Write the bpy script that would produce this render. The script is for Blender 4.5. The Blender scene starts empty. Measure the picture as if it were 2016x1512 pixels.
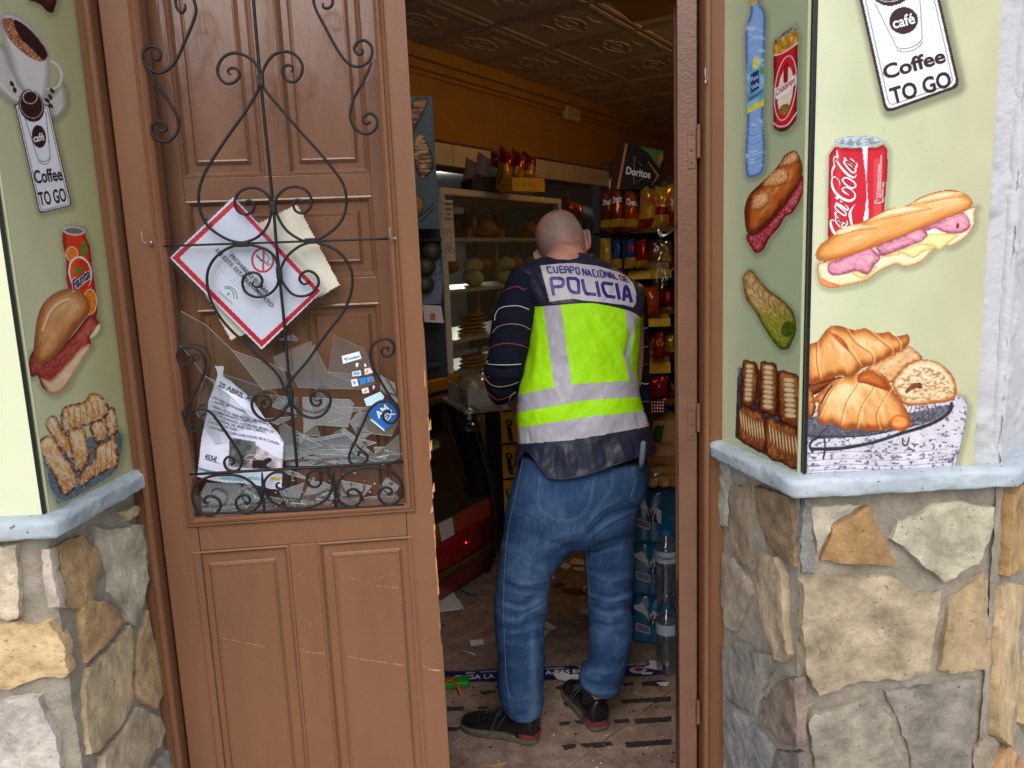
import bpy, bmesh, math, random
import numpy as np
from mathutils import Vector, Matrix
from mathutils.geometry import delaunay_2d_cdt
from mathutils.bvhtree import BVHTree
random.seed(7); RNG = np.random.default_rng(7)
R = math.radians
SC = bpy.context.scene
COL = SC.collection
# ---------------------------------------------------------------- camera
FPX, PX0, PY0 = 1500.0, 1008.0, 756.0
CAM = np.array([0, 0, 1.6])
_y, _p, _r = R(2.4), R(9.45), R(2.3)
FW = np.array([math.sin(_y)*math.cos(_p), math.cos(_y)*math.cos(_p), -math.sin(_p)])
_r0 = np.array([math.cos(_y), -math.sin(_y), 0]); _u0 = np.cross(_r0, FW)
RT = _r0*math.cos(_r)-_u0*math.sin(_r); UP = _u0*math.cos(_r)+_r0*math.sin(_r)
cd = bpy.data.cameras.new('camera'); cam = bpy.data.objects.new('camera', cd); COL.objects.link(cam)
cd.sensor_width = 36; cd.lens = 36*FPX/2016; cd.clip_start = .05; cd.clip_end = 500
M = Matrix.Identity(4)
for i in range(3):
    M[i][0] = RT[i]; M[i][1] = UP[i]; M[i][2] = -FW[i]; M[i][3] = CAM[i]
cam.matrix_world = M
SC.camera = cam
# ---------------------------------------------------------------- sky, sun, exposure
w = bpy.data.worlds.new('World'); SC.world = w; w.use_nodes = True
nt = w.node_tree; bg = nt.nodes['Background']
sky = nt.nodes.new('ShaderNodeTexSky'); sky.sky_type = 'NISHITA'; sky.sun_disc = False
SUN_EL, SUN_AZ = R(45), R(186)      # from behind the camera, a little to the left
sky.sun_elevation = SUN_EL; sky.sun_rotation = SUN_AZ; sky.dust_density = 1.6; sky.air_density = 1.0; sky.ozone_density = .4
nt.links.new(sky.outputs[0], bg.inputs[0]); bg.inputs[1].default_value = .15
sd = bpy.data.lights.new('sun', 'SUN'); sun = bpy.data.objects.new('sun', sd); COL.objects.link(sun)
sd.energy = 1.3; sd.angle = R(60); sd.color = (1, .96, .9)
_d = Vector((math.sin(SUN_AZ)*math.cos(SUN_EL), math.cos(SUN_AZ)*math.cos(SUN_EL), math.sin(SUN_EL)))
sun.rotation_euler = _d.to_track_quat('Z', 'Y').to_euler()
SC.view_settings.view_transform = 'Standard'; SC.view_settings.look = 'None'
SC.view_settings.exposure = .6; SC.view_settings.gamma = 1
SC.view_settings.use_curve_mapping = False
SC.render.engine = 'CYCLES'
SC.cycles.use_denoising = True; SC.cycles.max_bounces = 8; SC.cycles.transparent_max_bounces = 40
SC.cycles.caustics_reflective = False; SC.cycles.caustics_refractive = False
SC.cycles.sample_clamp_indirect = 6

# ---------------------------------------------------------------- projection helpers (photo pixels -> points on real planes)
def ray(x, y):
    x = np.asarray(x, float)[..., None]; y = np.asarray(y, float)[..., None]
    return FW+RT*(x-PX0)/FPX-UP*(y-PY0)/FPX
def hitY(x, y, Y):
    d = ray(x, y); return CAM+d*((np.asarray(Y, float)-CAM[1])/d[..., 1])[..., None]
def hitZ(x, y, Z):
    d = ray(x, y); return CAM+d*((Z-CAM[2])/d[..., 2])[..., None]
def proj(p):
    d = np.asarray(p, float)-CAM; z = d@FW
    return PX0+FPX*(d@RT)/z, PY0-FPX*(d@UP)/z
def Zc(x0, y0, s, pts): return [(x0+a/s, y0+b/s) for a, b in pts]

class Fr:
    "a frame: origin, right U, up V, outward W"
    def __init__(s, o, u, v=(0, 0, 1), w=None):
        s.o = np.array(o, float); s.u = np.array(u, float); s.u /= np.linalg.norm(s.u)
        s.v = np.array(v, float); s.v /= np.linalg.norm(s.v)
        s.w = np.cross(s.u, s.v) if w is None else np.array(w, float)
    def p(s, a, b, c=0):
        a = np.asarray(a, float)[..., None]; b = np.asarray(b, float)[..., None]; c = np.asarray(c, float)[..., None]
        return s.o+s.u*a+s.v*b+s.w*c
    def px(s, x, y, c=0):
        "pixel -> (a,b) on the plane w=c"
        d = ray(x, y); o = s.o+s.w*c
        t = ((o-CAM)@s.w)/(d@s.w)
        q = CAM+d*t[..., None]-s.o
        return q@s.u, q@s.v
    def pts(s, P, c=0):
        P = np.array(P, float); a, b = s.px(P[:, 0], P[:, 1], c); return np.stack([a, b], 1)
def ang(deg): return (math.cos(R(deg)), math.sin(R(deg)), 0)
WORLD = Fr((0, 0, 0), (1, 0, 0))     # w = -Y

# ---------------------------------------------------------------- objects
WM = {}
def tag(o, label=None, cat=None, group=None, kind=None):
    if label: o['label'] = label
    if cat: o['category'] = cat
    if group: o['group'] = group
    if kind: o['kind'] = kind
    return o
def setparent(o, parent):
    if parent is not None:
        o.parent = parent
        if parent.name in WM and o.get('_w', 1): o.matrix_parent_inverse = Matrix.Translation(-Vector(WM[parent.name]))
def E(name, loc, label, cat, group=None, world=True):
    o = bpy.data.objects.new(name, None); o.empty_display_size = .05; o.location = tuple(float(v) for v in loc); COL.objects.link(o)
    if world: WM[o.name] = tuple(float(v) for v in loc)
    return tag(o, label, cat, group)
def catmull(P, n=6, closed=False):
    P = np.array(P, float); N = len(P); out = []
    rng = range(N) if closed else range(N-1)
    for i in rng:
        if closed: p0, p1, p2, p3 = P[(i-1) % N], P[i], P[(i+1) % N], P[(i+2) % N]
        else: p0, p1, p2, p3 = P[max(i-1, 0)], P[i], P[i+1], P[min(i+2, N-1)]
        for k in range(n):
            t = k/n
            out.append(.5*((2*p1)+(-p0+p2)*t+(2*p0-5*p1+4*p2-p3)*t*t+(-p0+3*p1-3*p2+p3)*t**3))
    if not closed: out.append(P[-1])
    return np.array(out)
class MB:
    def __init__(s): s.v = []; s.f = []; s.mi = []; s.m = 0
    def add(s, v, f):
        b = len(s.v); s.v += [tuple(map(float, q)) for q in v]; s.f += [tuple(b+i for i in q) for q in f]; s.mi += [s.m]*len(f); return s
    def box(s, fr, a0, a1, b0, b1, c0, c1):
        q = [fr.p(a, b, c) for c in (c0, c1) for b in (b0, b1) for a in (a0, a1)]
        return s.add(q, [(0, 2, 3, 1), (4, 5, 7, 6), (0, 1, 5, 4), (2, 6, 7, 3), (0, 4, 6, 2), (1, 3, 7, 5)])
    def prism(s, P, fr, c0, c1):
        "outline P [(a,b)] extruded from w=c0 to w=c1"
        n = len(P); v = [fr.p(a, b, c0) for a, b in P]+[fr.p(a, b, c1) for a, b in P]
        return s.add(v, [tuple(range(n-1, -1, -1)), tuple(range(n, 2*n))]+[(i, (i+1) % n, n+(i+1) % n, n+i) for i in range(n)])
    def tube(s, P, r, n=8, closed=False, cap=True, flat=1.0, up=None):
        P = np.array(P, float); N = len(P); rr = np.ones(N)*r
        T = np.roll(P, -1, 0)-np.roll(P, 1, 0)
        if not closed: T[0] = P[1]-P[0]; T[-1] = P[-1]-P[-2]
        T /= np.linalg.norm(T, axis=1)[:, None]+1e-12
        v = []; a = np.array(up, float) if up is not None else (np.array([0, 0, 1.]) if abs(T[0][2]) < .9 else np.array([1., 0, 0]))
        for i in range(N):
            if up is not None: a = np.array(up, float)
            x = np.cross(T[i], a); x /= np.linalg.norm(x)+1e-12; y = np.cross(x, T[i])
            if up is None: a = y
            for k in range(n):
                t = 2*math.pi*(k+.5)/n; v.append(P[i]+x*math.cos(t)*rr[i]+y*math.sin(t)*rr[i]*flat)
        f = []
        for i in range(N if closed else N-1):
            j = (i+1) % N
            for k in range(n): l = (k+1) % n; f.append((i*n+k, i*n+l, j*n+l, j*n+k))
        if cap and not closed: f += [tuple(range(n-1, -1, -1)), tuple((N-1)*n+k for k in range(n))]
        return s.add(v, f)
    def lathe(s, prof, o, ax=(0, 0, 1), n=20, fn=None):
        o = np.array(o, float); z = np.array(ax, float); z /= np.linalg.norm(z)
        x = np.cross(z, (0, 1, 0) if abs(z[1]) < .9 else (1, 0, 0)); x /= np.linalg.norm(x); y = np.cross(z, x); v = []
        for r_, h in prof:
            for k in range(n):
                t = 2*math.pi*k/n; q = r_*(fn(t, h) if fn else 1); v.append(o+z*h+x*math.cos(t)*q+y*math.sin(t)*q)
        N = len(prof); f = [(i*n+k, i*n+(k+1) % n, (i+1)*n+(k+1) % n, (i+1)*n+k) for i in range(N-1) for k in range(n)]
        f += [tuple(range(n-1, -1, -1)), tuple((N-1)*n+k for k in range(n))]
        return s.add(v, f)
    def loft(s, rings, cap=True):
        n = len(rings[0]); N = len(rings); v = [q for r_ in rings for q in r_]
        f = [(i*n+k, i*n+(k+1) % n, (i+1)*n+(k+1) % n, (i+1)*n+k) for i in range(N-1) for k in range(n)]
        if cap: f += [tuple(range(n-1, -1, -1)), tuple((N-1)*n+k for k in range(n))]
        return s.add(v, f)
    def grid(s, G):
        G = np.array(G); n, m = G.shape[:2]
        return s.add(G.reshape(-1, 3), [(i*m+k, i*m+k+1, (i+1)*m+k+1, (i+1)*m+k) for i in range(n-1) for k in range(m-1)])
    def build(s, name, mat, parent=None, smooth=False, bevel=0, seg=2, world=True, fix=True, autos=None):
        me = bpy.data.meshes.new(name); me.from_pydata(s.v, [], s.f)
        for m_ in (mat if isinstance(mat, (list, tuple)) else [mat]): me.materials.append(m_)
        if max(s.mi, default=0) > 0: me.polygons.foreach_set('material_index', s.mi)
        if fix:
            bm = bmesh.new(); bm.from_mesh(me); bmesh.ops.recalc_face_normals(bm, faces=bm.faces); bm.to_mesh(me); bm.free()
        if smooth: me.polygons.foreach_set('use_smooth', [True]*len(me.polygons))
        if autos: me.polygons.foreach_set('use_smooth', [True]*len(me.polygons)); me.set_sharp_from_angle(angle=R(autos))
        o = bpy.data.objects.new(name, me); COL.objects.link(o)
        if not world: o['_w'] = 0
        setparent(o, parent)
        if '_w' in o: del o['_w']
        if bevel:
            b = o.modifiers.new('b', 'BEVEL'); b.width = bevel; b.segments = seg; b.limit_method = 'ANGLE'; b.angle_limit = R(40)
        return o
def npmesh(name, V, F4, mat, parent=None, smooth=True, col=None):
    "big quad mesh from numpy arrays; col = linear vertex colours"
    me = bpy.data.meshes.new(name); V = np.asarray(V, np.float32); F4 = np.asarray(F4, np.int32)
    me.vertices.add(len(V)); me.vertices.foreach_set('co', V.ravel())
    k = F4.shape[1]
    me.loops.add(F4.size); me.loops.foreach_set('vertex_index', F4.ravel())
    me.polygons.add(len(F4)); me.polygons.foreach_set('loop_start', np.arange(len(F4), dtype=np.int32)*k)
    me.polygons.foreach_set('use_smooth', np.full(len(F4), smooth))
    me.update(calc_edges=True)
    if col is not None:
        at = me.color_attributes.new('Col', 'FLOAT_COLOR', 'POINT')
        c = np.ones((len(V), 4), np.float32); c[:, :3] = col; at.data.foreach_set('color', c.ravel())
    me.materials.append(mat)
    o = bpy.data.objects.new(name, me); COL.objects.link(o); setparent(o, parent); return o
def submesh(name, V, F4, keep, mat, parent, smooth=True, col=None):
    F = F4[keep]
    if len(F) == 0: return None
    u, inv = np.unique(F.ravel(), return_inverse=True)
    return npmesh(name, V[u], inv.reshape(F.shape), mat, parent, smooth, None if col is None else col[u])

# ---------------------------------------------------------------- materials
def lin(c):
    c = np.asarray(c, float)/255.; return np.where(c <= .04045, c/12.92, ((c+.055)/1.055)**2.4)
def mat(name, rgb, rough=.5, var=.0, vs=20, bump=0, bs=60, spec=.5, metal=0, rgb2=None, stretch=(1, 1, 1), coat=0, trans=0, ior=1.45, speck=None, bd=.002, detail=6, emit=None, bdet=5):
    m = bpy.data.materials.new(name); m.use_nodes = True; N = m.node_tree; b = N.nodes['Principled BSDF']; L = N.links.new
    c = tuple(lin(rgb))+(1,)
    b.inputs['Base Color'].default_value = c; b.inputs['Roughness'].default_value = rough; b.inputs['Metallic'].default_value = metal
    b.inputs['Specular IOR Level'].default_value = spec; b.inputs['Coat Weight'].default_value = coat; b.inputs['Coat Roughness'].default_value = .1
    b.inputs['Transmission Weight'].default_value = trans; b.inputs['IOR'].default_value = ior
    if emit: b.inputs['Emission Color'].default_value = c; b.inputs['Emission Strength'].default_value = emit
    if var or bump or speck or rgb2 is not None:
        gm = N.nodes.new('ShaderNodeNewGeometry'); mp = N.nodes.new('ShaderNodeMapping'); mp.inputs['Scale'].default_value = stretch
        L(gm.outputs['Position'], mp.inputs[0])
    if var or rgb2 is not None:
        n = N.nodes.new('ShaderNodeTexNoise'); n.inputs['Scale'].default_value = vs; n.inputs['Detail'].default_value = detail; n.inputs['Roughness'].default_value = .65
        L(mp.outputs[0], n.inputs[0])
        r = N.nodes.new('ShaderNodeValToRGB'); r.color_ramp.elements[0].position = .32; r.color_ramp.elements[1].position = .68
        c1 = np.array(c[:3]); c2 = lin(rgb2) if rgb2 is not None else c1*(1+var)
        c1 = c1 if rgb2 is not None else c1*(1-var)
        r.color_ramp.elements[0].color = tuple(np.clip(c1, 0, 1))+(1,); r.color_ramp.elements[1].color = tuple(np.clip(c2, 0, 1))+(1,)
        L(n.outputs['Fac'], r.inputs[0]); out = r.outputs[0]
        if speck:
            v = N.nodes.new('ShaderNodeTexNoise'); v.inputs['Scale'].default_value = speck[1]; v.inputs['Detail'].default_value = 3
            L(gm.outputs['Position'], v.inputs[0])
            rr = N.nodes.new('ShaderNodeValToRGB'); rr.color_ramp.elements[0].position = speck[2]; rr.color_ramp.elements[1].position = speck[2]+.03
            L(v.outputs['Fac'], rr.inputs[0]); mx = N.nodes.new('ShaderNodeMixRGB'); mx.inputs[2].default_value = tuple(lin(speck[0]))+(1,)
            L(rr.outputs[0], mx.inputs[0]); L(out, mx.inputs[1]); out = mx.outputs[0]
        L(out, b.inputs['Base Color'])
    if bump:
        n2 = N.nodes.new('ShaderNodeTexNoise'); n2.inputs['Scale'].default_value = bs; n2.inputs['Detail'].default_value = bdet; n2.inputs['Roughness'].default_value = .5 if bdet < 8 else .68
        L(mp.outputs[0], n2.inputs[0]); bp = N.nodes.new('ShaderNodeBump'); bp.inputs['Strength'].default_value = bump; bp.inputs['Distance'].default_value = bd
        L(n2.outputs['Fac'], bp.inputs['Height']); L(bp.outputs[0], b.inputs['Normal'])
    return m
def vcmat(name, rough=.3, spec=.5, bump=0, bs=80, coat=0, bd=.001, sheen=0):
    m = mat(name, (200, 200, 200), rough, spec=spec, bump=bump, bs=bs, coat=coat, bd=bd); N = m.node_tree
    a = N.nodes.new('ShaderNodeVertexColor'); a.layer_name = 'Col'
    N.links.new(a.outputs[0], N.nodes['Principled BSDF'].inputs['Base Color']); N.nodes['Principled BSDF'].inputs['Sheen Weight'].default_value = sheen
    return m
def thinglass(name, tint=(235, 245, 240), refl=1.0, rough=.02, ior=1.5, dust_haze=0):
    m = bpy.data.materials.new(name); m.use_nodes = True; N = m.node_tree; N.nodes.clear(); L = N.links.new
    o = N.nodes.new('ShaderNodeOutputMaterial'); t = N.nodes.new('ShaderNodeBsdfTransparent'); t.inputs[0].default_value = tuple(lin(tint))+(1,)
    g = N.nodes.new('ShaderNodeBsdfGlossy'); g.inputs['Roughness'].default_value = rough
    f = N.nodes.new('ShaderNodeLayerWeight'); p5 = N.nodes.new('ShaderNodeMath'); p5.operation = 'POWER'; p5.inputs[1].default_value = 5
    k = N.nodes.new('ShaderNodeMath'); k.operation = 'MULTIPLY_ADD'; k.inputs[1].default_value = .9; k.inputs[2].default_value = .045*refl; k.use_clamp = True
    if dust_haze: df = N.nodes.new('ShaderNodeBsdfDiffuse'); df.inputs[0].default_value = (.75, .78, .78, 1); md = N.nodes.new('ShaderNodeMixShader'); md.inputs[0].default_value = dust_haze; L(t.outputs[0], md.inputs[1]); L(df.outputs[0], md.inputs[2]); t = md
    mx = N.nodes.new('ShaderNodeMixShader'); L(f.outputs['Facing'], p5.inputs[0]); L(p5.outputs[0], k.inputs[0]); L(k.outputs[0], mx.inputs[0]); L(t.outputs[0], mx.inputs[1]); L(g.outputs[0], mx.inputs[2]); L(mx.outputs[0], o.inputs[0])
    return m

# ---------------------------------------------------------------- text
_TC = {}
def glyphs(s, bold=0, shear=0):
    k = (s, bold, shear)
    if k not in _TC:
        c = bpy.data.curves.new('t', 'FONT'); c.body = s; c.size = 1; c.offset = bold; c.shear = shear; c.resolution_u = 3
        o = bpy.data.objects.new('t', c); COL.objects.link(o); dg = bpy.context.evaluated_depsgraph_get(); dg.update()
        me = o.evaluated_get(dg).to_mesh(); V = np.array([v.co[:2] for v in me.vertices]); F = [tuple(p.vertices) for p in me.polygons]
        o.evaluated_get(dg).to_mesh_clear(); bpy.data.objects.remove(o); bpy.data.curves.remove(c)
        _TC[k] = (V, F)
    return _TC[k]
CAP = .69
def put_text(name, s, p0, p1, h, surf, m, parent=None, bold=0.0, shear=0, up=None):
    "baseline from pixel p0 to p1, cap height h px (perpendicular unless up given); surf(x,y)->world points"
    V, F = glyphs(s, bold, shear)
    if len(V) == 0: return None
    p0 = np.array(p0, float); p1 = np.array(p1, float); d = p1-p0
    x0, x1 = V[:, 0].min(), V[:, 0].max(); tx = (V[:, 0]-x0)/(x1-x0); ty = V[:, 1]/CAP
    if up is None: up = np.array([d[1], -d[0]])/np.linalg.norm(d)*h
    else: up = np.array(up, float); up = up/np.linalg.norm(up)*h
    Q = p0+d*tx[:, None]+up*ty[:, None]
    b = MB(); b.add(surf(Q[:, 0], Q[:, 1]), F); return b.build(name, m, parent, fix=False)
def planar(fr, c): return lambda x, y: fr.p(*fr.px(x, y, c), c)
def decal(name, P, surf, m, parent=None, smooth=0):
    P = catmull(P, smooth, True) if smooth else np.array(P, float)
    b = MB(); b.add(surf(P[:, 0], P[:, 1]), [tuple(range(len(P)))]); return b.build(name, m, parent, fix=False)
def stroke_px(P, w, closed=False):
    "a band of px-width w along polyline -> list of (quad pts)"
    P = np.array(P, float); T = np.gradient(P, axis=0)
    if closed: T = np.roll(P, -1, 0)-np.roll(P, 1, 0)
    T /= np.linalg.norm(T, axis=1)[:, None]+1e-9; Nn = np.stack([-T[:, 1], T[:, 0]], 1)*(np.ones(len(P))*w)[:, None]/2
    return P+Nn, P-Nn
def band(name, lines, surf, m, parent=None):
    "lines: list of (pts, width[, closed])"
    b = MB()
    for q in lines:
        A, B = stroke_px(q[0], q[1], len(q) > 2 and q[2]); n = len(A); V = np.concatenate([surf(A[:, 0], A[:, 1]), surf(B[:, 0], B[:, 1])])
        f = [(i, i+1, n+i+1, n+i) for i in range(n-1)]
        if len(q) > 2 and q[2]: f.append((n-1, 0, n, 2*n-1))
        b.add(V, f)
    return b.build(name, m, parent, fix=False)
# value noise for sculpting and painting
_T = RNG.random((256, 256))
def vnoise(x, y):
    x = np.asarray(x, float); y = np.asarray(y, float); i = np.floor(x).astype(int); j = np.floor(y).astype(int); a = x-i; b = y-j
    a = a*a*(3-2*a); b = b*b*(3-2*b); g = lambda p, q: _T[p & 255, q & 255]
    return (g(i, j)*(1-a)+g(i+1, j)*a)*(1-b)+(g(i, j+1)*(1-a)+g(i+1, j+1)*a)*b
def fbm(x, y, o=4):
    s = 0; k = .5; t = 0
    for q in range(o): s = s+k*vnoise(x*2**q+17*q, y*2**q+31*q); t += k; k *= .55
    return s/t
def sstep(a, b, x): t = np.clip((x-a)/(b-a), 0, 1); return t*t*(3-2*t)
# ================================================================ SETTING
YF, YD = 1.332, 1.62
m_street = mat('paving', (200, 194, 184), .85, .15, 6, .4, 90, .3)
m_floor = mat('clay_tile', (118, 96, 84), .45, vs=14, rgb2=(168, 146, 132), bump=.5, bs=45, bd=.002, speck=((66, 48, 42), 120, .62))
m_grout = mat('grout', (118, 104, 92), .9, .2, 60, .3, 200, .2)
m_plaster = mat('white_plaster', (222, 220, 216), .75, .04, 5, .0)
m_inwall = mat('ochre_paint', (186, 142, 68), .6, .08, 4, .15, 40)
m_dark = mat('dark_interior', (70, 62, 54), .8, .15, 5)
m_ceil = mat('ceiling_tile', (190, 180, 168), .6, .08, 9, .2, 60)
m_wtile = mat('glazed_tile', (244, 238, 222), .09, .04, 9, .1, 9, bd=.004)
def struct(o, kind='structure'): o['kind'] = kind; return o
b = MB(); b.box(WORLD, -40, 40, -.30, -.17, -1.5, 45); struct(b.build('street', m_street))
b = MB(); b.box(WORLD, -1.5, 1.2, -.17, -.02, -1.75, -1.47); struct(b.build('doorstep', mat('step_stone', (150, 140, 130), .8, .15, 10, .3, 70), bevel=.006))
# shop floor: grout bed, one object per tile
b = MB(); b.box(WORLD, -7, 4.2, -.15, -.006, -12, -1.75); floor = struct(b.build('floor', m_grout))
TD = (math.cos(R(42)), math.sin(R(42)), 0); FT = Fr((.307, 2.252, 0), TD, (-TD[1], TD[0], 0), (0, 0, 1))
b = MB(); s_ = .36; b.box(Fr((0, 0, 0), (1, 0, 0), (0, 1, 0), (0, 0, 1)), 0, s_-.006, 0, s_-.006, -.01, 0)
t0 = b.build('tile', m_floor, floor, bevel=.0015, seg=1, world=False); first = True
def in_room(x, y): return 1.98 < y < 8.5 and x < 3.0 and (x+.336)*math.tan(R(55))+4.76 > y-.15 and x > -1.9
for i in range(-12, 22):
    for j in range(-12, 16):
        c = FT.p((i+.5)*s_, (j+.5)*s_, 0)
        if not in_room(c[0], c[1]) or c[1] > 6.6 or c[0] > 2.2: continue
        o = t0 if first else t0.copy()
        if not first: COL.objects.link(o)
        first = False
        p = FT.p(i*s_+.003, j*s_+.003, random.uniform(-.0012, .0008))
        o.location = p; o.rotation_euler = (random.uniform(-.002, .002), random.uniform(-.002, .002), R(42))
# walls of the shop and the masonry round the door
def wallbox(name, x0, x1, y0, y1, z0, z1, m, lab=None):
    b = MB(); b.box(WORLD, x0, x1, z0, z1, -y1, -y0); o = b.build(name, m); struct(o); return o
wallbox('wall', -6, -.80, YF+.02, 1.95, -.17, 4.6, m_plaster)
b = MB(); b.prism([(.60, YF+.02), (.952, YF+.02), (1.46, 1.79), (6, 1.79), (6, 1.95), (.60, 1.95)], Fr((0, 0, 0), (1, 0, 0), (0, 1, 0), (0, 0, 1)), -.17, 4.6); struct(b.build('wall', m_plaster))
wallbox('lintel', -.80, .60, YF+.02, 1.95, 2.78, 4.6, m_plaster)
wallbox('wall', 3.6, 3.75, 1.95, 12, -.1, 3.0, m_inwall)
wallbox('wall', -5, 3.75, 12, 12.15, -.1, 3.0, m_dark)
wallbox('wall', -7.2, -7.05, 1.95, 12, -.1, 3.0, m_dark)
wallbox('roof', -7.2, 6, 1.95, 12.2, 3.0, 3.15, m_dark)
# wall A, diagonal, with the serving hatch into the back room
AD = (math.cos(R(55)), math.sin(R(55)), 0)
K = 1.4; zk = lambda z: 1.6+(z-1.6)*K
FA = Fr((-.24*K, 3.4*K, 0), AD)            # w faces the shop
b = MB(); b.box(FA, -3.6, 8.4, zk(2.13), 3.0, -.2, 0); beam = struct(b.build('beam', m_inwall))
b = MB()
for z0, z1, c in ((2.44, 2.50, .055), (2.405, 2.44, .035), (2.385, 2.405, .016)): b.box(FA, -3.6, 8.4, zk(z0), zk(z1), 0, c*K)
b.build('cornice', m_inwall, beam, bevel=.008)
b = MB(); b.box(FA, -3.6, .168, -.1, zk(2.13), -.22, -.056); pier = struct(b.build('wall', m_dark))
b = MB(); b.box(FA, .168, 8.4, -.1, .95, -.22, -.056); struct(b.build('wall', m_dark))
b = MB(); b.box(FA, -.0, 8.4, zk(2.02), zk(2.14), -.215, -.017); tw = struct(b.build('lintel', m_grout))
tl = MB(); tl.box(Fr((0, 0, 0), (1, 0, 0), (0, 0, 1), (0, -1, 0)), 0, .146*K, 0, .096*K, 0, .008)
tile0 = tl.build('tile', m_wtile, tw, bevel=.002, world=False); k = 0
for s in np.arange(.0, 7.0, .15*K):
    o = tile0 if k == 0 else tile0.copy(); k += 1
    if k > 1: COL.objects.link(o)
    o.location = FA.p(s, zk(2.024), -.017); o.rotation_euler = (R(random.uniform(-.6, .6)), 0, R(55))
for r_ in range(14):
    for cc in range(1):
        o = tile0.copy(); COL.objects.link(o); o.parent = pier; o.location = FA.p(-.042, zk(1.985-.1*(r_+1)), -.056); o.rotation_euler = (0, 0, R(55))
b = MB(); b.box(FA, .152, .18, .95, zk(2.02), -.23, -.042); b.build('edge_trim', mat('beige_trim', (190, 165, 120), .5), pier)
# ceiling with embossed tiles
b = MB(); b.box(WORLD, -7, 3.6, 2.86, 3.0, -12, -1.95); ceil = struct(b.build('ceiling', m_ceil))
FC = Fr((-.336, 4.76, 2.86), AD, (AD[1], -AD[0], 0), (0, 0, -1)); cs = .6
b = MB(); LF = Fr((0, 0, 0), (1, 0, 0), (0, 1, 0), (0, 0, 1))
b.box(LF, .002, cs-.002, .002, cs-.002, -.010, 0)
for q in (.02, .035):
    P = [(q, q), (cs-q, q), (cs-q, cs-q), (q, cs-q)]
    b.tube([LF.p(x, y, -.012) for x, y in P], .005, 5, closed=True)
def arc(cx, cy, rx, ry, a0, a1, n=9): return [LF.p(cx+rx*math.cos(R(a)), cy+ry*math.sin(R(a)), -.012) for a in np.linspace(a0, a1, n)]
for cx, cy, rx, ry, a0, a1 in ((.25, .25, .05, .03, 0, 330), (.25, .25, .12, .07, 200, 340), (.25, .25, .12, .07, 20, 160), (.13, .25, .05, .03, 60, 300), (.37, .25, .05, .03, 240, 480), (.25, .40, .09, .03, 200, 340), (.25, .10, .09, .03, 20, 160)):
    b.tube(arc(cx, cy, rx, ry, a0, a1), .0045, 5)
ct = b.build('tile', m_ceil, ceil, world=False, smooth=False); k = 0
for i in range(-7, 14):
    for j in range(-1, 11):
        c = FC.p((i+.5)*cs, (j+.5)*cs)
        if not (2.3 < c[1] < 9.5 and -2.6 < c[0] < 3.2): continue
        o = ct if k == 0 else ct.copy(); k += 1
        if k > 1: COL.objects.link(o)
        p = FC.p(i*cs, j*cs, 0); Mx = Matrix.Identity(4)
        for q in range(3): Mx[q][0] = FC.u[q]; Mx[q][1] = -FC.v[q]; Mx[q][2] = (0, 0, 1)[q]; Mx[q][3] = (p+FC.v*cs)[q]
        Mx[2][3] = 2.8595; o.matrix_local = Mx
bp_ = hitZ(np.array([1160, 1245, 1340, 1340.]), np.array([-30, 46, 26, -60.]), 2.66)
b = MB(); b.prism([(q[0], q[1]) for q in bp_], Fr((0, 0, 0), (1, 0, 0), (0, 1, 0), (0, 0, 1)), 2.66, 2.88); struct(b.build('beam', m_inwall, bevel=.004))
# back room (kitchen) seen through the hatch
m_kceil = mat('grey_ceiling', (150, 152, 158), .5, .08, 5, .2, 30); m_ktile = mat('kitchen_wall', (150, 155, 165), .25, .05, 3)
FK = FA
b = MB(); b.box(FK, -1.2, 8.4, 2.58, 2.68, -4.0, -.22); struct(b.build('ceiling', m_kceil))
b = MB(); b.box(FK, -1.2, 8.4, -.1, 2.58, -4.1, -4.0); kw = struct(b.build('wall', m_ktile))
b = MB()
for s in np.arange(-1.1, 8.4, .8): b.box(FK, s, s+.785, 1.2, 1.78, -4.0, -3.985); b.box(FK, s, s+.785, 1.8, 2.55, -4.0, -3.985)
b.build('wall_panel', mat('kitchen_panel', (172, 176, 186), .2), kw)['kind'] = 'stuff'
b = MB(); b.box(FK, -1.3, -1.2, -.1, 2.68, -4.0, -.22); b.box(FK, 8.4, 8.5, -.1, 2.68, -4, -.22); struct(b.build('wall', m_ktile))
m_lamp = mat('lamp_glow', (255, 250, 235), .5, emit=14)
for (px_, py_, dd, L_, en) in ((891, 328, -2.2, 'small round kitchen ceiling lamp glowing left behind the glass cabinet', 34), (1131, 361, -3.3, 'small clip lamp lit above the far kitchen counter', 24)):
    a_, b_ = FA.px(px_, py_, dd); P = FA.p(a_, b_, dd)
    t = E('ceiling_lamp', P, L_, 'lamp'); q = MB(); q.lathe([(.002, -.03), (.03, -.022), (.042, 0), (.03, .02), (.004, .028)], P, n=14); q.build('bulb', m_lamp, t, smooth=True)
    q = MB(); q.lathe([(.05, .026), (.05, .04), (.03, .06), (.01, 2.58-P[2])], P, n=12); q.build('fitting', mat('lamp_metal', (180, 180, 185), .3, metal=1), t, smooth=True)
    l = bpy.data.lights.new('lamp_light', 'POINT'); l.energy = en; l.color = (1, .93, .8); l.shadow_soft_size = .05; lo = bpy.data.objects.new('lamp_light', l); COL.objects.link(lo); lo.location = P-np.array([0, 0, .08])
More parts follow.
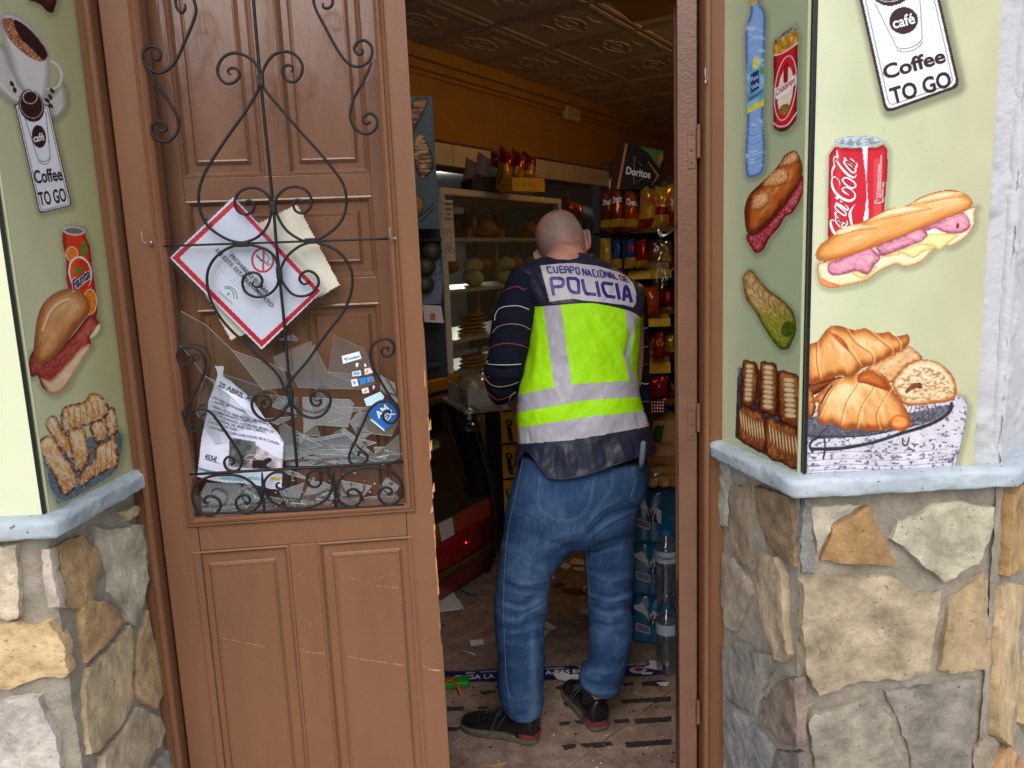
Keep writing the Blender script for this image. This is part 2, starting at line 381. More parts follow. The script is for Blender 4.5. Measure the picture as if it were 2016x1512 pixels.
# warm strip light hanging inside the shop; its glints show on the glazed tiles
t = E('strip_light', (2.1, 3.9, 2.62), 'warm strip light hanging from the shop ceiling above the frame', 'lamp'); LFr = Fr((2.1, 3.9, 2.62), (.2, 1, 0))
q = MB(); q.box(LFr, -.6, .6, .02, .06, -.06, .06); q.box(LFr, -.5, -.49, .06, .36, -.005, .005); q.box(LFr, .49, .5, .06, .36, -.005, .005); q.build('housing', mat('lamp_housing', (210, 205, 195), .5), t)
q = MB(); q.tube([LFr.p(-.58, 0), LFr.p(.58, 0)], .018, 10); q.build('tube', mat('warm_tube', (255, 196, 120), .5, emit=27), t, smooth=True)
# opposite side of the street (seen only as reflections)
b = MB(); b.box(WORLD, -9, 9, -.2, 1.5, 8.5, 9.0); struct(b.build('wall', mat('tan_render', (188, 160, 122), .8, .1, 2)))
b = MB(); b.box(WORLD, -9, 9, 1.5, 4.4, 8.7, 9.0); struct(b.build('wall', mat('white_render', (225, 222, 215), .8, .05, 2)))

# ================================================================ DOOR FRAME
m_paint = mat('brown_paint', (124, 85, 59), .34, var=.2, vs=4, bump=.35, bs=120, bd=.0012, stretch=(1, 1, .22), speck=((205, 165, 130), 260, .745), spec=.35)
m_paint2 = mat('brown_paint_inner', (114, 79, 57), .17, var=.16, vs=7, bump=.6, bs=95, bd=.0016, stretch=(1, 1, .16), spec=.6)
m_paint3 = mat('brown_paint_lumpy', (112, 77, 56), .3, var=.14, vs=8, bump=.4, bs=170, bd=.0018, spec=.6, speck=((200, 160, 130), 200, .77))
frame = E('door_frame', (-.1, YD, 0), 'brown painted wooden door frame lining the shop entrance', 'door frame')
Z0, Z1 = -.02, 2.78
def vprof(name, prof, x, sgn, m=None, y=YD, parent=frame):
    "vertical moulding: prof = plan outline [(dx,dy)], dy towards the street"
    q = MB(); q.prism([(x+sgn*a, y-d) for a, d in prof], Fr((0, 0, 0), (1, 0, 0), (0, 1, 0), (0, 0, 1)), Z0, Z1); return q.build(name, m or m_paint, parent, bevel=.0015)
vprof('jamb', [(0, -.08), (0, .012), (.046, .012), (.049, .008), (.049, -.08)], -.778, 1)
vprof('bead', [(0, -.08), (0, .022), (.003, .027), (.011, .027), (.014, .022), (.014, -.08)], -.7285, 1)
vprof('jamb', [(0, -.08), (0, .012), (.050, .012), (.053, .008), (.053, -.08)], .548, -1)
vprof('bead', [(0, -.08), (0, .022), (.003, .027), (.010, .027), (.013, .022), (.013, -.08)], .4945, -1)
q = MB(); q.box(WORLD, -.778, .548, 2.72, 2.78, -YD-.08, -YD+.02); q.build('head', m_paint, frame, bevel=.003)
m_hook = mat('zinc_hook', (175, 170, 165), .35, metal=.8)
def hook(P, lab):
    t = E('hook', P, lab, 'hook'); q = MB(); P = np.array(P)
    q.tube(catmull([P+(0, .012, 0), P+(0, -.012, 0), P+(-.006, -.020, .001), P+(-.008, -.021, .012), P+(-.008, -.021, .022)], 5), .0016, 7); q.build('wire', m_hook, t, smooth=True)
    q = MB(); q.lathe([(.004, 0), (.004, .002), (.0025, .003)], P, (0, -1, 0), 10); q.build('screw_plate', m_hook, t, smooth=True)

# ================================================================ LEFT DOOR LEAF
LX = -.7085
FL = Fr((LX, YD+.002, 0), ang(3))          # front face w=0
leaf = E('door_leaf', (LX, YD, 0), 'left brown wooden door leaf with wrought iron grille and smashed window', 'door')
LWD = FL.px(841, 756)[0]                        # width of the leaf
def lp(x, y, c=0):
    a, b_ = FL.px(x, y, c); return float(a), float(b_)
OL, OR_ = lp(345, 640)[0], lp(775, 640)[0]; OB = lp(590, 1004)[1]; MW = .0215
def fmember(name, a0, a1, b0, b1, c0=-.04, c1=0, m=None, bevel=.002, parent=leaf):
    q = MB(); q.box(FL, a0, a1, b0, b1, c0, c1); return q.build(name, m or m_paint, parent, bevel=bevel)
fmember('stile', 0, OL-.001, .02, 2.43)
# right stile with splintered edge
ed = []; zz = np.arange(.02, 2.435, .012)
for z in zz:
    d = 0
    y_ = proj(FL.p(LWD, z))[1]
    if 820 < y_ < 1270: d = -.004*abs(math.sin(z*31))*fbm(z*40, 3)-.003*fbm(z*90, 9)
    if 560 < y_ < 650 : d = -.002*fbm(z*90, 5)
    ed.append((LWD+d, z))
q = MB(); q.prism([(OR_+.001, .02)]+ed+[(OR_+.001, 2.43)], FL, -.04, 0); q.build('stile', m_paint, leaf)
m_raw = mat('raw_wood', (196, 148, 100), .8, .2, 60, .5, 200, stretch=(1, 1, .1))
q = MB()
for z in np.arange(.4, 1.36, .011):
    y_ = proj(FL.p(LWD, z))[1]
    dens = .75 if 1040 < y_ < 1260 else (.25 if 820 < y_ < 1040 else .05)
    if random.random() > dens: continue
    h = random.uniform(.006, .05); a = LWD-random.uniform(.001, .004); e = random.uniform(.0, .0009)
    q.prism([(a-.002, z), (a+e*.6, z+h*.2), (a+e, z+h*.6), (a+e*.3, z+h), (a-.002, z+h*1.1)], FL, -.012, random.uniform(-.002, .0008))
for x_, y_, L in ((846, 838, .03), (848, 878, .028), (853, 960, .02), (850, 1000, .014)):
    a, z = lp(x_, y_); q.prism([(a-.004, z-.012), (a+.003, z-.008), (a+.003, z+L*.4), (a+.001, z+L*.4), (a-.001, z+.002)], FL, -.01, .003)
sp = q.build('splinters', m_raw, leaf); sp['kind'] = 'stuff'
# rails, mouldings, lower panels
P1a, P1b = lp(377, 1081), lp(568, 1071); P2a, P2b = lp(624, 1068), lp(814, 1058)
PT = lp(600, 1070)[1]
fmember('rail', OL, OR_, PT, OB-.001)
fmember('rail', OL-.001+.001, OR_, 0.02, .16)
aL0, aL1, aR0, aR1 = lp(377, 1081)[0], lp(568, 1071)[0], lp(624, 1068)[0], lp(814, 1058)[0]
fmember('muntin', aL1, aR0, .16, PT)
for a0, a1 in ((min(aL0, OL), aL1), (aR0, max(aR1, OR_))):
    fmember('fielding', a0, a1, .16, PT, -.03, -.008)
def sloped_frame(q, fr, a0, a1, b0, b1, prof):
    "prof [(inset, w)] mitred moulding going round a rectangle"
    for i in range(len(prof)-1):
        (i0, w0), (i1, w1) = prof[i], prof[i+1]
        A = [(a0+i0, b0+i0), (a1-i0, b0+i0), (a1-i0, b1-i0), (a0+i0, b1-i0)]; B = [(a0+i1, b0+i1), (a1-i1, b0+i1), (a1-i1, b1-i1), (a0+i1, b1-i1)]
        v = [fr.p(x, y, w0) for x, y in A]+[fr.p(x, y, w1) for x, y in B]
        q.add(v, [(k, (k+1) % 4, 4+(k+1) % 4, 4+k) for k in range(4)])
def raised_panel(fr, a0, a1, b0, b1, ins, parent, m, wbase=-.008, up=.007):
    q = MB(); sloped_frame(q, fr, a0, a1, b0, b1, [(0, .0005), (.004, .002), (.007, -.001), (.010, -.006), (.012, wbase+.0005)])
    q.build('moulding', m, parent, fix=False)
    q = MB(); i = ins
    q2 = [(i, wbase-.002), (i, wbase+.001), (i+.003, wbase+up*.5), (i+.006, wbase+up), (i+.009, wbase+up*.9), (i+.010, wbase+up*.75)]
    sloped_frame(q, fr, a0, a1, b0, b1, q2); j = i+.010
    q.add([fr.p(x, y, wbase+up*.75) for x, y in ((a0+j, b0+j), (a1-j, b0+j), (a1-j, b1-j), (a0+j, b1-j))], [(0, 1, 2, 3)])
    return q.build('panel', m, parent, fix=False)
raised_panel(FL, aL0, aL1, .16, PT, .031, leaf, m_paint)
raised_panel(FL, aR0, aR1, .16, PT, .029, leaf, m_paint)
# moulding round the window
q = MB(); prof = [(-MW, .0005), (-MW+.001, .006), (-MW+.005, .009), (-MW+.008, .006), (-MW+.010, .010), (-MW+.015, .012), (-.002, .006), (0, .002), (0, -.03)]
sloped_frame(q, FL, OL, OR_, OB, 2.38, prof); q.build('window_moulding', m_paint, leaf, fix=False)
fmember('rail', OL, OR_, 2.38, 2.43)
# keyhole cover, screws
kp = lp(611, 1230); q = MB(); q.add([FL.p(kp[0]+.003*math.cos(t), kp[1]+.009*math.sin(t), .0015) for t in np.linspace(0, 6.28, 14)[:-1]], [tuple(range(13))])
q.build('peep_plate', mat('worn_brass', (170, 140, 90), .3, metal=.9), leaf)
hook(hitY(297, 478, YD+.0), 'small zinc screw hook on the left door stile beside the grille')
hook(hitY(778, 470, YD+.025), 'small zinc screw hook on the right door stile near the opening')
m_scuff = mat('scuff_mark', (176, 138, 112), .6, .25, 300)
def scuff(P, c, w_=.0012, dens=.7):
    P = np.array(P, float); A = FL.pts(P, c); L_ = np.linalg.norm(np.diff(A, axis=0), axis=1).sum(); n = int(L_/.004); t_ = np.linspace(0, len(A)-1, n); q = MB()
    X = np.interp(t_, np.arange(len(A)), A[:, 0]); Y = np.interp(t_, np.arange(len(A)), A[:, 1])
    for i in range(n-1):
        if random.random() < dens: j = random.uniform(-.0006, .0006); h = w_*random.uniform(.3, 1); q.add([FL.p(X[i], Y[i]+j-h/2, c), FL.p(X[i+1], Y[i+1]+j-h/2, c), FL.p(X[i+1], Y[i+1]+j+h/2, c), FL.p(X[i], Y[i]+j+h/2, c)], [(0, 1, 2, 3)])
    q.build('scuff', m_scuff, leaf, fix=False)['kind'] = 'stuff'
s7 = lambda *p: Zc(240, 1000, 2.953, p)
for P, c, w_, d_ in ((((590, 758), (690, 780), (830, 805)), -.0022, .0018, .8), (((1030, 822), (1100, 842), (1180, 845)), .0004, .0022, .85), (((1310, 862), (1400, 880), (1640, 915)), -.0022, .0022, .9), (((1750, 915), (1790, 940), (1860, 946)), .0004, .0045, .95), (((320, 382), (405, 383)), .0004, .0012, .5), (((570, 382), (860, 372)), -.0022, .001, .35), (((700, 415), (850, 440)), -.0022, .001, .3), (((990, 390), (1040, 388)), .0004, .0012, .4), (((1275, 395), (1400, 425), (1610, 380)), -.0022, .0012, .4), (((1480, 455), (1615, 465)), -.0022, .0022, .5), (((1320, 520), (1400, 528)), -.0022, .001, .4), (((1710, 300), (1725, 430)), .0004, .001, .4)): scuff(s7(*P), c, w_, d_)
# ---- inner panelled shutter behind the grille
FS = Fr(FL.p(0, 0, -.062), FL.u)
shutter = E('inner_shutter', FS.o, 'brown panelled wooden shutter behind the broken window and grille', 'shutter')
def sp_(x, y): a, b_ = FS.px(x, y); return float(a), float(b_)
SA0, SA1 = OL-.028, OR_+.035
sh = MB(); sh.box(FS, SA0, SA1, .9, 2.3, -.03, -.010); sh.build('backing', m_paint2, shutter, bevel=.001)
def smem(a0, a1, b0, b1): q = MB(); q.box(FS, a0, a1, b0, b1, -.0095, 0); q.build('rail', m_paint2, shutter, bevel=.0015)
tL0, tL1, tR0, tR1 = sp_(357, 330)[0], sp_(521, 340)[0], sp_(566, 335)[0], sp_(729, 330)[0]; tB = sp_(545, 346)[1]
mT, mB_ = sp_(550, 390)[1], sp_(550, 552)[1]; mL, mR = sp_(362, 400)[0], sp_(738, 400)[0]
bT = sp_(596, 601)[1]; bL1, bR0, bR1 = sp_(560, 620)[0], sp_(597, 620)[0], sp_(748, 620)[0]
smem(SA0, tL0, .9, 2.3); smem(tR1, SA1, .9, 2.3); smem(tL1, tR0, tB, 2.3); smem(tL0, tR1, mT, tB); smem(tL0, tR1, bT, mB_); smem(bL1, bR0, .9, bT)
for a0, a1, b0, b1, ins in ((tL0, tL1, tB, 2.3, .027), (tR0, tR1, tB, 2.3, .025), (tL0, tR1, mB_, mT, .03), (tL0, bL1, .95, bT, .022), (bR0, tR1, .95, bT, .022)):
    raised_panel(FS, a0, a1, b0, b1, ins, shutter, m_paint2, wbase=-.009, up=.0075)
q = MB(); q.box(FS, SA0-.004, SA0-.001, .95, 2.3, -.01, .02); q.build('draught_strip', mat('brass_strip', (190, 150, 80), .4, metal=.7), shutter)

# ---- wrought iron grille
m_iron = mat('black_iron', (27, 27, 30), .5, .25, 60, .5, 250, .35, bd=.0008)
GC = .006
grille = tag(bpy.data.objects.new('window_grille', None), None); COL.objects.link(grille); grille.location = tuple(FL.p(OL, OB)); WM[grille.name] = tuple(grille.location)
grille.parent = leaf; grille.matrix_parent_inverse = Matrix.Translation(-Vector(WM[leaf.name]))
def g4(*p): return Zc(200, 0, 3.024, p)
def g5(*p): return Zc(300, 370, 3.6, p)
def g6(*p): return Zc(300, 640, 3.476, p)
def rod(P, r=.0033, name='scroll', n=5, c=GC):
    P = catmull(np.array(P), n); A = FL.pts(P, c); q = MB()
    L_ = len(A); rr = np.ones(L_)*r
    rr[:max(2, L_//14)] *= np.linspace(.6, 1, max(2, L_//14))
    q.tube(FL.p(A[:, 0], A[:, 1], c), rr, 8, flat=.9); return q.build(name, m_iron, grille, smooth=True)
rod([(498, -60), (499, 0), (512.5, 155), (537, 397), (545.6, 496), (560, 640), (572, 778), (585, 918)], .0036, 'bar')
rod([(320, 484.5), (545, 477), (764, 470)], .0028, 'bar'); rod([(374, 934), (585, 922), (794, 909)], .0036, 'bar'); rod([(378, 1012.5), (590, 1004), (796, 994.5)], .0032, 'bar')
rod(g6((750, 1008), (765, 1285)), .003, 'bar'); rod(g6((1238, 982), (1256, 1248)), .003, 'bar')
top = [g4((770, 445), (752, 428), (768, 406), (805, 412), (823, 445), (800, 482), (748, 499), (702, 462), (692, 400), (730, 337), (800, 315), (880, 345), (930, 400), (943, 465), (938, 510), (925, 550), (860, 660), (760, 800), (680, 920), (620, 1020), (583, 1120), (580, 1220), (610, 1310), (660, 1370), (750, 1425), (840, 1443), (930, 1410), (990, 1340), (1010, 1250), (1000, 1180), (950, 1130), (880, 1118), (820, 1145), (793, 1200), (810, 1255), (860, 1278), (900, 1255), (908, 1220), (885, 1195), (855, 1205), (853, 1225)),
       g4((1128, 430), (1140, 405), (1115, 388), (1082, 400), (1076, 432), (1100, 475), (1150, 487), (1190, 440), (1192, 380), (1150, 325), (1090, 307), (1020, 330), (970, 400), (953, 465), (960, 505), (985, 550), (1060, 640), (1190, 790), (1290, 900), (1380, 1010), (1440, 1100), (1458, 1200), (1440, 1290), (1390, 1360), (1310, 1415), (1240, 1437), (1180, 1425), (1100, 1370), (1050, 1290), (1033, 1220), (1050, 1165), (1100, 1122), (1160, 1112), (1220, 1135), (1250, 1190), (1240, 1240), (1200, 1270), (1155, 1255), (1142, 1215), (1160, 1190), (1188, 1197), (1195, 1215)),
       g5((722, 662), (710, 685), (735, 703), (768, 690), (778, 650), (750, 610), (700, 600), (650, 630), (640, 690), (670, 745), (740, 773), (820, 757), (880, 700), (898, 625), (893, 560), (860, 480), (790, 430), (700, 405), (630, 403), (540, 425), (450, 490), (400, 570), (387, 650), (400, 740), (430, 830), (490, 930), (570, 1020), (660, 1100), (750, 1190), (862, 1292), (915, 1370), (940, 1440))+g6((940, 520), (915, 570), (860, 630), (790, 655), (720, 622), (682, 560), (690, 500), (740, 475), (790, 490), (813, 530), (790, 565), (755, 562), (742, 538), (760, 520)),
       g5((1106, 652), (1105, 672), (1072, 682), (1043, 650), (1060, 607), (1110, 588), (1163, 620), (1178, 680), (1130, 745), (1060, 768), (990, 750), (930, 680), (903, 610), (915, 560), (960, 480), (1040, 415), (1130, 385), (1210, 400), (1300, 440), (1370, 510), (1413, 600), (1415, 700), (1390, 800), (1340, 900), (1260, 1000), (1180, 1110), (1100, 1225), (1010, 1330), (960, 1400), (948, 1440))+g6((955, 520), (975, 560), (1020, 610), (1090, 635), (1160, 618), (1210, 560), (1215, 490), (1170, 450), (1110, 458), (1082, 500), (1098, 543), (1133, 550), (1155, 530), (1143, 512))]
for t_ in top: rod(t_)
side = [g4((495, 22), (498, 50), (478, 76), (450, 50), (440, 10), (450, -50), (490, -70), (530, -40), (558, 30), (560, 80), (530, 170), (490, 260), (450, 350), (400, 412), (340, 435), (285, 412), (252, 372), (245, 322), (270, 286), (310, 278), (348, 308), (350, 345), (325, 358), (306, 335)),
        g4((252, 375), (300, 450), (370, 560), (430, 650), (460, 720), (450, 790), (400, 840), (340, 838), (303, 800), (300, 752), (330, 725), (370, 735), (386, 765), (368, 784), (343, 772)),
        g4((1320, 18), (1318, 40), (1345, 50), (1373, 28), (1370, -20), (1330, -60), (1280, -50), (1262, 0), (1280, 65), (1330, 160), (1400, 290), (1460, 370), (1520, 397), (1585, 372), (1610, 322), (1603, 270), (1560, 240), (1520, 255), (1505, 295), (1528, 325), (1553, 315), (1550, 293)),
        g4((1608, 372), (1560, 480), (1500, 590), (1480, 680), (1492, 740), (1540, 788), (1598, 794), (1640, 750), (1634, 700), (1600, 675), (1567, 690), (1555, 715), (1575, 738), (1600, 725)),
        g6((240, 235), (262, 212), (283, 240), (242, 275), (197, 262), (170, 215), (192, 168), (240, 150), (310, 165), (355, 220), (365, 290), (340, 370), (290, 470), (240, 570), (222, 640), (235, 690), (270, 725), (310, 722), (342, 690), (338, 650), (305, 638), (285, 660)),
        g6((225, 625), (270, 582), (340, 575), (400, 600), (450, 660), (520, 760), (580, 850), (613, 920), (600, 978), (560, 1000), (512, 985), (492, 940), (512, 905), (548, 910), (560, 938), (538, 955)),
        g6((1612, 178), (1612, 155), (1580, 157), (1568, 188), (1595, 215), (1640, 200), (1655, 150), (1630, 105), (1590, 95), (1540, 110), (1500, 150), (1490, 210), (1510, 290), (1560, 380), (1620, 480), (1675, 560), (1685, 610), (1665, 655), (1620, 670), (1582, 640), (1582, 600), (1608, 585), (1630, 603)),
        g6((1680, 600), (1660, 545), (1600, 517), (1535, 535), (1480, 590), (1440, 680), (1390, 790), (1350, 880), (1350, 930), (1390, 960), (1438, 952), (1473, 910), (1450, 870), (1415, 870), (1410, 895)),
        g6((390, 1215), (362, 1215), (362, 1186), (395, 1170), (448, 1190), (468, 1235), (440, 1285), (380, 1300), (310, 1270), (275, 1200), (278, 1130), (320, 1070), (400, 1035), (500, 1024), (600, 1035), (680, 1080), (735, 1150), (738, 1220), (690, 1270), (640, 1285), (590, 1260), (572, 1210), (600, 1170), (643, 1165), (670, 1195), (650, 1222), (632, 1208)),
        g6((872, 1078), (850, 1088), (857, 1115), (895, 1120), (930, 1085), (925, 1035), (880, 1007), (820, 1015), (772, 1060), (767, 1120), (800, 1190), (870, 1235), (980, 1255), (1100, 1240), (1190, 1190), (1228, 1120), (1230, 1050), (1190, 1007), (1130, 992), (1075, 1012), (1057, 1060), (1077, 1098), (1120, 1108), (1153, 1082), (1138, 1055), (1115, 1062)),
        g6((1365, 1160), (1340, 1168), (1340, 1135), (1380, 1122), (1420, 1150), (1430, 1190), (1400, 1230), (1350, 1240), (1290, 1215), (1262, 1150), (1267, 1090), (1310, 1030), (1400, 985), (1500, 975), (1600, 990), (1680, 1040), (1712, 1110), (1700, 1180), (1650, 1220), (1590, 1222), (1550, 1180), (1562, 1130), (1600, 1110), (1638, 1130), (1628, 1160), (1607, 1155))]
for t_ in side: rod(t_)
def collar(p, dx, dy, c=GC):
    a, b_ = lp(p[0], p[1], c); q = MB(); q.box(FL, a-dx, a+dx, b_-dy, b_+dy, c-.0055, c+.0055); q.build('collar', m_iron, grille, bevel=.002)
for p, dx, dy in ((g4((948, 480))[0], .006, .012), (g4((1020, 1235))[0], .006, .012), (g5((640, 398))[0], .013, .006), (g5((1125, 376))[0], .013, .006), (g5((900, 603))[0], .006, .014), (g6((945, 480))[0], .006, .014), (g6((755, 1120))[0], .005, .006), (g6((1243, 1110))[0], .005, .006), (g6((222, 605))[0], .005, .007)): collar(p, dx, dy)

# ================================================================ RIGHT DOOR LEAF (opened into the shop, edge towards the street)
h0 = hitY(1335, 756, 1.634)[:2]; far = hitY(1327, 756, 2.19)[:2]; dv = far-h0; dl = np.linalg.norm(dv); dv /= dl
FR = Fr((h0[0], h0[1], 0), (dv[0], dv[1], 0), (0, 0, 1), (-dv[1], dv[0], 0))     # w to the left: outer face
rleaf = E('door_leaf', (h0[0], h0[1], 0), 'right brown door leaf folded open, only its hinged edge facing the street', 'door')
TH = hitY(1371, 756, 1.634)[0]-h0[0]
q = MB(); q.box(FR, 0, .075, .02, 2.3, -TH, 0); q.build('stile', m_paint3, rleaf, bevel=.0025)
q = MB(); q.box(FR, .075, .085, .02, 2.3, -TH*.7, -.006); q.build('bead', m_paint, rleaf, bevel=.001)
q = MB(); q.box(FR, .02, dl-.001, .03, .62, -TH*.8, .0); q.build('lower_panel', mat('brown_panel_dark', (84, 52, 38), .35, .15, 8, .4, 120, stretch=(1, 1, .2)), rleaf, bevel=.002)
q = MB(); q.box(FR, dl-.05, dl, .62, 2.3, -TH*.8, -.002); q.build('stile', m_paint, rleaf, bevel=.002)
q = MB(); q.box(FR, -.0, dl, 2.24, 2.3, -TH, 0); q.build('rail', m_paint, rleaf, bevel=.002)
FE = Fr((h0[0], h0[1]-.0008, 0), (math.cos(0), math.sin(0), 0))
FE = Fr((h0[0], h0[1], 0), (dv[1], -dv[0], 0), (0, 0, 1), (-dv[0], -dv[1], 0))    # edge face
for y0, y1 in ((252, 331), (797, 866), (1378, 1436)):
    a0, b1 = FE.px(1354, y0); a1, b0 = FE.px(1369, y1)
    h = MB(); h.box(FE, float(a0), float(a1), float(b0), float(b1), .0, .0022); hg = h.build('hinge', m_paint3, rleaf, bevel=.0006)
    h = MB(); h.tube([FE.p(TH+.003, float(b0)+.02, .006), FE.p(TH+.003, float(b1)+.004, .006)], .0042, 10); h.build('knuckle', m_paint3, hg, smooth=False)
    h = MB()
    for k in (.15, .45, .85): h.lathe([(.0032, .0022), (.0028, .0036), (.001, .0042)], FE.p((float(a0)+float(a1))/2, float(b0)+k*float(b1-b0)), FE.w, 8)
    h.build('screws', m_paint3, hg, smooth=True)['kind'] = 'stuff'
# bent metal handle sticking out of the right leaf
hp = [hitY(1337, 441, 1.72), hitY(1318, 457, 1.75), hitY(1308, 463, 1.76), hitY(1302, 464, 1.76), hitY(1296, 452, 1.74)]
t = rleaf
q = MB(); q.tube(catmull(hp, 6), .0035, 10); q.build('handle', mat('chrome', (210, 212, 215), .15, metal=1), t, smooth=True)
q = MB(); q.tube(catmull([hitY(1300, 462, 1.762), hitY(1303, 480, 1.765), hitY(1307, 492, 1.77), hitY(1297, 495, 1.77)], 5), .0008, 6); q.build('wire_hook', m_iron, t, smooth=True)
hook(hitY(1390, 162, YD-.028), 'small painted hook on the right door frame bead near the top')
# ================================================================ STONE PLINTHS
m_mortar = mat('mortar', (142, 132, 116), .95, vs=22, rgb2=(178, 168, 150), bump=1, bs=120, bd=.006, bdet=12, speck=((190, 182, 168), 260, .70))
def stone_mat(c, c2, st=(1, 1, 1), vs=15): return mat('stone', tuple(int(v*.84) for v in c), .8, vs=vs, rgb2=tuple(min(250, int(v*1.12)) for v in c2), bump=1, bs=30, bd=.010, bdet=12, stretch=st, speck=(tuple(int(v*.8) for v in c), 130, .66), detail=14)
SM = {}
def stone(px, fr, c, parent, th=.008, c2=None, st=(1, 1, 1), zc=None):
    gr = lambda q: tuple(int(.86*v+.12*(sum(q)/3)) for v in q); c = gr(c); c2 = gr(c2) if c2 else None
    P = np.array(px, float); A = fr.pts(P, .0); A = A.mean(0)+(A-A.mean(0))*1.035
    # subdivide and roughen the outline
    out = []
    for i in range(len(A)):
        a, b_ = A[i], A[(i+1) % len(A)]; L_ = np.linalg.norm(b_-a); n = max(1, int(L_/.012)); nn = np.array([-(b_-a)[1], (b_-a)[0]])/(L_+1e-9)
        for k in range(n):
            t = k/n; j = (RNG.random()-.5)*.006 if k else 0; out.append(a+(b_-a)*t+nn*j)
    out = np.array(out); n = len(out); cen = out.mean(0)
    inner = []
    for r_ in (.0018,):
        T = np.roll(out, -1, 0)-np.roll(out, 1, 0); T /= np.linalg.norm(T, axis=1)[:, None]+1e-9
        area = sum(out[i][0]*out[(i+1) % n][1]-out[(i+1) % n][0]*out[i][1] for i in range(n)); sg = 1 if area > 0 else -1
        inner = out+np.stack([-T[:, 1], T[:, 0]], 1)*sg*r_
    mn, mx = out.min(0), out.max(0); g = []
    stp = .0085
    for x in np.arange(mn[0], mx[0], stp):
        for y in np.arange(mn[1], mx[1], stp): g.append((x+(RNG.random()-.5)*.004, y+(RNG.random()-.5)*.004))
    g = np.array(g) if g else np.zeros((0, 2))
    pts = [Vector(p) for p in inner]; ok = []
    # keep grid points well inside
    def inside(Q, poly):
        c_ = np.zeros(len(Q), bool)
        for i in range(len(poly)):
            a, b_ = poly[i], poly[i-1]
            m_ = ((a[1] > Q[:, 1]) != (b_[1] > Q[:, 1])) & (Q[:, 0] < (b_[0]-a[0])*(Q[:, 1]-a[1])/(b_[1]-a[1]+1e-12)+a[0]); c_ ^= m_
        return c_
    if len(g):
        D = np.min(np.linalg.norm(g[:, None]-inner[None], axis=2), 1); g = g[inside(g, inner) & (D > .005)]
    allp = pts+[Vector(p) for p in g]
    r_ = delaunay_2d_cdt(allp, [], [list(range(n))], 1, 1e-5)
    V2 = np.array([v[:] for v in r_[0]]); F = [tuple(f) for f in r_[2]]
    s0 = RNG.random()*50; tl = (RNG.random(2)-.5)*.10
    lay = fbm((V2[:, 0]*.6+V2[:, 1]*.8)*28+s0, (V2[:, 0]*.8-V2[:, 1]*.6)*9+s0, 3)
    h = th+(V2-cen)@tl+(np.round(lay*7)/7)*.009+(fbm(V2[:, 0]*70+s0, V2[:, 1]*70, 3)-.5)*.006
    edge = np.array([np.min(np.linalg.norm(inner-p, axis=1)) < 1e-4 for p in V2]); h = np.where(edge, h-.0015, h); h = np.maximum(h, .005)
    b = MB(); b.add(fr.p(V2[:, 0], V2[:, 1], h), F)
    # skirt
    loopv = [int(np.argmin(np.linalg.norm(V2-p, axis=1))) for p in inner]
    b.add(np.concatenate([fr.p(V2[loopv, 0], V2[loopv, 1], h[loopv]), fr.p(out[:, 0], out[:, 1], -.008)]), [(i, (i+1) % n, n+(i+1) % n, n+i) for i in range(n)])
    key = (tuple(c), tuple(c2 or ()), st)
    if key not in SM: SM[key] = stone_mat(c, c2 or tuple(min(255, int(v*1.16)) for v in c), st)
    o = b.build('stone', SM[key], parent, fix=True, smooth=True); o.data.set_sharp_from_angle(angle=R(42)); return o
def mortar(fr, a0, a1, b0, b1, parent, amp=.006, warp=None):
    st = .007; na = max(2, int((a1-a0)/st)); nb = int((b1-b0)/st)
    A, B = np.meshgrid(np.linspace(a0, a1, na), np.linspace(b0, b1, nb)); s0 = RNG.random()*40
    h = (fbm(A*22+s0, B*22, 4)-.5)*amp*2+(fbm(A*120+s0, B*120, 2)-.5)*.0025
    q = MB(); P = fr.p(A, B, h); q.grid(P); return q.build('mortar', m_mortar, parent, smooth=True, fix=False)
def c3(*p): return Zc(0, 920, 2.553, p)
def cR(*p): return Zc(1400, 840, 2.25, p)
pl = E('stone_plinth', (-.775, YF, -.17), 'stone faced wall base left of the door, big orange slab near its corner', 'stone wall')
cornL = (-.778, YF); backL = (-.752, YD)
FLF = Fr((cornL[0], YF, 0), (1, 0, 0)); FLS = Fr((cornL[0], cornL[1], 0), (backL[0]-cornL[0], backL[1]-cornL[1], 0))
mortar(FLF, -1.2, 0, -.17, 1.15, pl); mortar(FLS, -.004, .288, -.17, 1.17, pl)
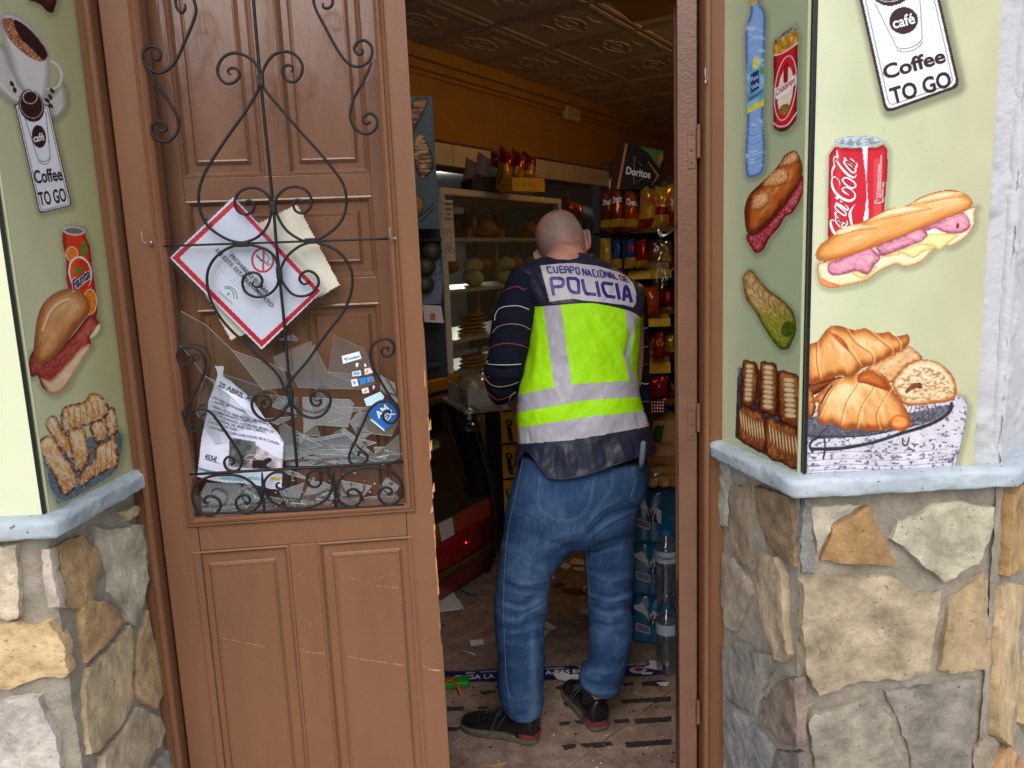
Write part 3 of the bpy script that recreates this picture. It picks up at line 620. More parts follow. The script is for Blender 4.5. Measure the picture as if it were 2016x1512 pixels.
for P, f, c, kw in ((c3((-160, 385), (100, 383), (112, 500), (118, 640), (112, 740), (60, 752), (0, 735), (-160, 760)), FLF, (196, 178, 148), {}),
    (c3((-260, 800), (-100, 790), (0, 772), (90, 765), (125, 785), (170, 797), (265, 762), (310, 820), (345, 880), (340, 950), (362, 1010), (345, 1035), (200, 1050), (130, 1075), (60, 1105), (-100, 1080), (-260, 1100)), FLF, (216, 170, 108), dict(c2=(236, 200, 148))),
    (c3((-200, 1190), (0, 1180), (60, 1150), (215, 1140), (240, 1200), (270, 1270), (300, 1360), (320, 1490), (200, 1510), (-200, 1550)), FLF, (178, 164, 148), dict(c2=(214, 202, 186))),
    (c3((-800, 400), (-260, 390), (-200, 740), (-500, 760), (-820, 740)), FLF, (190, 165, 130), {}), (c3((-820, 800), (-300, 800), (-290, 1080), (-500, 1150), (-830, 1120)), FLF, (180, 160, 130), {}),
    (c3((-100, 1600), (150, 1560), (330, 1560), (340, 1900), (-120, 1900)), FLF, (190, 160, 120), {}),
    (c3((232, 415), (266, 405), (283, 540), (308, 703), (265, 700), (240, 560)), FLS, (180, 165, 145), dict(th=.006)),
    (c3((275, 400), (330, 360), (385, 345), (420, 385), (470, 420), (485, 530), (450, 600), (430, 650), (390, 703), (318, 703), (290, 560)), FLS, (172, 140, 92), {}),
    (c3((470, 302), (560, 315), (692, 290), (714, 400), (710, 560), (690, 680), (645, 790), (600, 720), (530, 625), (528, 540), (485, 420)), FLS, (186, 174, 140), dict(c2=(204, 196, 168))),
    (c3((590, 225), (650, 190), (682, 205), (675, 240), (625, 270)), FLS, (186, 164, 126), dict(th=.009)),
    (c3((385, 695), (432, 660), (500, 680), (560, 725), (590, 775), (540, 850), (425, 980), (400, 870)), FLS, (178, 144, 96), {}),
    (c3((665, 940), (690, 830), (722, 725), (747, 830), (775, 930), (797, 1040), (795, 1130), (760, 1210), (700, 1180), (665, 1130)), FLS, (182, 152, 108), {}),
    (c3((410, 1090), (430, 1010), (520, 930), (628, 800), (648, 880), (645, 1050), (640, 1190), (600, 1270), (480, 1420), (430, 1435), (405, 1250)), FLS, (176, 148, 104), dict(c2=(204, 184, 142), st=(1, 1, .4))),
    (c3((495, 1450), (560, 1380), (672, 1205), (720, 1230), (790, 1260), (822, 1320), (800, 1390), (740, 1460), (700, 1560), (560, 1640), (480, 1600)), FLS, (180, 164, 132), {}),
    (c3((760, 1500), (850, 1400), (870, 1560), (800, 1700), (730, 1640)), FLS, (150, 145, 135), {}), (c3((440, 1680), (620, 1660), (720, 1720), (700, 1900), (460, 1900)), FLS, (185, 150, 110), {})):
    stone(P, f, c, pl, **kw)
pr = E('stone_plinth', (.585, YF, -.17), 'stone faced wall base right of the door, below the croissant advert', 'stone wall')
cR_, bR_, eR_ = (.583, YF), (.528, YD), (.960, YF)
FRS = Fr((bR_[0], bR_[1], 0), (cR_[0]-bR_[0], cR_[1]-bR_[1], 0)); FRF = Fr((cR_[0], YF, 0), (1, 0, 0)); FRR = Fr((eR_[0], YF, 0), (.30, .255, 0))
mortar(FRS, -.0, .294, -.17, 1.17, pr); mortar(FRF, 0, .384, -.17, 1.15, pr); mortar(FRR, -.012, .43, -.17, 1.16, pr)
GR = dict(st=(1, 1, .5))
for P, f, c, kw in ((cR((50, 155), (92, 175), (100, 340), (92, 440), (55, 430), (45, 300)), FRS, (156, 150, 136), dict(th=.008)),
    (cR((105, 265), (178, 262), (188, 400), (190, 520), (192, 638), (140, 580), (100, 500), (96, 380)), FRS, (132, 112, 88), dict(c2=(156, 138, 112), **GR)),
    (cR((217, 262), (300, 285), (370, 310), (385, 450), (385, 615), (330, 590), (265, 520), (226, 380)), FRS, (128, 104, 72), dict(c2=(158, 132, 96))),
    (cR((60, 562), (110, 580), (188, 700), (198, 740), (160, 850), (130, 905), (80, 885), (62, 760)), FRS, (150, 132, 112), dict(c2=(176, 160, 138), **GR)),
    (cR((210, 640), (240, 560), (300, 580), (343, 670), (345, 850), (363, 1000), (350, 1035), (300, 1020), (252, 900), (217, 760)), FRS, (166, 142, 108), dict(c2=(190, 168, 132), **GR)),
    (cR((72, 980), (150, 950), (200, 990), (283, 1010), (283, 1060), (240, 1180), (210, 1285), (170, 1255), (80, 1185), (66, 1080)), FRS, (124, 118, 110), dict(c2=(158, 150, 138), **GR)),
    (cR((242, 1210), (330, 1120), (398, 1112), (405, 1200), (400, 1415), (320, 1395), (252, 1330)), FRS, (124, 106, 92), dict(c2=(152, 132, 112))),
    (cR((76, 1205), (160, 1275), (238, 1352), (300, 1450), (250, 1600), (90, 1600)), FRS, (118, 117, 114), dict(c2=(150, 148, 142))),
    (cR((310, 1425), (400, 1445), (430, 1600), (310, 1600)), FRS, (110, 102, 92), {}),
    (cR((477, 584), (530, 442), (600, 402), (685, 345), (710, 380), (740, 470), (797, 570), (795, 596), (640, 598)), FRF, (158, 116, 62), dict(c2=(184, 142, 88), th=.009)),
    (cR((790, 490), (820, 410), (900, 390), (970, 340), (1060, 325), (1150, 340), (1235, 350), (1230, 430), (1190, 520), (1160, 590), (1010, 670), (930, 610), (860, 540)), FRF, (176, 164, 132), dict(c2=(200, 190, 160), th=.010)),
    (cR((395, 682), (520, 657), (780, 662), (870, 720), (940, 740), (1003, 722), (990, 850), (965, 960), (945, 1083), (850, 1100), (650, 1100), (465, 1156), (412, 1070), (400, 900)), FRF, (160, 140, 108), dict(c2=(190, 170, 134), th=.011)),
    (cR((1047, 765), (1100, 720), (1193, 645), (1210, 680), (1218, 860), (1223, 1030), (1200, 1058), (1050, 1078), (992, 1060), (1020, 950)), FRF, (172, 142, 98), dict(c2=(196, 168, 124), **GR)),
    (cR((448, 1255), (560, 1240), (700, 1172), (740, 1230), (788, 1290), (778, 1360), (828, 1430), (850, 1600), (470, 1600), (440, 1380), (422, 1300)), FRF, (148, 138, 118), dict(c2=(172, 162, 140))),
    (cR((768, 1168), (900, 1150), (1156, 1112), (1140, 1300), (1130, 1500), (1120, 1620), (900, 1620), (862, 1400)), FRF, (128, 119, 106), dict(c2=(154, 144, 128))),
    (cR((432, 350), (540, 340), (655, 342), (600, 385), (530, 430), (482, 530), (465, 555), (442, 420)), FRF, (168, 158, 136), dict(th=.005)),
    (cR((1150, 1440), (1195, 1372), (1262, 1392), (1240, 1460), (1220, 1600), (1140, 1600)), FRF, (148, 132, 110), {}),
    (cR((395, 300), (440, 350), (455, 640), (395, 640), (388, 470)), FRF, (118, 120, 116), dict(th=.004, c2=(150, 148, 138))),
    (cR((1292, 300), (1320, 255), (1460, 200), (1480, 520), (1400, 580), (1340, 640), (1277, 648), (1282, 480)), FRR, (176, 138, 84), {}),
    (cR((1264, 720), (1292, 697), (1385, 707), (1362, 830), (1342, 960), (1350, 1100), (1312, 1250), (1290, 1392), (1232, 1350), (1238, 1150), (1255, 900)), FRR, (196, 162, 112), dict(c2=(214, 184, 136), **GR)),
    (cR((1240, 1500), (1290, 1405), (1400, 1500), (1420, 1600), (1240, 1600)), FRR, (188, 142, 92), {}),
    (cR((1420, 700), (1500, 690), (1520, 1300), (1430, 1400), (1356, 1300), (1370, 1150)), FRR, (190, 168, 122), {})):
    stone(P, f, c, pr, **kw)
# ---- painted sills
m_sill = mat('sill_paint', (152, 165, 172), .55, vs=9, rgb2=(192, 201, 205), bump=.8, bs=55, bd=.004, speck=((96, 100, 100), 90, .68))
def sill(path, parent, zt=1.184, t0=0):
    P = []; Nn = []
    path = [np.array(p, float) for p in path]
    segs = [(path[i], path[i+1]) for i in range(len(path)-1)]
    nrm = [np.array([(b-a)[1], -(b-a)[0]])/np.linalg.norm(b-a) for a, b in segs]
    for i, (a, b) in enumerate(segs):
        L_ = np.linalg.norm(b-a); n = max(2, int(L_/.006))
        for k in range(n+(i == len(segs)-1)):
            t = k/n; n0 = nrm[i].copy()
            if i > 0 and k == 0: n0 = (nrm[i]+nrm[i-1]); n0 = n0/np.linalg.norm(n0); n0 /= max(.5, n0@nrm[i])
            P.append(a+(b-a)*t); Nn.append(n0)
    P = np.array(P); Nn = np.array(Nn); N_ = len(P)
    prof = [(-.03, 0), (.004, .000), (.018, -.001), (.028, -.003), (.034, -.007), (.036, -.014), (.035, -.030), (.030, -.037), (.012, -.040), (-.02, -.040)]
    prof = catmull(prof, 3); rings = []
    s = np.arange(N_)*.006
    for j, (o_, z_) in enumerate(prof):
        k = 1 if o_ > .0 else .2
        nz = (fbm(s*38+t0, j*.35+s*0, 3)-.5)*.006*k; ny = (fbm(s*30+9+t0, j*.3+s*0, 3)-.5)*.006*k
        rings.append(np.concatenate([P+Nn*(o_+nz)[:, None], (zt+z_+ny*(1 if z_ < -.005 else .35))[:, None]], 1))
    q = MB(); q.grid(np.array(rings)); return q.build('sill', m_sill, parent, smooth=True, fix=False)
sill([(-2, YF), cornL, backL], pl, zt=1.186, t0=3); sill([bR_, cR_, eR_, (eR_[0]+.45, YF+.3825)], pr, zt=1.186)
# end cap of the sills against the frame
for (x, y, sg) in ((backL[0], YD, 1), (bR_[0], YD, -1)):
    q = MB(); q.lathe([(.002, -.046), (.02, -.044), (.030, -.03), (.032, -.015), (.024, -.004), (.002, 0)], (x-sg*.004, y-.014, 1.184), n=14); q.build('sill_end', m_sill, pl if sg > 0 else pr, smooth=True)
# ---- rough white plaster on the right
def plaster(fr, a0, a1, b0, b1):
    st = .005; A, B = np.meshgrid(np.linspace(a0, a1, int((a1-a0)/st)), np.linspace(b0, b1, int((b1-b0)/st)))
    h = np.maximum(fbm(A*9, B*5, 4)-.5, -.08)*.012+np.maximum(fbm(A*30+7, B*26, 4)-.55, 0)*.030+(fbm(A*90, B*90, 2)-.5)*.0012
    q = MB(); q.grid(fr.p(A, B, h)); o = q.build('plaster', mat('rough_plaster', (208, 208, 208), .6, vs=7, rgb2=(186, 186, 188), bump=.9, bs=50, bd=.005, bdet=10), None, smooth=True, fix=False); return struct(o)
plaster(Fr((.60, YF+.006, 0), (1, 0, 0)), .30, .362, 1.17, 2.6); plaster(Fr((.960, YF+.006, 0), (.30, .255, 0)), -.008, .45, 1.17, 2.6)

q = MB(); zz = np.arange(1.165, 2.6, .006); q.tube([(.957+(fbm(z*20, 1.5, 3)-.5)*.004, YF+.012+(fbm(z*20, 7.5, 3)-.5)*.004, z) for z in zz], .013+(np.array([float(fbm(z*35, 3.3, 3)) for z in zz])-.5)*.006, 14)
struct(q.build('plaster', mat('rough_plaster_corner', (208, 208, 208), .6, vs=7, rgb2=(190, 190, 192), bump=.9, bs=50, bd=.005, bdet=10), None, smooth=True))
# ================================================================ PRINTED ADVERT PANELS
m_print = vcmat('printed_panel', .38, .3, bump=.05, bs=30, coat=.04)
def flat(name, c, rough=.3): return mat(name, c, rough)
m_ink = flat('brown_ink', (52, 26, 24)); m_white = flat('white_ink', (238, 238, 240)); m_navy = flat('navy_ink', (28, 30, 84)); m_redink = flat('red_ink', (196, 28, 40)); m_black = flat('black_ink', (22, 22, 24))
def C_(*c): return np.array(c, float)
def mix(a, b, t): t = np.asarray(t)[..., None]; return a*(1-t)+b*t
def in_poly(x, y, P):
    c = np.zeros(x.shape, bool)
    for i in range(len(P)):
        (xi, yi), (xj, yj) = P[i], P[i-1]
        if yi == yj: continue
        c ^= ((yi > y) != (yj > y)) & (x < (xj-xi)*(y-yi)/(yj-yi)+xi)
    return c
def dist_poly(x, y, P, closed=True):
    d = np.full(x.shape, 1e9)
    for i in range(0 if closed else 1, len(P)):
        a = P[i-1]; b = P[i]; v = b-a; L2 = v@v+1e-9
        t = np.clip(((x-a[0])*v[0]+(y-a[1])*v[1])/L2, 0, 1); d = np.minimum(d, np.hypot(x-a[0]-t*v[0], y-a[1]-t*v[1]))
    return d
def bread(dk, md, lt, R_=22, ax=(1, 0), st=(.02, .12), hl=(-.3, -1), amp=.5):
    dk, md, lt = C_(*dk), C_(*md), C_(*lt); ax = np.array(ax, float)/np.hypot(*ax)
    def f(x, y, d, g):
        u = x*ax[0]+y*ax[1]; v = -x*ax[1]+y*ax[0]
        n = fbm(u*st[0]*3, v*st[1]*3, 4); t = sstep(0, R_, d)*.75+(n-.5)*amp*1.4+g*.35
        c = mix(dk, md, np.clip(t*2, 0, 1)); return mix(c, lt, sstep(.55, 1.05, t))
    return f
def flatc(c, n=.06, sc=.1, edge=None):
    c = C_(*c)
    def f(x, y, d, g):
        k = 1+(fbm(x*sc, y*sc, 3)-.5)*n*2; o = c*k[..., None]
        if edge is not None: o = mix(C_(*edge[0]), o, sstep(0, edge[1], d))
        return o
    return f
class Print:
    def __init__(s, fr, c, a0, a1, b0, b1, base, step=.0014):
        s.fr, s.c = fr, c; na, nb = int((a1-a0)/step)+1, int((b1-b0)/step)+1
        s.A, s.B = np.meshgrid(np.linspace(a0, a1, na), np.linspace(b0, b1, nb)); s.W = fr.p(s.A, s.B, c); s.x, s.y = proj(s.W)
        s.col = np.zeros(s.A.shape+(3,)); s.col[:] = base(s.x, s.y, s.A, s.B); s.lab = np.zeros(s.A.shape, int); s.names = ['print']
    def region(s, P, pad=0):
        P = np.array(P); m = (s.x > P[:, 0].min()-pad) & (s.x < P[:, 0].max()+pad) & (s.y > P[:, 1].min()-pad) & (s.y < P[:, 1].max()+pad)
        return np.nonzero(m)
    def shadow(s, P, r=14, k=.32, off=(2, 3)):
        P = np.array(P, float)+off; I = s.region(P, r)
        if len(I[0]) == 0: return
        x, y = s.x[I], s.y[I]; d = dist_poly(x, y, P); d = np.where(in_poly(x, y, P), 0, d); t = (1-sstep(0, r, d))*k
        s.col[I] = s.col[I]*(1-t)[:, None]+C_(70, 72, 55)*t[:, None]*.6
    def item(s, P, fn, name=None, smooth=3, sh=False, r=13, k=.22, outline=None):
        P = catmull(P, smooth, True) if smooth else np.array(P, float)
        if sh: s.shadow(P, r, k)
        I = s.region(P, 1)
        if len(I[0]) == 0: return
        x, y = s.x[I], s.y[I]; m = in_poly(x, y, P); I = (I[0][m], I[1][m]); x, y = x[m], y[m]
        if len(x) == 0: return
        d = dist_poly(x, y, P); cy = P[:, 1].mean(); h = np.ptp(P[:, 1])/2+1; g = (cy-y)/h*.6-(x-P[:, 0].mean())/(np.ptp(P[:, 0])/2+1)*.15
        c = fn(x, y, d, g)
        if outline: c = mix(C_(*outline), c, sstep(.3, 1.6, d))
        s.col[I] = c
        if name:
            if name not in s.names: s.names.append(name)
            s.lab[I] = s.names.index(name)
        elif name is None: pass
    def line(s, P, wd, c, al=1, smooth=3, taper=False):
        P = catmull(P, smooth) if smooth else np.array(P, float); I = s.region(P, wd+1)
        if len(I[0]) == 0: return
        x, y = s.x[I], s.y[I]; d = dist_poly(x, y, P, False); t = (1-sstep(wd/2-.6, wd/2+.8, d))*al
        s.col[I] = mix(s.col[I], C_(*c), t)
    def spots(s, P, c, sc, th, al=.8, soft=.08, smooth=3):
        P = catmull(P, smooth, True); I = s.region(P); x, y = s.x[I], s.y[I]; m = in_poly(x, y, P); I = (I[0][m], I[1][m]); x, y = x[m], y[m]
        t = sstep(th, th+soft, fbm(x*sc[0], y*sc[1], 3))*al; s.col[I] = mix(s.col[I], C_(*c), t)
    def build(s, parent, labels={}):
        n, m = s.A.shape; i = np.arange(n*m).reshape(n, m)
        F = np.stack([i[:-1, :-1], i[:-1, 1:], i[1:, 1:], i[1:, :-1]], -1).reshape(-1, 4); L_ = s.lab[:-1, :-1].ravel()
        V = s.W.reshape(-1, 3); cc_ = s.col*(1+(fbm(s.A*14+3, s.B*9, 4)-.5)[..., None]*.06-sstep(.80, .84, fbm(s.A*160, s.B*120, 3))[..., None]*.05); col = lin(np.clip(cc_.reshape(-1, 3)*1.03, 0, 255))*.95
        for k, nm in enumerate(s.names):
            o = submesh(nm.split('|')[0], V, F, L_ == k, m_print, parent, True, col)
            if o and '|' in nm: o['label'] = nm.split('|')[1]
def el(cx, cy, rx, ry, rot=0, n=28):
    t = np.linspace(0, 2*math.pi, n+1)[:-1]; c, s_ = math.cos(R(rot)), math.sin(R(rot))
    return [(cx+rx*math.cos(a)*c-ry*math.sin(a)*s_, cy+rx*math.cos(a)*s_+ry*math.sin(a)*c) for a in t]
def board(fr, a0, a1, b0, b1, loc, lab, c=.0):
    t = E('advert_panel', loc, lab, 'advert panel'); q = MB(); q.box(fr, a0, a1, b0, b1, c, c+.0055); q.build('backing', flat('panel_board', (196, 200, 160)), t); return t
BZ0, BZ1 = 1.186, 2.42
# ---------- left splay panel
tL = board(FLS, .002, .286, BZ0, BZ1, (-.77, 1.45, BZ0), 'narrow advert panel with coffee cup, filled roll and sugared pastries')
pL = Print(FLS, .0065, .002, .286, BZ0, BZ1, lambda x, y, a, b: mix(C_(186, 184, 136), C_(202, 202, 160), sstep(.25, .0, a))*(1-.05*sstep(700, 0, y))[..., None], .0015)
A1 = lambda *p: Zc(0, 0, 2.909, p); A2 = lambda *p: Zc(0, 420, 2.438, p)
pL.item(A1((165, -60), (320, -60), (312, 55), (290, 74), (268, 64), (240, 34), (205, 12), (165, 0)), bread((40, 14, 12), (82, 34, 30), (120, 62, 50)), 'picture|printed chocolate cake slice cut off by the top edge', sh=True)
cupS = A1((-60, 250), (20, 270), (60, 360), (120, 460), (200, 530), (300, 540), (345, 470), (375, 520), (380, 600), (352, 650), (300, 682), (230, 650), (80, 592), (20, 545), (-60, 470))
nm = 'picture|printed white coffee cup on its saucer'
pL.item(cupS, flatc((206, 202, 194), .05, .05, ((160, 156, 146), 12)), nm, sh=True)
pL.line(A1((-10, 460), (60, 545), (140, 590), (260, 640), (320, 650), (355, 600)), 2.2, (235, 232, 228), .8)
cup = A1((0, 130), (8, 90), (40, 68), (110, 88), (180, 145), (240, 215), (275, 285), (288, 345), (285, 470), (262, 560), (200, 572), (118, 510), (80, 440), (50, 330), (15, 230))
pL.item(cup, lambda x, y, d, g: mix(C_(168, 162, 156), C_(222, 218, 214), sstep(0, 16, d)+.15*g), nm)
pL.line(A1((290, 350), (330, 375), (352, 430), (335, 490), (290, 512), (275, 510)), 5, (214, 210, 206)); pL.line(A1((292, 362), (322, 385), (338, 430), (325, 475), (288, 498)), 1.2, (150, 146, 138), .7)
rim = A1((12, 130), (25, 106), (80, 106), (150, 148), (220, 218), (268, 288), (274, 330), (240, 352), (180, 335), (100, 275), (40, 205))
pL.item(rim, flatc((150, 88, 56), .7, .35), nm); pL.spots(rim, (226, 190, 160), (.5, .5), .55, .6)
pL.item(A1((82, 112), (150, 152), (218, 222), (264, 290), (268, 325), (240, 340), (195, 292), (130, 232), (88, 160)), flatc((34, 22, 18), .2, .2), nm)
for cx, cy, rt in ((68, 480, 60), (84, 515, 80), (298, 520, 40), (288, 556, 60), (270, 575, 30), (290, 605, 50)): pL.item(el(cx/2.909, cy/2.909, 6.5, 3.8, rt, 10), flatc((48, 32, 26), .3, .5), nm, smooth=0)
sg = 'picture|printed white coffee to go sign, tall and narrow'
def rrect(P, r, n=4):
    P = np.array(P, float); out = []
    for i in range(4):
        a, b, c = P[i-1], P[i], P[(i+1) % 4]; u = (a-b)/np.linalg.norm(a-b); v = (c-b)/np.linalg.norm(c-b)
        for k in range(n+1): t = k/n; p0 = b+u*r; p2 = b+v*r; out.append(p0*(1-t)**2+b*2*t*(1-t)+p2*t*t)
    return np.array(out)
def shrink(P, k):
    P = np.array(P, float); n = np.roll(P, -1, 0)-P; p = np.roll(P, 1, 0)-P; return P+k*(n/np.linalg.norm(n, axis=1)[:, None]+p/np.linalg.norm(p, axis=1)[:, None])
so = A1((82, 592), (280, 600), (412, 1178), (226, 1222))
pL.item(rrect(so, 7), flatc((50, 28, 26), .05), sg, smooth=0, sh=True); pL.item(rrect(shrink(so, 2.2), 6), flatc((232, 232, 236), .02), sg, smooth=0)
pL.line(np.vstack([rrect(shrink(so, 5), 5), rrect(shrink(so, 5), 5)[:1]]), .8, (50, 28, 26), .9, 0)
pL.item(el(180/2.909, 605/2.909, 24.5, 33, -18), flatc((48, 26, 24), .05), sg, smooth=0); pL.line(el(180/2.909, 600/2.909, 22, 27, -18)+el(180/2.909, 600/2.909, 22, 27, -18)[:1], .9, (240, 240, 240), .9, 0); pL.line(el(173/2.909, 556/2.909, 14, 13, -10)+el(173/2.909, 556/2.909, 14, 13, -10)[:1], 1.2, (240, 240, 240), .95, 0)
pL.line(A1((135, 650), (215, 905)), .8, (50, 28, 26), 1, 0); pL.line(A1((262, 640), (287, 890)), .8, (50, 28, 26), 1, 0); pL.line(A1((215, 905), (240, 925), (270, 920), (288, 890)), .8, (50, 28, 26)); pL.line(A1((218, 920), (245, 940), (272, 935), (290, 905)), .8, (50, 28, 26))
pL.item(el(223/2.909, 782/2.909, 14, 23, -8), flatc((48, 26, 24), .02), sg, smooth=0)
fn = 'picture|printed orange drink can behind the ham roll'
fan = A2((302, 95), (312, 72), (350, 62), (400, 72), (410, 110), (432, 160), (442, 250), (455, 340), (468, 440), (463, 490), (440, 500), (330, 365), (318, 220), (303, 150))
pL.item(fan, lambda x, y, d, g: mix(C_(150, 20, 14), C_(214, 62, 24), sstep(0, 9, d)), fn, sh=True)
pL.item(el(355/2.438, 420+84/2.438, 21.5, 9, 4), lambda x, y, d, g: mix(C_(208, 208, 206), C_(110, 112, 112), sstep(1, 5, d)), fn, smooth=0)
for p in (((345, 195), 11, 13), ((432, 425), 12, 24)):
    cx, cy = A2(p[0])[0]; pL.item(el(cx, cy, p[1]+1.5, p[2]+1.5), flatc((240, 220, 190)), fn, smooth=0); pL.item(el(cx, cy, p[1], p[2]), flatc((226, 120, 30), .3, .4), fn, smooth=0)
ring = A2((385, 285))[0]; pL.item(el(ring[0], ring[1], 23, 33, -10), flatc((236, 228, 220)), fn, smooth=0); pL.item(el(ring[0]+.5, ring[1]+2, 20.5, 31, -10), lambda x, y, d, g: mix(C_(206, 48, 20), C_(226, 110, 30), sstep(0, 30, x*0+(ring[0]+6-x))), fn, smooth=0)
pL.item(A2((390, 150), (410, 135), (418, 180), (408, 208), (392, 195)), flatc((70, 140, 50), .2), fn); pL.item(A2((365, 270), (380, 258), (395, 275), (385, 290), (368, 288)), flatc((50, 140, 50), .2), fn)
hs = 'picture|printed roll filled with dry cured ham'
pL.item(A2((140, 765), (137, 720), (152, 668), (175, 660), (230, 690), (300, 640), (370, 560), (430, 488), (467, 510), (480, 540), (468, 575), (435, 600), (437, 640), (400, 690), (360, 760), (322, 830), (265, 868), (230, 858), (200, 830), (182, 780), (155, 785)), bread((104, 22, 22), (150, 48, 42), (196, 110, 92), 10, (1, -1.2), (.05, .2)), hs, sh=True)
pL.item(A2((195, 790), (240, 800), (300, 745), (350, 690), (400, 640), (437, 630), (405, 690), (360, 760), (322, 830), (265, 868), (230, 858)), bread((190, 120, 80), (226, 190, 150), (240, 222, 190), 8, (1, -1)), hs)
pL.item(A2((430, 600), (452, 560), (476, 530), (480, 545), (466, 578)), flatc((232, 218, 180), .1), hs)
pL.item(A2((165, 700), (163, 620), (180, 500), (210, 430), (260, 385), (320, 363), (380, 370), (420, 410), (433, 460), (410, 500), (370, 550), (320, 620), (270, 685), (220, 718), (188, 722)), bread((150, 84, 36), (204, 140, 82), (232, 190, 138), 24, (.55, -1), (.012, .03), amp=.35), hs, outline=(96, 52, 26))
pL.line(A2((205, 560), (235, 480), (280, 430), (330, 412)), 5, (236, 206, 160), .8); pL.line(A2((212, 575), (245, 490), (290, 440), (332, 420)), 1.5, (150, 92, 50), .6)
ps = 'picture|printed heap of sugared puff pastries on a plate'
pL.item(A2((215, 1210), (230, 1180), (560, 1030), (572, 1200), (500, 1280), (300, 1390), (262, 1360), (228, 1300)), flatc((96, 112, 118), .3, .2), ps, sh=True)
pL.line(A2((222, 1220), (232, 1300), (265, 1360), (300, 1386)), 2, (170, 186, 190), .9)
PB = bread((84, 44, 20), (200, 140, 72), (238, 208, 152), 9, (.5, 1), (.03, .08), amp=.55)
for P in (((505, 955), (550, 935), (566, 1050), (515, 1070)), ((215, 1010), (240, 972), (272, 980), (300, 1040), (350, 1090), (350, 1210), (310, 1160), (250, 1075)), ((430, 1020), (480, 990), (520, 1030), (510, 1070), (470, 1112), (440, 1062)), ((298, 935), (400, 905), (435, 862), (492, 880), (527, 940), (500, 985), (440, 1012), (380, 1030), (330, 1052), (298, 1050)), ((185, 1112), (200, 1080), (235, 1064), (262, 1080), (300, 1150), (350, 1220), (376, 1270), (370, 1312), (320, 1356), (290, 1340), (268, 1280), (210, 1182)), ((383, 1242), (450, 1180), (452, 1130), (520, 1085), (555, 1078), (570, 1200), (540, 1226), (450, 1270), (390, 1322)), ((328, 1052), (400, 1030), (422, 1110), (432, 1182), (400, 1230), (360, 1238), (343, 1150))):
    pL.item(A2(*P), PB, ps, outline=(70, 38, 20)); pL.spots(A2(*P), (222, 216, 212), (.2, .26), .55, .6)
for k in range(7): pL.line(A2((300+k*28, 950-k*9), (306+k*28, 1042-k*12)), 1.1, (120, 70, 30), .7, 0)
for k in range(6): pL.line(A2((400+k*27, 1190-k*18), (404+k*27, 1300-k*18)), 1.1, (120, 70, 30), .7, 0)
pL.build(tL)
sL = planar(FLS, .0072)
put_text('lettering', 'Coffee', A1((203, 1050))[0], A1((362, 1030))[0], 25, sL, m_ink, tL, .022, up=(-.22, -1)); put_text('lettering', 'TO GO', A1((232, 1178))[0], A1((385, 1150))[0], 26, sL, m_ink, tL, .022, up=(-.22, -1)); put_text('lettering', 'café', A1((196, 815))[0], A1((256, 800))[0], 15, sL, m_white, tL, .02, up=(-.22, -1))
ft = (A2((352, 372))[0], A2((434, 306))[0]); put_text('lettering', 'Fanta', (ft[0][0]-1, ft[0][1]+1), (ft[1][0]+1, ft[1][1]+.5), 21, planar(FLS, .0070), m_white, tL, .07, up=(-.1, -1)); put_text('lettering', 'Fanta', ft[0], ft[1], 20, planar(FLS, .0074), m_navy, tL, .03, up=(-.1, -1))
# ---------- plain left front panel with black joint
tp = E('advert_panel', (-1.3, YF, BZ0), 'plain pale yellow panel at the far left, cropped by the photo edge', 'advert panel')
q = MB(); q.box(FLF, -1.0, -.004, BZ0, BZ1, .0, .006); q.build('face', mat('pale_panel', (222, 226, 188), .25, .02, 2), tp)
m_trim = mat('black_trim', (26, 27, 30), .25, spec=.6)
def trim(x0, x1, d, lab, y0=YF):
    t = E('corner_trim', (x0, y0, BZ0), lab, 'trim'); q = MB(); q.box(Fr((0, y0, 0), (1, 0, 0)), x0, x1, BZ0+.001, BZ1, .0, d); o = q.build('profile', m_trim, t, bevel=.0008); return t
trim(-.7815, -.7765, .007, 'thin black corner strip between the pale panel and the coffee cup panel')
# ---------- right splay panel
SPL = float(np.hypot(cR_[0]-bR_[0], cR_[1]-bR_[1])); tS = board(FRS, .004, SPL-.003, BZ0, BZ1, (.555, 1.48, BZ0), 'narrow advert panel with water bottle, beer can, salami baguette and tarts')
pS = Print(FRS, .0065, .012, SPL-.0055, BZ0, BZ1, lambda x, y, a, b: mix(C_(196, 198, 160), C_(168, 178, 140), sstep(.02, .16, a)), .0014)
B1 = lambda *p: Zc(1420, 0, 3.977, p); B2 = lambda *p: Zc(1420, 280, 3.6, p); B3 = lambda *p: Zc(1420, 640, 4.2, p)
n1 = 'picture|printed tall blue plastic water bottle'
bot = B1((228, -200), (285, -200), (298, 18), (322, 62), (345, 112), (345, 200), (338, 400), (334, 600), (330, 820), (326, 950), (340, 1100), (337, 1250), (325, 1340), (280, 1376), (225, 1388), (200, 1368), (190, 1280), (192, 1150), (202, 1000), (205, 850), (195, 600), (190, 350), (192, 230), (215, 150), (233, 80))
pS.item(bot, lambda x, y, d, g: mix(mix(C_(58, 96, 160), C_(138, 172, 220), sstep(0, 7, d)), C_(196, 214, 240), sstep(.58, .72, fbm(x*.05, y*.11, 3))*.7), n1, smooth=2, sh=True)
for yy in (980, 1040, 1110, 1180, 1240): pS.line(B1((195, yy+10), (250, yy+22), (330, yy-12)), 1.6, (80, 120, 186), .7); pS.line(B1((196, yy+22), (250, yy+34), (331, yy)), 1.2, (186, 208, 240), .7)
for yy in (230, 300, 380): pS.line(B1((210, yy+30), (270, yy-10), (325, yy+20)), 1.4, (180, 206, 244), .7)
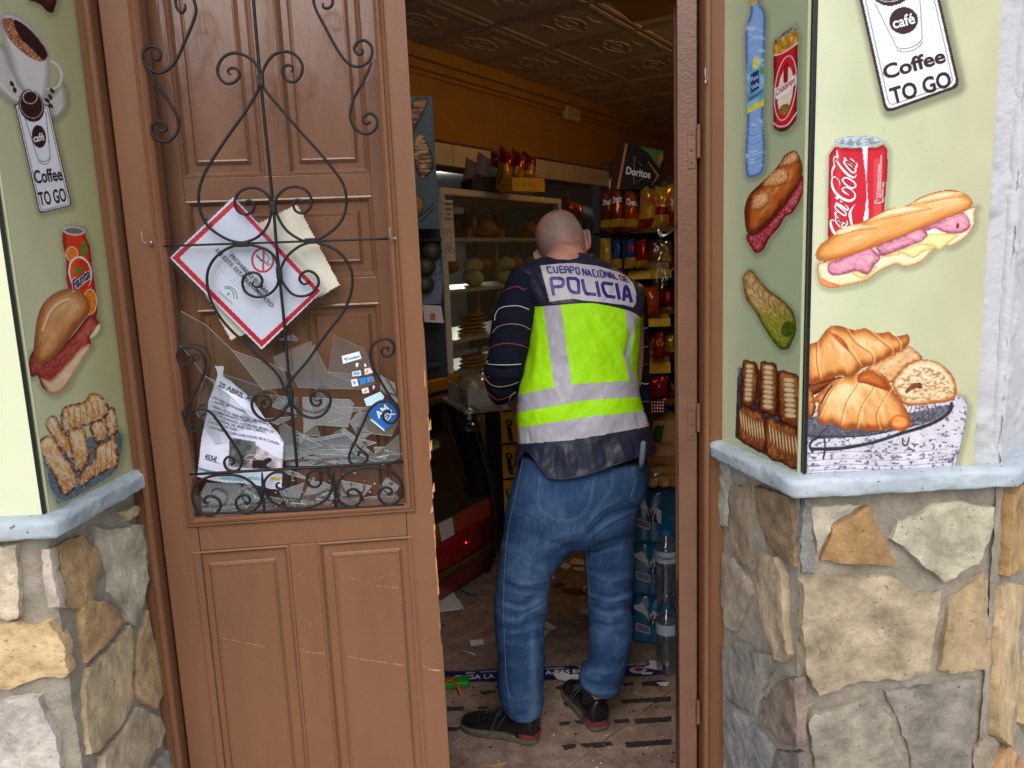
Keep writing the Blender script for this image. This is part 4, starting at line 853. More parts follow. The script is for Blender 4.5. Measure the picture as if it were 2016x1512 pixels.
pS.item(B1((196, 560), (200, 500), (262, 470), (334, 500), (332, 800), (335, 825), (205, 885)), flatc((120, 176, 214), .25, .08), n1, smooth=0)
pS.item(B1((245, 530), (250, 460), (275, 440), (298, 460), (296, 520), (270, 540)), flatc((222, 206, 110), .2, .3), n1); pS.item(B1((205, 840), (334, 770), (334, 825), (204, 888)), flatc((208, 206, 60), .2, .1), n1, smooth=0); pS.item(B1((300, 550), (325, 530), (336, 570), (318, 585)), flatc((80, 150, 60)), n1)
pS.item(rrect(B1((228, 580), (296, 545), (298, 690), (230, 735)), 3), flatc((30, 52, 120), .05), n1, smooth=0); pS.item(B1((230, -200), (285, -200), (290, 8), (232, 50)), flatc((210, 176, 60), .1), n1, smooth=0)
n2 = 'picture|printed red beer can with gold rim'
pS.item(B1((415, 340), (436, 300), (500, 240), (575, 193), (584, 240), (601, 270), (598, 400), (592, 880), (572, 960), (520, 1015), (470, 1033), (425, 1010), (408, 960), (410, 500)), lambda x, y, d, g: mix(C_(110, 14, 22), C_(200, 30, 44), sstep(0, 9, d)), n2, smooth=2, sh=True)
pS.item(B1((416, 400), (420, 345), (440, 318), (540, 262), (584, 235), (600, 268), (598, 330), (520, 385), (470, 412), (418, 432)), flatc((196, 142, 50), .5, .12), n2, smooth=0); pS.item(B1((435, 315), (450, 278), (510, 230), (575, 193), (581, 222), (540, 262), (490, 292), (440, 322)), flatc((120, 116, 104), .5, .3, ((200, 198, 190), 2)), n2)
pS.line(B1((415, 435), (470, 420), (530, 385), (600, 335)), 2.2, (236, 230, 220), .95); pS.line(B1((408, 960), (450, 990), (520, 975), (590, 880)), 2, (236, 230, 220), .95); pS.item(B1((412, 985), (450, 1005), (520, 990), (572, 950), (520, 1015), (470, 1034), (425, 1012)), flatc((70, 50, 30), .3), n2)
ov = B1((502, 690))[0]; oc = el(ov[0], ov[1], 20.5, 64, 7); pS.line(oc+oc[:1], 1.6, (236, 222, 214), .95, 0); ic = el(ov[0], ov[1]+4, 14.5, 46, 7); pS.item(ic, flatc((228, 214, 190), .06), n2, smooth=0)
pS.item(B1((488, 560), (500, 500), (520, 495), (523, 560), (520, 640), (488, 645)), flatc((150, 24, 30), .4, .4), n2); pS.item(B1((455, 880), (462, 840), (500, 812), (532, 820), (535, 870), (490, 900)), flatc((140, 104, 40), .4, .4), n2)
pS.item(B1((419, 690), (470, 680), (530, 630), (582, 580), (585, 650), (530, 715), (470, 760), (425, 778)), flatc((238, 232, 226), .02), n2, smooth=0)
n3 = 'picture|printed baguette stuffed with salami slices'
sal = B2((180, 650), (250, 640), (330, 570), (420, 470), (500, 360), (560, 260), (576, 240), (588, 320), (570, 380), (545, 440), (520, 480), (490, 512), (460, 520), (432, 562), (410, 602), (380, 635), (335, 690), (300, 762), (245, 788), (218, 752), (185, 700))
pS.item(sal, bread((96, 14, 26), (164, 48, 62), (216, 120, 128), 8, (.3, -1), (.12, .16), amp=1.0), n3, smooth=2, sh=True)
pS.item(B2((165, 540), (166, 460), (200, 370), (280, 290), (400, 170), (450, 90), (520, 60), (552, 95), (577, 180), (560, 270), (500, 370), (420, 480), (330, 580), (240, 656), (200, 656), (175, 620)), bread((96, 36, 12), (182, 92, 34), (226, 148, 78), 22, (.8, -1), (.02, .05), amp=.5), n3, outline=(70, 26, 12))
for P in (((210, 470), (225, 390), (280, 350), (330, 352), (350, 400), (300, 470), (240, 482)), ((290, 310), (350, 220), (430, 182), (478, 210), (470, 270), (400, 318)), ((410, 172), (455, 100), (520, 64), (550, 110), (500, 160))): pS.item(B2(*P), bread((150, 84, 44), (214, 152, 96), (236, 190, 136), 8, (1, -1), (.1, .2), amp=1), n3)
n4 = 'picture|printed green filled pastry roll'
pS.item(B2((154, 955), (185, 912), (215, 905), (250, 950), (330, 1040), (400, 1090), (480, 1160), (522, 1230), (530, 1340), (500, 1420), (478, 1462), (430, 1472), (380, 1430), (300, 1310), (240, 1200), (180, 1120), (155, 1020)), lambda x, y, d, g: mix(bread((88, 62, 30), (168, 126, 72), (212, 178, 120), 10, (1, 1.2), (.05, .2), amp=.8)(x, y, d, g), bread((66, 78, 16), (126, 130, 36), (186, 178, 78), 10, (1, 1.2), (.05, .2), amp=.8)(x, y, d, g), sstep(590, 640, y)), n4, sh=True)
for k in range(8): pS.line(B2((205+k*38, 950+k*30), (180+k*38, 985+k*30), (205+k*36, 1040+k*34)), 1.5, (96, 76, 30), .7)
pS.item(B2((430, 1300), (470, 1270), (525, 1290), (525, 1350), (470, 1380), (430, 1360)), flatc((66, 86, 16), .4, .3), n4)
n5 = 'picture|printed tray of sliced apple tarts'
pS.item(B3((115, 930), (135, 350), (480, 380), (690, 500), (690, 1235), (370, 1080)), flatc((64, 62, 70), .6, .2), n5, smooth=0)
pS.line(B3((140, 420), (150, 350), (175, 350)), 4, (150, 150, 165), .8); pS.line(B3((660, 480), (690, 520), (690, 800)), 5, (120, 130, 150), .6)
for P in (((180, 292), (240, 298), (300, 322), (308, 480), (292, 620), (252, 682), (160, 656), (168, 450)), ((325, 305), (390, 308), (456, 326), (470, 500), (463, 750), (380, 736), (308, 690), (316, 480)), ((475, 380), (560, 392), (642, 422), (662, 600), (668, 760), (632, 862), (480, 792), (470, 600)), ((150, 668), (250, 690), (352, 732), (368, 860), (372, 1062), (240, 1010), (132, 932), (140, 800)), ((368, 768), (500, 812), (632, 862), (652, 1196), (500, 1140), (368, 1074))):
    pS.item(B3(*P), bread((62, 22, 10), (126, 62, 26), (176, 112, 58), 9, (0, 1), (.05, .1), amp=.8), n5, smooth=2, outline=(54, 22, 10))
for cx, y0, n, dy, rx, tl in ((235, 345, 8, 38, 38, 0), (390, 355, 9, 40, 48, 3), (560, 455, 8, 42, 54, 8)):
    for k in range(n): c_ = B3((cx+k*tl*.5-k*2, y0+k*dy))[0]; pS.item(el(c_[0], c_[1], rx/4.2, 6.5, 8), bread((150, 92, 50), (214, 186, 136), (232, 212, 170), 5, amp=.4), n5, smooth=0, outline=(150, 96, 50))
for x0, y0, x1, y1, n in ((165, 790, 345, 880, 9), (405, 905, 620, 1000, 9)):
    for k in range(n): t = k/(n-1); c_ = B3((x0+(x1-x0)*t, y0+(y1-y0)*t+20*math.sin(t*3)))[0]; pS.item(el(c_[0], c_[1], 3.0, 24-3*abs(t-.5), -6), bread((140, 76, 36), (210, 178, 124), (232, 206, 160), 3, amp=.3), n5, smooth=0, outline=(120, 62, 28))
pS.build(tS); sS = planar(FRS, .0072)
put_text('lettering', 'Font', B1((235, 640))[0], B1((292, 612))[0], 9, sS, m_white, tS, up=(0, -1)); put_text('lettering', 'Vella', B1((234, 706))[0], B1((294, 672))[0], 9, sS, m_white, tS, up=(0, -1)); put_text('lettering', 'Sensación', B1((204, 806))[0], B1((328, 720))[0], 11, sS, m_navy, tS, up=(0, -1), shear=.2)
put_text('lettering', 'Cruzcampo', B1((426, 752))[0], B1((578, 640))[0], 13, sS, m_redink, tS, up=(0, -1), bold=.01)
trim(.5835, .5895, .008, 'black corner trim left of the large croissant advert')
# ---------- right front panel
tF = board(FRF, .004, .3215, BZ0, BZ1, (.75, YF, BZ0), 'large advert panel with cola can, ham baguette and croissants')
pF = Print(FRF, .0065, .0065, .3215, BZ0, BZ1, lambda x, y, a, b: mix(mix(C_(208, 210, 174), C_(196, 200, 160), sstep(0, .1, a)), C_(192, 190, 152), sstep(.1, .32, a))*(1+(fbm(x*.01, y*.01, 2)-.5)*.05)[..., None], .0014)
D1 = lambda *p: Zc(1580, 0, 4.624, p); D2 = lambda *p: Zc(1580, 240, 3.78, p); D3 = lambda *p: Zc(1560, 620, 4.421, p); CC = lambda *p: Zc(1620, 260, 6.873, p)
s1 = 'picture|printed white coffee to go sign, large and tilted'
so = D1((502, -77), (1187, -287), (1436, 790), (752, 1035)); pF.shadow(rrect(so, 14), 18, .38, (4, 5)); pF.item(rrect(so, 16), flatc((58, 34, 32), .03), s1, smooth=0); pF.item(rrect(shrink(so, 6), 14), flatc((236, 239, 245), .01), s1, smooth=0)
si = rrect(shrink(so, 11.5), 12); pF.line(np.vstack([si, si[:1]]), 1.2, (52, 30, 30), .95, 0)
pF.item(el(1580+812/4.624, -100/4.624, 41, 33, -14), flatc((54, 30, 28), .02), s1, smooth=0); lr = el(1580+806/4.624, -112/4.624, 36, 27, -14); pF.line(lr+lr[:1], 1.4, (240, 240, 240), .9, 0)
for P in (((660, 35), (855, 430)), ((1070, 0), (1090, 355)), ((855, 430), (900, 445), (980, 435), (1050, 400), (1090, 350)), ((860, 455), (900, 472), (980, 465), (1055, 430), (1092, 378))): pF.line(D1(*P), 1.1, (52, 30, 30), 1, 3 if len(P) > 2 else 0)
pF.item(el(1580+920/4.624, 187/4.624, 28.8, 26.5, -20), flatc((60, 32, 32), .02), s1, smooth=0)
s2 = 'picture|printed red cola can'
can = D2((190, 900), (190, 500), (195, 250), (238, 186), (300, 192), (420, 197), (560, 186), (605, 166), (634, 212), (630, 400), (615, 560), (605, 700), (560, 800))
pF.item(can, lambda x, y, d, g: mix(mix(C_(150, 16, 30), C_(206, 36, 50), sstep(0, 10, d)), C_(226, 96, 88), sstep(.5, .75, 1-abs((x-1728)/22))*.55*(y > 312)+sstep(.6, 1, 1-abs((x-1652)/16))*.35), s2, smooth=0, sh=True)
pF.item(el(1580+421/3.78, 240+148/3.78, 49, 11.5, -1), lambda x, y, d, g: mix(mix(C_(208, 216, 222), C_(128, 140, 148), sstep(1, 5, d)), C_(190, 200, 206), sstep(.45, .6, fbm(x*.12, y*.3, 3))), s2, smooth=0, outline=(120, 128, 134))
pF.item(CC((535, 208), (606, 203), (596, 400), (592, 600), (598, 760), (612, 960), (620, 1180), (540, 1225), (572, 1060), (592, 900), (590, 740), (578, 560), (556, 400)), flatc((232, 236, 242), .02), s2, smooth=0)
n6 = 'picture|printed baguette sandwich with ham and cheese'
pF.item(D2((112, 1070), (130, 1045), (190, 1035), (600, 905), (1240, 640), (1275, 680), (1281, 750), (1252, 812), (1200, 870), (1110, 925), (1050, 920), (980, 950), (900, 1030), (820, 1070), (740, 1078), (692, 1060), (580, 1110), (480, 1180), (350, 1215), (220, 1235), (140, 1210), (115, 1140)), bread((206, 150, 90), (236, 220, 176), (246, 242, 216), 9, (1, -.4), (.01, .05), amp=.25), n6, sh=True, outline=(150, 100, 60))
pF.item(D2((115, 1150), (200, 1190), (275, 1215), (220, 1238), (140, 1212)), bread((200, 110, 60), (226, 150, 90), (236, 170, 110), 6), n6)
CH = bread((206, 182, 100), (236, 220, 146), (244, 234, 180), 7, (1, .5), (.02, .08), amp=.3)
for P in (((850, 905), (930, 838), (1060, 828), (1160, 836), (1152, 852), (1062, 920), (1020, 956), (960, 922)), ((690, 962), (800, 930), (900, 905), (972, 946), (900, 962), (832, 1012), (760, 986)), ((360, 1115), (480, 1100), (560, 1070), (460, 1168)), ((580, 1010), (700, 960), (720, 990), (640, 1000))): pF.item(D2(*P), CH, n6, outline=(196, 168, 92))
HM = bread((150, 84, 104), (222, 142, 162), (240, 180, 192), 11, (1, .6), (.025, .07), amp=.7)
for P in (((190, 1052), (300, 1010), (480, 935), (535, 955), (582, 1012), (540, 1062), (482, 1140), (400, 1110), (330, 1132), (208, 1140)), ((548, 925), (640, 885), (740, 845), (870, 790), (932, 830), (900, 882), (832, 912), (700, 962), (590, 1002), (562, 970)), ((895, 785), (1000, 740), (1100, 695), (1205, 672), (1252, 772), (1200, 822), (1130, 832), (1050, 822), (980, 792), (930, 812))): pF.item(D2(*P), HM, n6, outline=(186, 100, 122))
for P in (((400, 1105), (395, 1040), (440, 990), (500, 985)), ((490, 1075), (540, 1010), (520, 960)), ((570, 980), (640, 920), (800, 870), (815, 890), (700, 950)), ((940, 800), (1060, 740), (1180, 700), (1235, 740))): pF.line(D2(*P), 1.8, (190, 104, 128), .65)
for cx, cy, rx, ry in ((1155, 775, 3.5, 5.5), (1075, 773, 1.5, 1)): pF.item(el(1580+cx/3.78, 240+cy/3.78, rx, ry, 10), flatc((170, 30, 44)), n6, smooth=0)
pF.item(D2((98, 1000), (105, 960), (140, 905), (180, 880), (260, 812), (360, 770), (450, 740), (560, 690), (650, 645), (780, 620), (880, 560), (1000, 520), (1100, 506), (1180, 520), (1240, 555), (1266, 600), (1240, 645), (1150, 690), (1050, 722), (900, 790), (740, 850), (600, 905), (450, 960), (300, 1010), (180, 1036), (115, 1030)), bread((190, 108, 44), (224, 158, 84), (242, 206, 150), 17, (1, -.42), (.008, .06), amp=.4), n6, outline=(130, 74, 34))
for P in (((250, 815), (400, 762), (540, 790), (420, 800), (300, 850)), ((470, 745), (650, 650), (800, 625), (960, 640), (760, 680), (580, 720)), ((800, 620), (900, 560), (1050, 520), (1200, 530), (1080, 560), (900, 600))): pF.item(D2(*P), bread((224, 170, 104), (240, 214, 166), (250, 238, 214), 6, (1, -.35), (.03, .2), amp=.8), n6)
for P in (((260, 850), (400, 810), (550, 790)), ((580, 725), (760, 690), (960, 645)), ((900, 605), (1100, 565), (1220, 560))): pF.line(D2(*P), 2, (196, 110, 44), .7)
n7 = 'picture|printed dark patterned cloth under the croissants'
clo = D3((125, 1388), (122, 860), (800, 700), (1425, 688), (1490, 716), (1528, 790), (1524, 860), (1490, 1050), (1452, 1200), (1420, 1328), (900, 1355), (400, 1378))
pF.item(clo, flatc((208, 202, 210), .1, .05, ((140, 132, 150), 4)), n7, smooth=0, sh=True)
pF.spots(clo, (64, 60, 74), (.16, .24), .60, .75, smooth=1)
for yy in (1200, 1262, 1312, 1350): pF.line(D3((130, yy+12), (500, yy-10), (900, yy+6), (1350, yy-30)), 1.6, (120, 110, 130), .6); pF.line(D3((130, yy+20), (500, yy-2), (900, yy+14), (1350, yy-22)), 1.6, (236, 230, 238), .7)
n8 = 'picture|printed black wire cooling rack'
pF.item(D3((125, 890), (600, 900), (1030, 850), (1385, 775), (1370, 840), (1200, 930), (900, 1010), (600, 1060), (125, 1060)), flatc((104, 100, 112), .6, .25), n8)
for k in range(9): pF.line(D3((130, 960+k*16), (500, 965+k*10), (800, 1010)), 1.2, (70, 72, 82), .9)
for k in range(8): pF.line(D3((1040+k*34, 790), (1020+k*40, 850), (960+k*30, 930)), 1.4, (56, 58, 66), .85)
for P, w_ in ((((170, 1165), (400, 1165), (700, 1110), (950, 1030), (1150, 970), (1300, 900), (1375, 830), (1385, 770)), 6.5), (((175, 1190), (150, 1140), (190, 1080), (280, 1060)), 4.5), (((275, 1070), (285, 1150), (270, 1250)), 3.5), (((960, 1075), (965, 1130), (1000, 1130), (1015, 1070)), 3), (((130, 1050), (500, 1060), (800, 1020), (1100, 900)), 2.2), (((230, 1050), (270, 1010), (320, 960)), 2)): pF.line(D3(*P), w_, (44, 47, 56), 1)
pF.line(D3((300, 1150), (600, 1120), (900, 1040)), 1.2, (110, 114, 124), .7)
n9 = 'picture|printed heap of croissants'
CRB = lambda ax, k=.6, st=(.012, .035): bread((150, 74, 26), (220, 152, 82), (244, 212, 158), 22, ax, st, amp=k)
pF.item(D3((130, 600), (300, 560), (440, 540), (300, 640), (180, 700), (130, 690)), bread((60, 22, 10), (140, 66, 26), (190, 110, 50), 14), n9); pF.item(D3((130, 640), (180, 690), (205, 800), (180, 880), (130, 900)), bread((110, 46, 16), (190, 120, 60), (220, 160, 100), 10), n9)
pF.item(D3((640, 470), (860, 350), (1000, 272), (1082, 318), (1135, 392), (1000, 440), (900, 560), (840, 592), (780, 540)), bread((150, 86, 40), (214, 158, 106), (236, 196, 150), 10, (1, -.4), (.05, .08), amp=.8), n9, outline=(120, 66, 30))
cf = D3((880, 640), (870, 590), (930, 510), (1000, 432), (1130, 390), (1260, 408), (1362, 488), (1418, 575), (1428, 690), (1382, 748), (1200, 777), (1050, 792), (960, 772))
pF.item(cf, bread((176, 98, 40), (232, 202, 160), (242, 222, 188), 12, (1, .2), (.04, .08), amp=.5), n9, outline=(140, 76, 30))
cfi = D3((905, 640), (960, 540), (1080, 460), (1240, 470), (1350, 560), (1390, 680), (1340, 730), (1050, 760), (950, 740)); pF.spots(cfi, (168, 112, 62), (.17, .3), .5, .75, .12); pF.item(D3((985, 660), (1040, 600), (1110, 590), (1130, 640), (1060, 640), (1000, 680)), flatc((120, 66, 36), .3), n9)
pF.item(D3((125, 290), (220, 230), (270, 160), (330, 100), (390, 92), (450, 106), (540, 131), (640, 118), (740, 160), (840, 148), (900, 187), (1000, 169), (1022, 215), (1000, 272), (900, 332), (780, 392), (680, 440), (600, 470), (560, 512), (480, 545), (420, 530), (300, 562), (125, 592)), CRB((.35, 1), .45, (.010, .03)), n9, outline=(150, 84, 36))
for P in (((330, 150), (420, 250), (520, 340), (590, 450)), ((450, 108), (560, 250), (690, 340), (700, 430)), ((640, 120), (760, 220), (860, 300), (860, 350)), ((840, 150), (930, 240), (930, 310)), ((215, 240), (210, 400), (240, 560))): pF.line(D3(*P), 2.6, (166, 86, 34), .65); pF.line([(a+3, b-2) for a, b in D3(*P)], 2.2, (246, 220, 172), .5)
pF.item(D3((325, 150), (400, 180), (470, 250), (500, 330), (440, 260), (370, 200)), bread((170, 60, 30), (200, 100, 50), (220, 140, 80), 6), n9)
pF.item(D3((158, 762), (180, 730), (240, 670), (300, 620), (370, 562), (430, 545), (560, 520), (640, 474), (740, 490), (805, 540), (860, 620), (920, 720), (980, 800), (1032, 900), (1022, 970), (950, 1016), (850, 990), (780, 1006), (640, 1010), (560, 990), (460, 1002), (330, 940), (290, 962), (230, 930), (215, 830), (225, 765)), CRB((.25, 1), .5, (.010, .03)), n9, outline=(140, 74, 30))
for P in (((620, 480), (560, 620), (470, 760), (420, 960)), ((720, 500), (700, 650), (600, 800), (560, 985)), ((860, 640), (760, 800), (730, 900), (760, 1000)), ((420, 560), (330, 680), (270, 800), (230, 900))): pF.line(D3(*P), 2.6, (176, 92, 36), .6); pF.line([(a+3, b-1) for a, b in D3(*P)], 2.2, (248, 226, 182), .5)
pF.item(D3((600, 500), (700, 490), (800, 560), (850, 660), (760, 640), (640, 600), (560, 580)), bread((150, 62, 20), (186, 98, 42), (214, 136, 70), 14), n9); pF.line(D3((345, 615), (290, 690), (250, 770)), 3, (40, 40, 52), .95); pF.item(D3((860, 900), (920, 870), (1000, 900), (1015, 960), (950, 1005), (870, 980)), bread((170, 80, 30), (222, 140, 62), (240, 180, 100), 8), n9)
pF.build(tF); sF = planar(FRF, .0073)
put_text('lettering', 'Coffee', D1((748, 722))[0], D1((1310, 560))[0], 27, sF, m_ink, tF, .027, up=(-.24, -1)); put_text('lettering', 'TO GO', D1((818, 945))[0], D1((1365, 778))[0], 30, sF, m_ink, tF, .027, up=(-.24, -1)); put_text('lettering', 'café', D1((830, 262))[0], D1((1030, 208))[0], 21, sF, m_white, tF, .02, up=(-.24, -1))
def cs(P, w_, cl=False):
    P = catmull(CC(*P), 4, cl)
    if not np.isscalar(w_): w_ = np.interp(np.linspace(0, 1, len(P)), np.linspace(0, 1, len(w_)), w_)
    return (P, np.array(w_)/6.873, cl)
band('lettering', [cs(((152, 1208), (125, 1188), (105, 1212), (110, 1262), (135, 1330), (170, 1385)), [8, 14, 22, 32, 38, 34]), cs(((175, 1165), (232, 1195), (262, 1245), (240, 1285), (198, 1245), (172, 1200)), 17, True), cs(((240, 1280), (290, 1290), (330, 1240), (322, 1195)), [20, 26, 18, 8]),
    cs(((195, 1095), (170, 1085), (178, 1140), (245, 1215), (300, 1240)), [10, 18, 26, 28, 14]), cs(((178, 985), (170, 1030), (225, 1085), (295, 1130), (312, 1100), (255, 1035)), 19, True), cs(((170, 955), (255, 1000), (325, 1055), (340, 1020), (300, 985)), [20, 24, 26, 16, 8]), cs(((235, 935), (262, 948)), 18), cs(((172, 878), (208, 905)), 30),
    cs(((228, 722), (222, 665), (170, 610), (128, 622), (122, 700), (152, 790), (212, 862), (290, 912), (370, 930), (430, 890), (432, 832), (384, 780), (310, 748), (263, 770), (290, 812), (355, 855)), [8, 10, 12, 16, 26, 34, 36, 38, 36, 26, 18, 14, 14, 20, 28, 6]),
    cs(((265, 650), (320, 618), (415, 672), (445, 728), (400, 758), (330, 728)), 22, True), cs(((165, 465), (143, 380), (165, 328), (192, 372), (212, 430), (300, 540), (380, 602), (430, 612), (456, 570)), [14, 12, 12, 16, 24, 34, 30, 20, 8]), cs(((160, 455), (128, 520), (122, 605)), [34, 22, 10]), cs(((190, 238), (196, 320), (186, 405)), [4, 26, 30]),
    cs(((282, 405), (322, 398), (405, 455), (445, 520), (402, 548), (332, 478)), 22, True), cs(((285, 345), (350, 420), (440, 480), (462, 440), (440, 410)), [22, 28, 28, 16, 8]), cs(((372, 358), (428, 400)), 14), cs(((438, 978), (378, 1058), (368, 1130), (392, 1258)), [3, 26, 42, 26])], sF, m_white, tF)
for k, s_ in enumerate(('CON AROMAS NATURALES.', 'SIN CONSERVANTES AÑADIDOS', 'DESDE 1886.')): put_text('lettering', s_, CC((748+32*k, 890-4*k))[0], CC((772+30*k, (425, 310, 670)[k]))[0], 3.2, sF, m_white, tF, .01)
band('recycling_mark', [cs(((775, 960), (712, 962), (708, 935), (745, 912)), 9), cs(((765, 950), (810, 945), (812, 895)), 9)], sF, m_white, tF)
# red painted edge beside the right frame
q = MB(); q.box(FRS, .0, .0115, BZ0, BZ1, .0, .004); o = q.build('edge_strip', mat('red_edge_paint', (120, 30, 34), .5, .3, 40), tS)
q = MB()
for z in np.arange(BZ0, BZ1, .006):
    if random.random() < .5: q.box(FRS, .001, .001+random.uniform(.002, .006), z, z+random.uniform(.002, .007), .003, .0045+random.random()*.001)
q.build('paint_flakes', mat('pale_flake', (190, 176, 160), .5), tS)['kind'] = 'stuff'
# ================================================================ THE PERSON
def z5(*p): return Zc(930, 400, 2.7, p)
def z6(*p): return Zc(900, 860, 2.3196, p)
def pring(L, R_, Y, b, n=48, ex=2.2, back=None):
    "ring between two pixels on the plane Y; half depth b (towards the street), back = half depth away"
    l = hitY(L[0], L[1], Y); r = hitY(R_[0], R_[1], Y); c = (l+r)/2; a = (r-l)/2; out = []
    for k in range(n):
        t = 2*math.pi*k/n; ct, st = math.cos(t), math.sin(t); e = 2/ex
        x = math.copysign(abs(ct)**e, ct); y = math.copysign(abs(st)**e, st); bb = (back or b) if y > 0 else b
        out.append(c+a*x+np.array([0, 1, 0])*y*bb)
    return out
def interp_rings(rows, m, n=48):
    "rows: (L, R, Y, b, ex) -> smooth set of rings"
    A = np.array([[*r[0], *r[1], r[2], r[3], r[4] if len(r) > 4 else 2.2] for r in rows], float); A = catmull(A, m)
    return [pring((q[0], q[1]), (q[2], q[3]), q[4], q[5], n, q[6]) for q in A]
def evalmesh(o):
    dg = bpy.context.evaluated_depsgraph_get(); dg.update(); me = o.evaluated_get(dg).to_mesh()
    V = np.empty(len(me.vertices)*3, np.float32); me.vertices.foreach_get('co', V); V = V.reshape(-1, 3).astype(float)
    NN = np.empty(len(me.vertices)*3, np.float32); me.vertices.foreach_get('normal', NN); NN = NN.reshape(-1, 3).astype(float)
    F = [tuple(p.vertices) for p in me.polygons]; o.evaluated_get(dg).to_mesh_clear(); bpy.data.objects.remove(o)
    F4 = np.array([f if len(f) == 4 else (f+(f[-1],)) for f in F if len(f) in (3, 4)]); F4 = F4[[len(set(f)) == 4 for f in F4]]
    return V, NN, F4
def remeshed(mb, vox, smooth=4, fac=.5):
    o = mb.build('tmp', m_ink, fix=True); r_ = o.modifiers.new('r', 'REMESH'); r_.mode = 'VOXEL'; r_.voxel_size = vox
    s_ = o.modifiers.new('s', 'SMOOTH'); s_.iterations = smooth; s_.factor = fac; return evalmesh(o)
def normals(V, F4):
    a = V[F4[:, 1]]-V[F4[:, 3]]; b = V[F4[:, 2]]-V[F4[:, 0]]; n = np.cross(b, a); n /= np.linalg.norm(n, axis=1)[:, None]+1e-12
    N_ = np.zeros_like(V)
    for k in range(4): np.add.at(N_, F4[:, k], n)
    return N_/(np.linalg.norm(N_, axis=1)[:, None]+1e-12)
def folds(V, NN, lines, extra=None):
    "lines: (pts px, amp m, width px) ; ridge when amp>0"
    x, y = proj(V); view = V-CAM; view /= np.linalg.norm(view, axis=1)[:, None]; fr = np.clip(-(NN*view).sum(1)*3, 0, 1); h = np.zeros(len(V))
    for P, amp, wd in lines:
        P = catmull(P, 4); a, b = P.min(0)-wd*3, P.max(0)+wd*3; I = np.nonzero((x > a[0]) & (x < b[0]) & (y > a[1]) & (y < b[1]))[0]
        if not len(I): continue
        d = np.full(len(I), 1e9); tt = np.zeros(len(I)); L_ = len(P)-1
        for i in range(L_):
            p, q = P[i], P[i+1]; v = q-p; t = np.clip(((x[I]-p[0])*v[0]+(y[I]-p[1])*v[1])/(v@v+1e-9), 0, 1); dd = np.hypot(x[I]-p[0]-t*v[0], y[I]-p[1]-t*v[1])
            m_ = dd < d; d[m_] = dd[m_]; tt[m_] = (i+t[m_])/L_
        h[I] += amp*np.exp(-(d/wd)**2)*np.sin(np.clip(tt, 0, 1)*math.pi*.9+.15)**.6
    h *= fr
    if extra is not None: h += extra(x, y)
    return V+NN*h[:, None], h
person = E('person', hitZ(1110, 1445, 0), 'person with shaved head in fluorescent police vest, jeans and black shoes, seen from behind', 'person')
# ---------------- skin (one continuous body)
m_skin = mat('skin', (206, 150, 128), .5, vs=16, rgb2=(222, 176, 158), bump=.15, bs=400, bd=.0006, spec=.35)
HS = .95; HC = hitY(1106, 483, 2.54); roll = R(14); hx = np.array([math.cos(roll), 0, math.sin(roll)]); tilt = R(32)
hz0 = np.array([-math.sin(roll), 0, math.cos(roll)]); hy = np.array([0, math.cos(tilt), -math.sin(tilt)]); hz = np.cross(hx, hy); hz = hz/np.linalg.norm(hz)
yaw_h = R(-14); hx, hy = hx*math.cos(yaw_h)+hy*math.sin(yaw_h), -hx*math.sin(yaw_h)+hy*math.cos(yaw_h)
def H(x, y, z): return HC+(hx*x+hy*y+hz*z)*HS       # head space: x right, y face direction, z up
B_ = MB(); rings = []
prof = [(-.135, .030, .035, .075), (-.125, .042, .055, .06), (-.105, .056, .075, .035), (-.08, .066, .088, .015), (-.05, .074, .097, .0), (-.02, .079, .103, -.004), (.01, .082, .105, -.006), (.04, .081, .103, -.008), (.07, .074, .093, -.010), (.092, .060, .073, -.010), (.106, .042, .048, -.010), (.114, .02, .022, -.010), (.1165, .004, .005, -.01)]
for z, a, b, yo in prof: rings.append([H(a*math.cos(t), yo+b*math.sin(t), z) for t in np.linspace(0, 2*math.pi, 41)[:-1]])
B_.loft(rings)
NK = hitY(1112, 535, 2.45)
P = [H(0, -.02, -.02), H(0, -.03, -.08), NK+(0, 0, .03), NK-(0, 0, .05)]; B_.tube(catmull(P, 5), np.interp(np.linspace(0, 1, 16), [0, .5, 1], [.058, .062, .075]), 24)
for P, r_ in (([H(0, .085, -.01), H(0, .108, -.04), H(0, .100, -.055)], [.008, .014, .012]), ([H(-.03, .095, -.085), H(.03, .095, -.085)], [.007, .007]), ([H(-.05, .09, .015), H(0, .1, .012), H(.05, .09, .015)], [.009, .008, .009]), ([H(0, .09, -.115), H(0, .08, -.12)], [.018, .018])): B_.tube(P, np.array(r_), 12)
for s_ in (-1, 1):   # ears
    e0 = np.array([s_*.080, .0, -.02]); P = [H(*(e0+np.array(q)*[s_, 1, 1]))for q in ((.0, .004, -.034), (.008, -.012, -.028), (.016, -.022, -.004), (.018, -.020, .020), (.010, -.004, .032), (.002, .010, .022))]
    B_.tube(catmull(P, 4), .0062, 8); B_.tube([H(*(e0+np.array(q)*[s_, 1, 1])) for q in ((.0, .002, -.025), (.008, -.01, .0), (.004, -.002, .022))], .0085, 8)
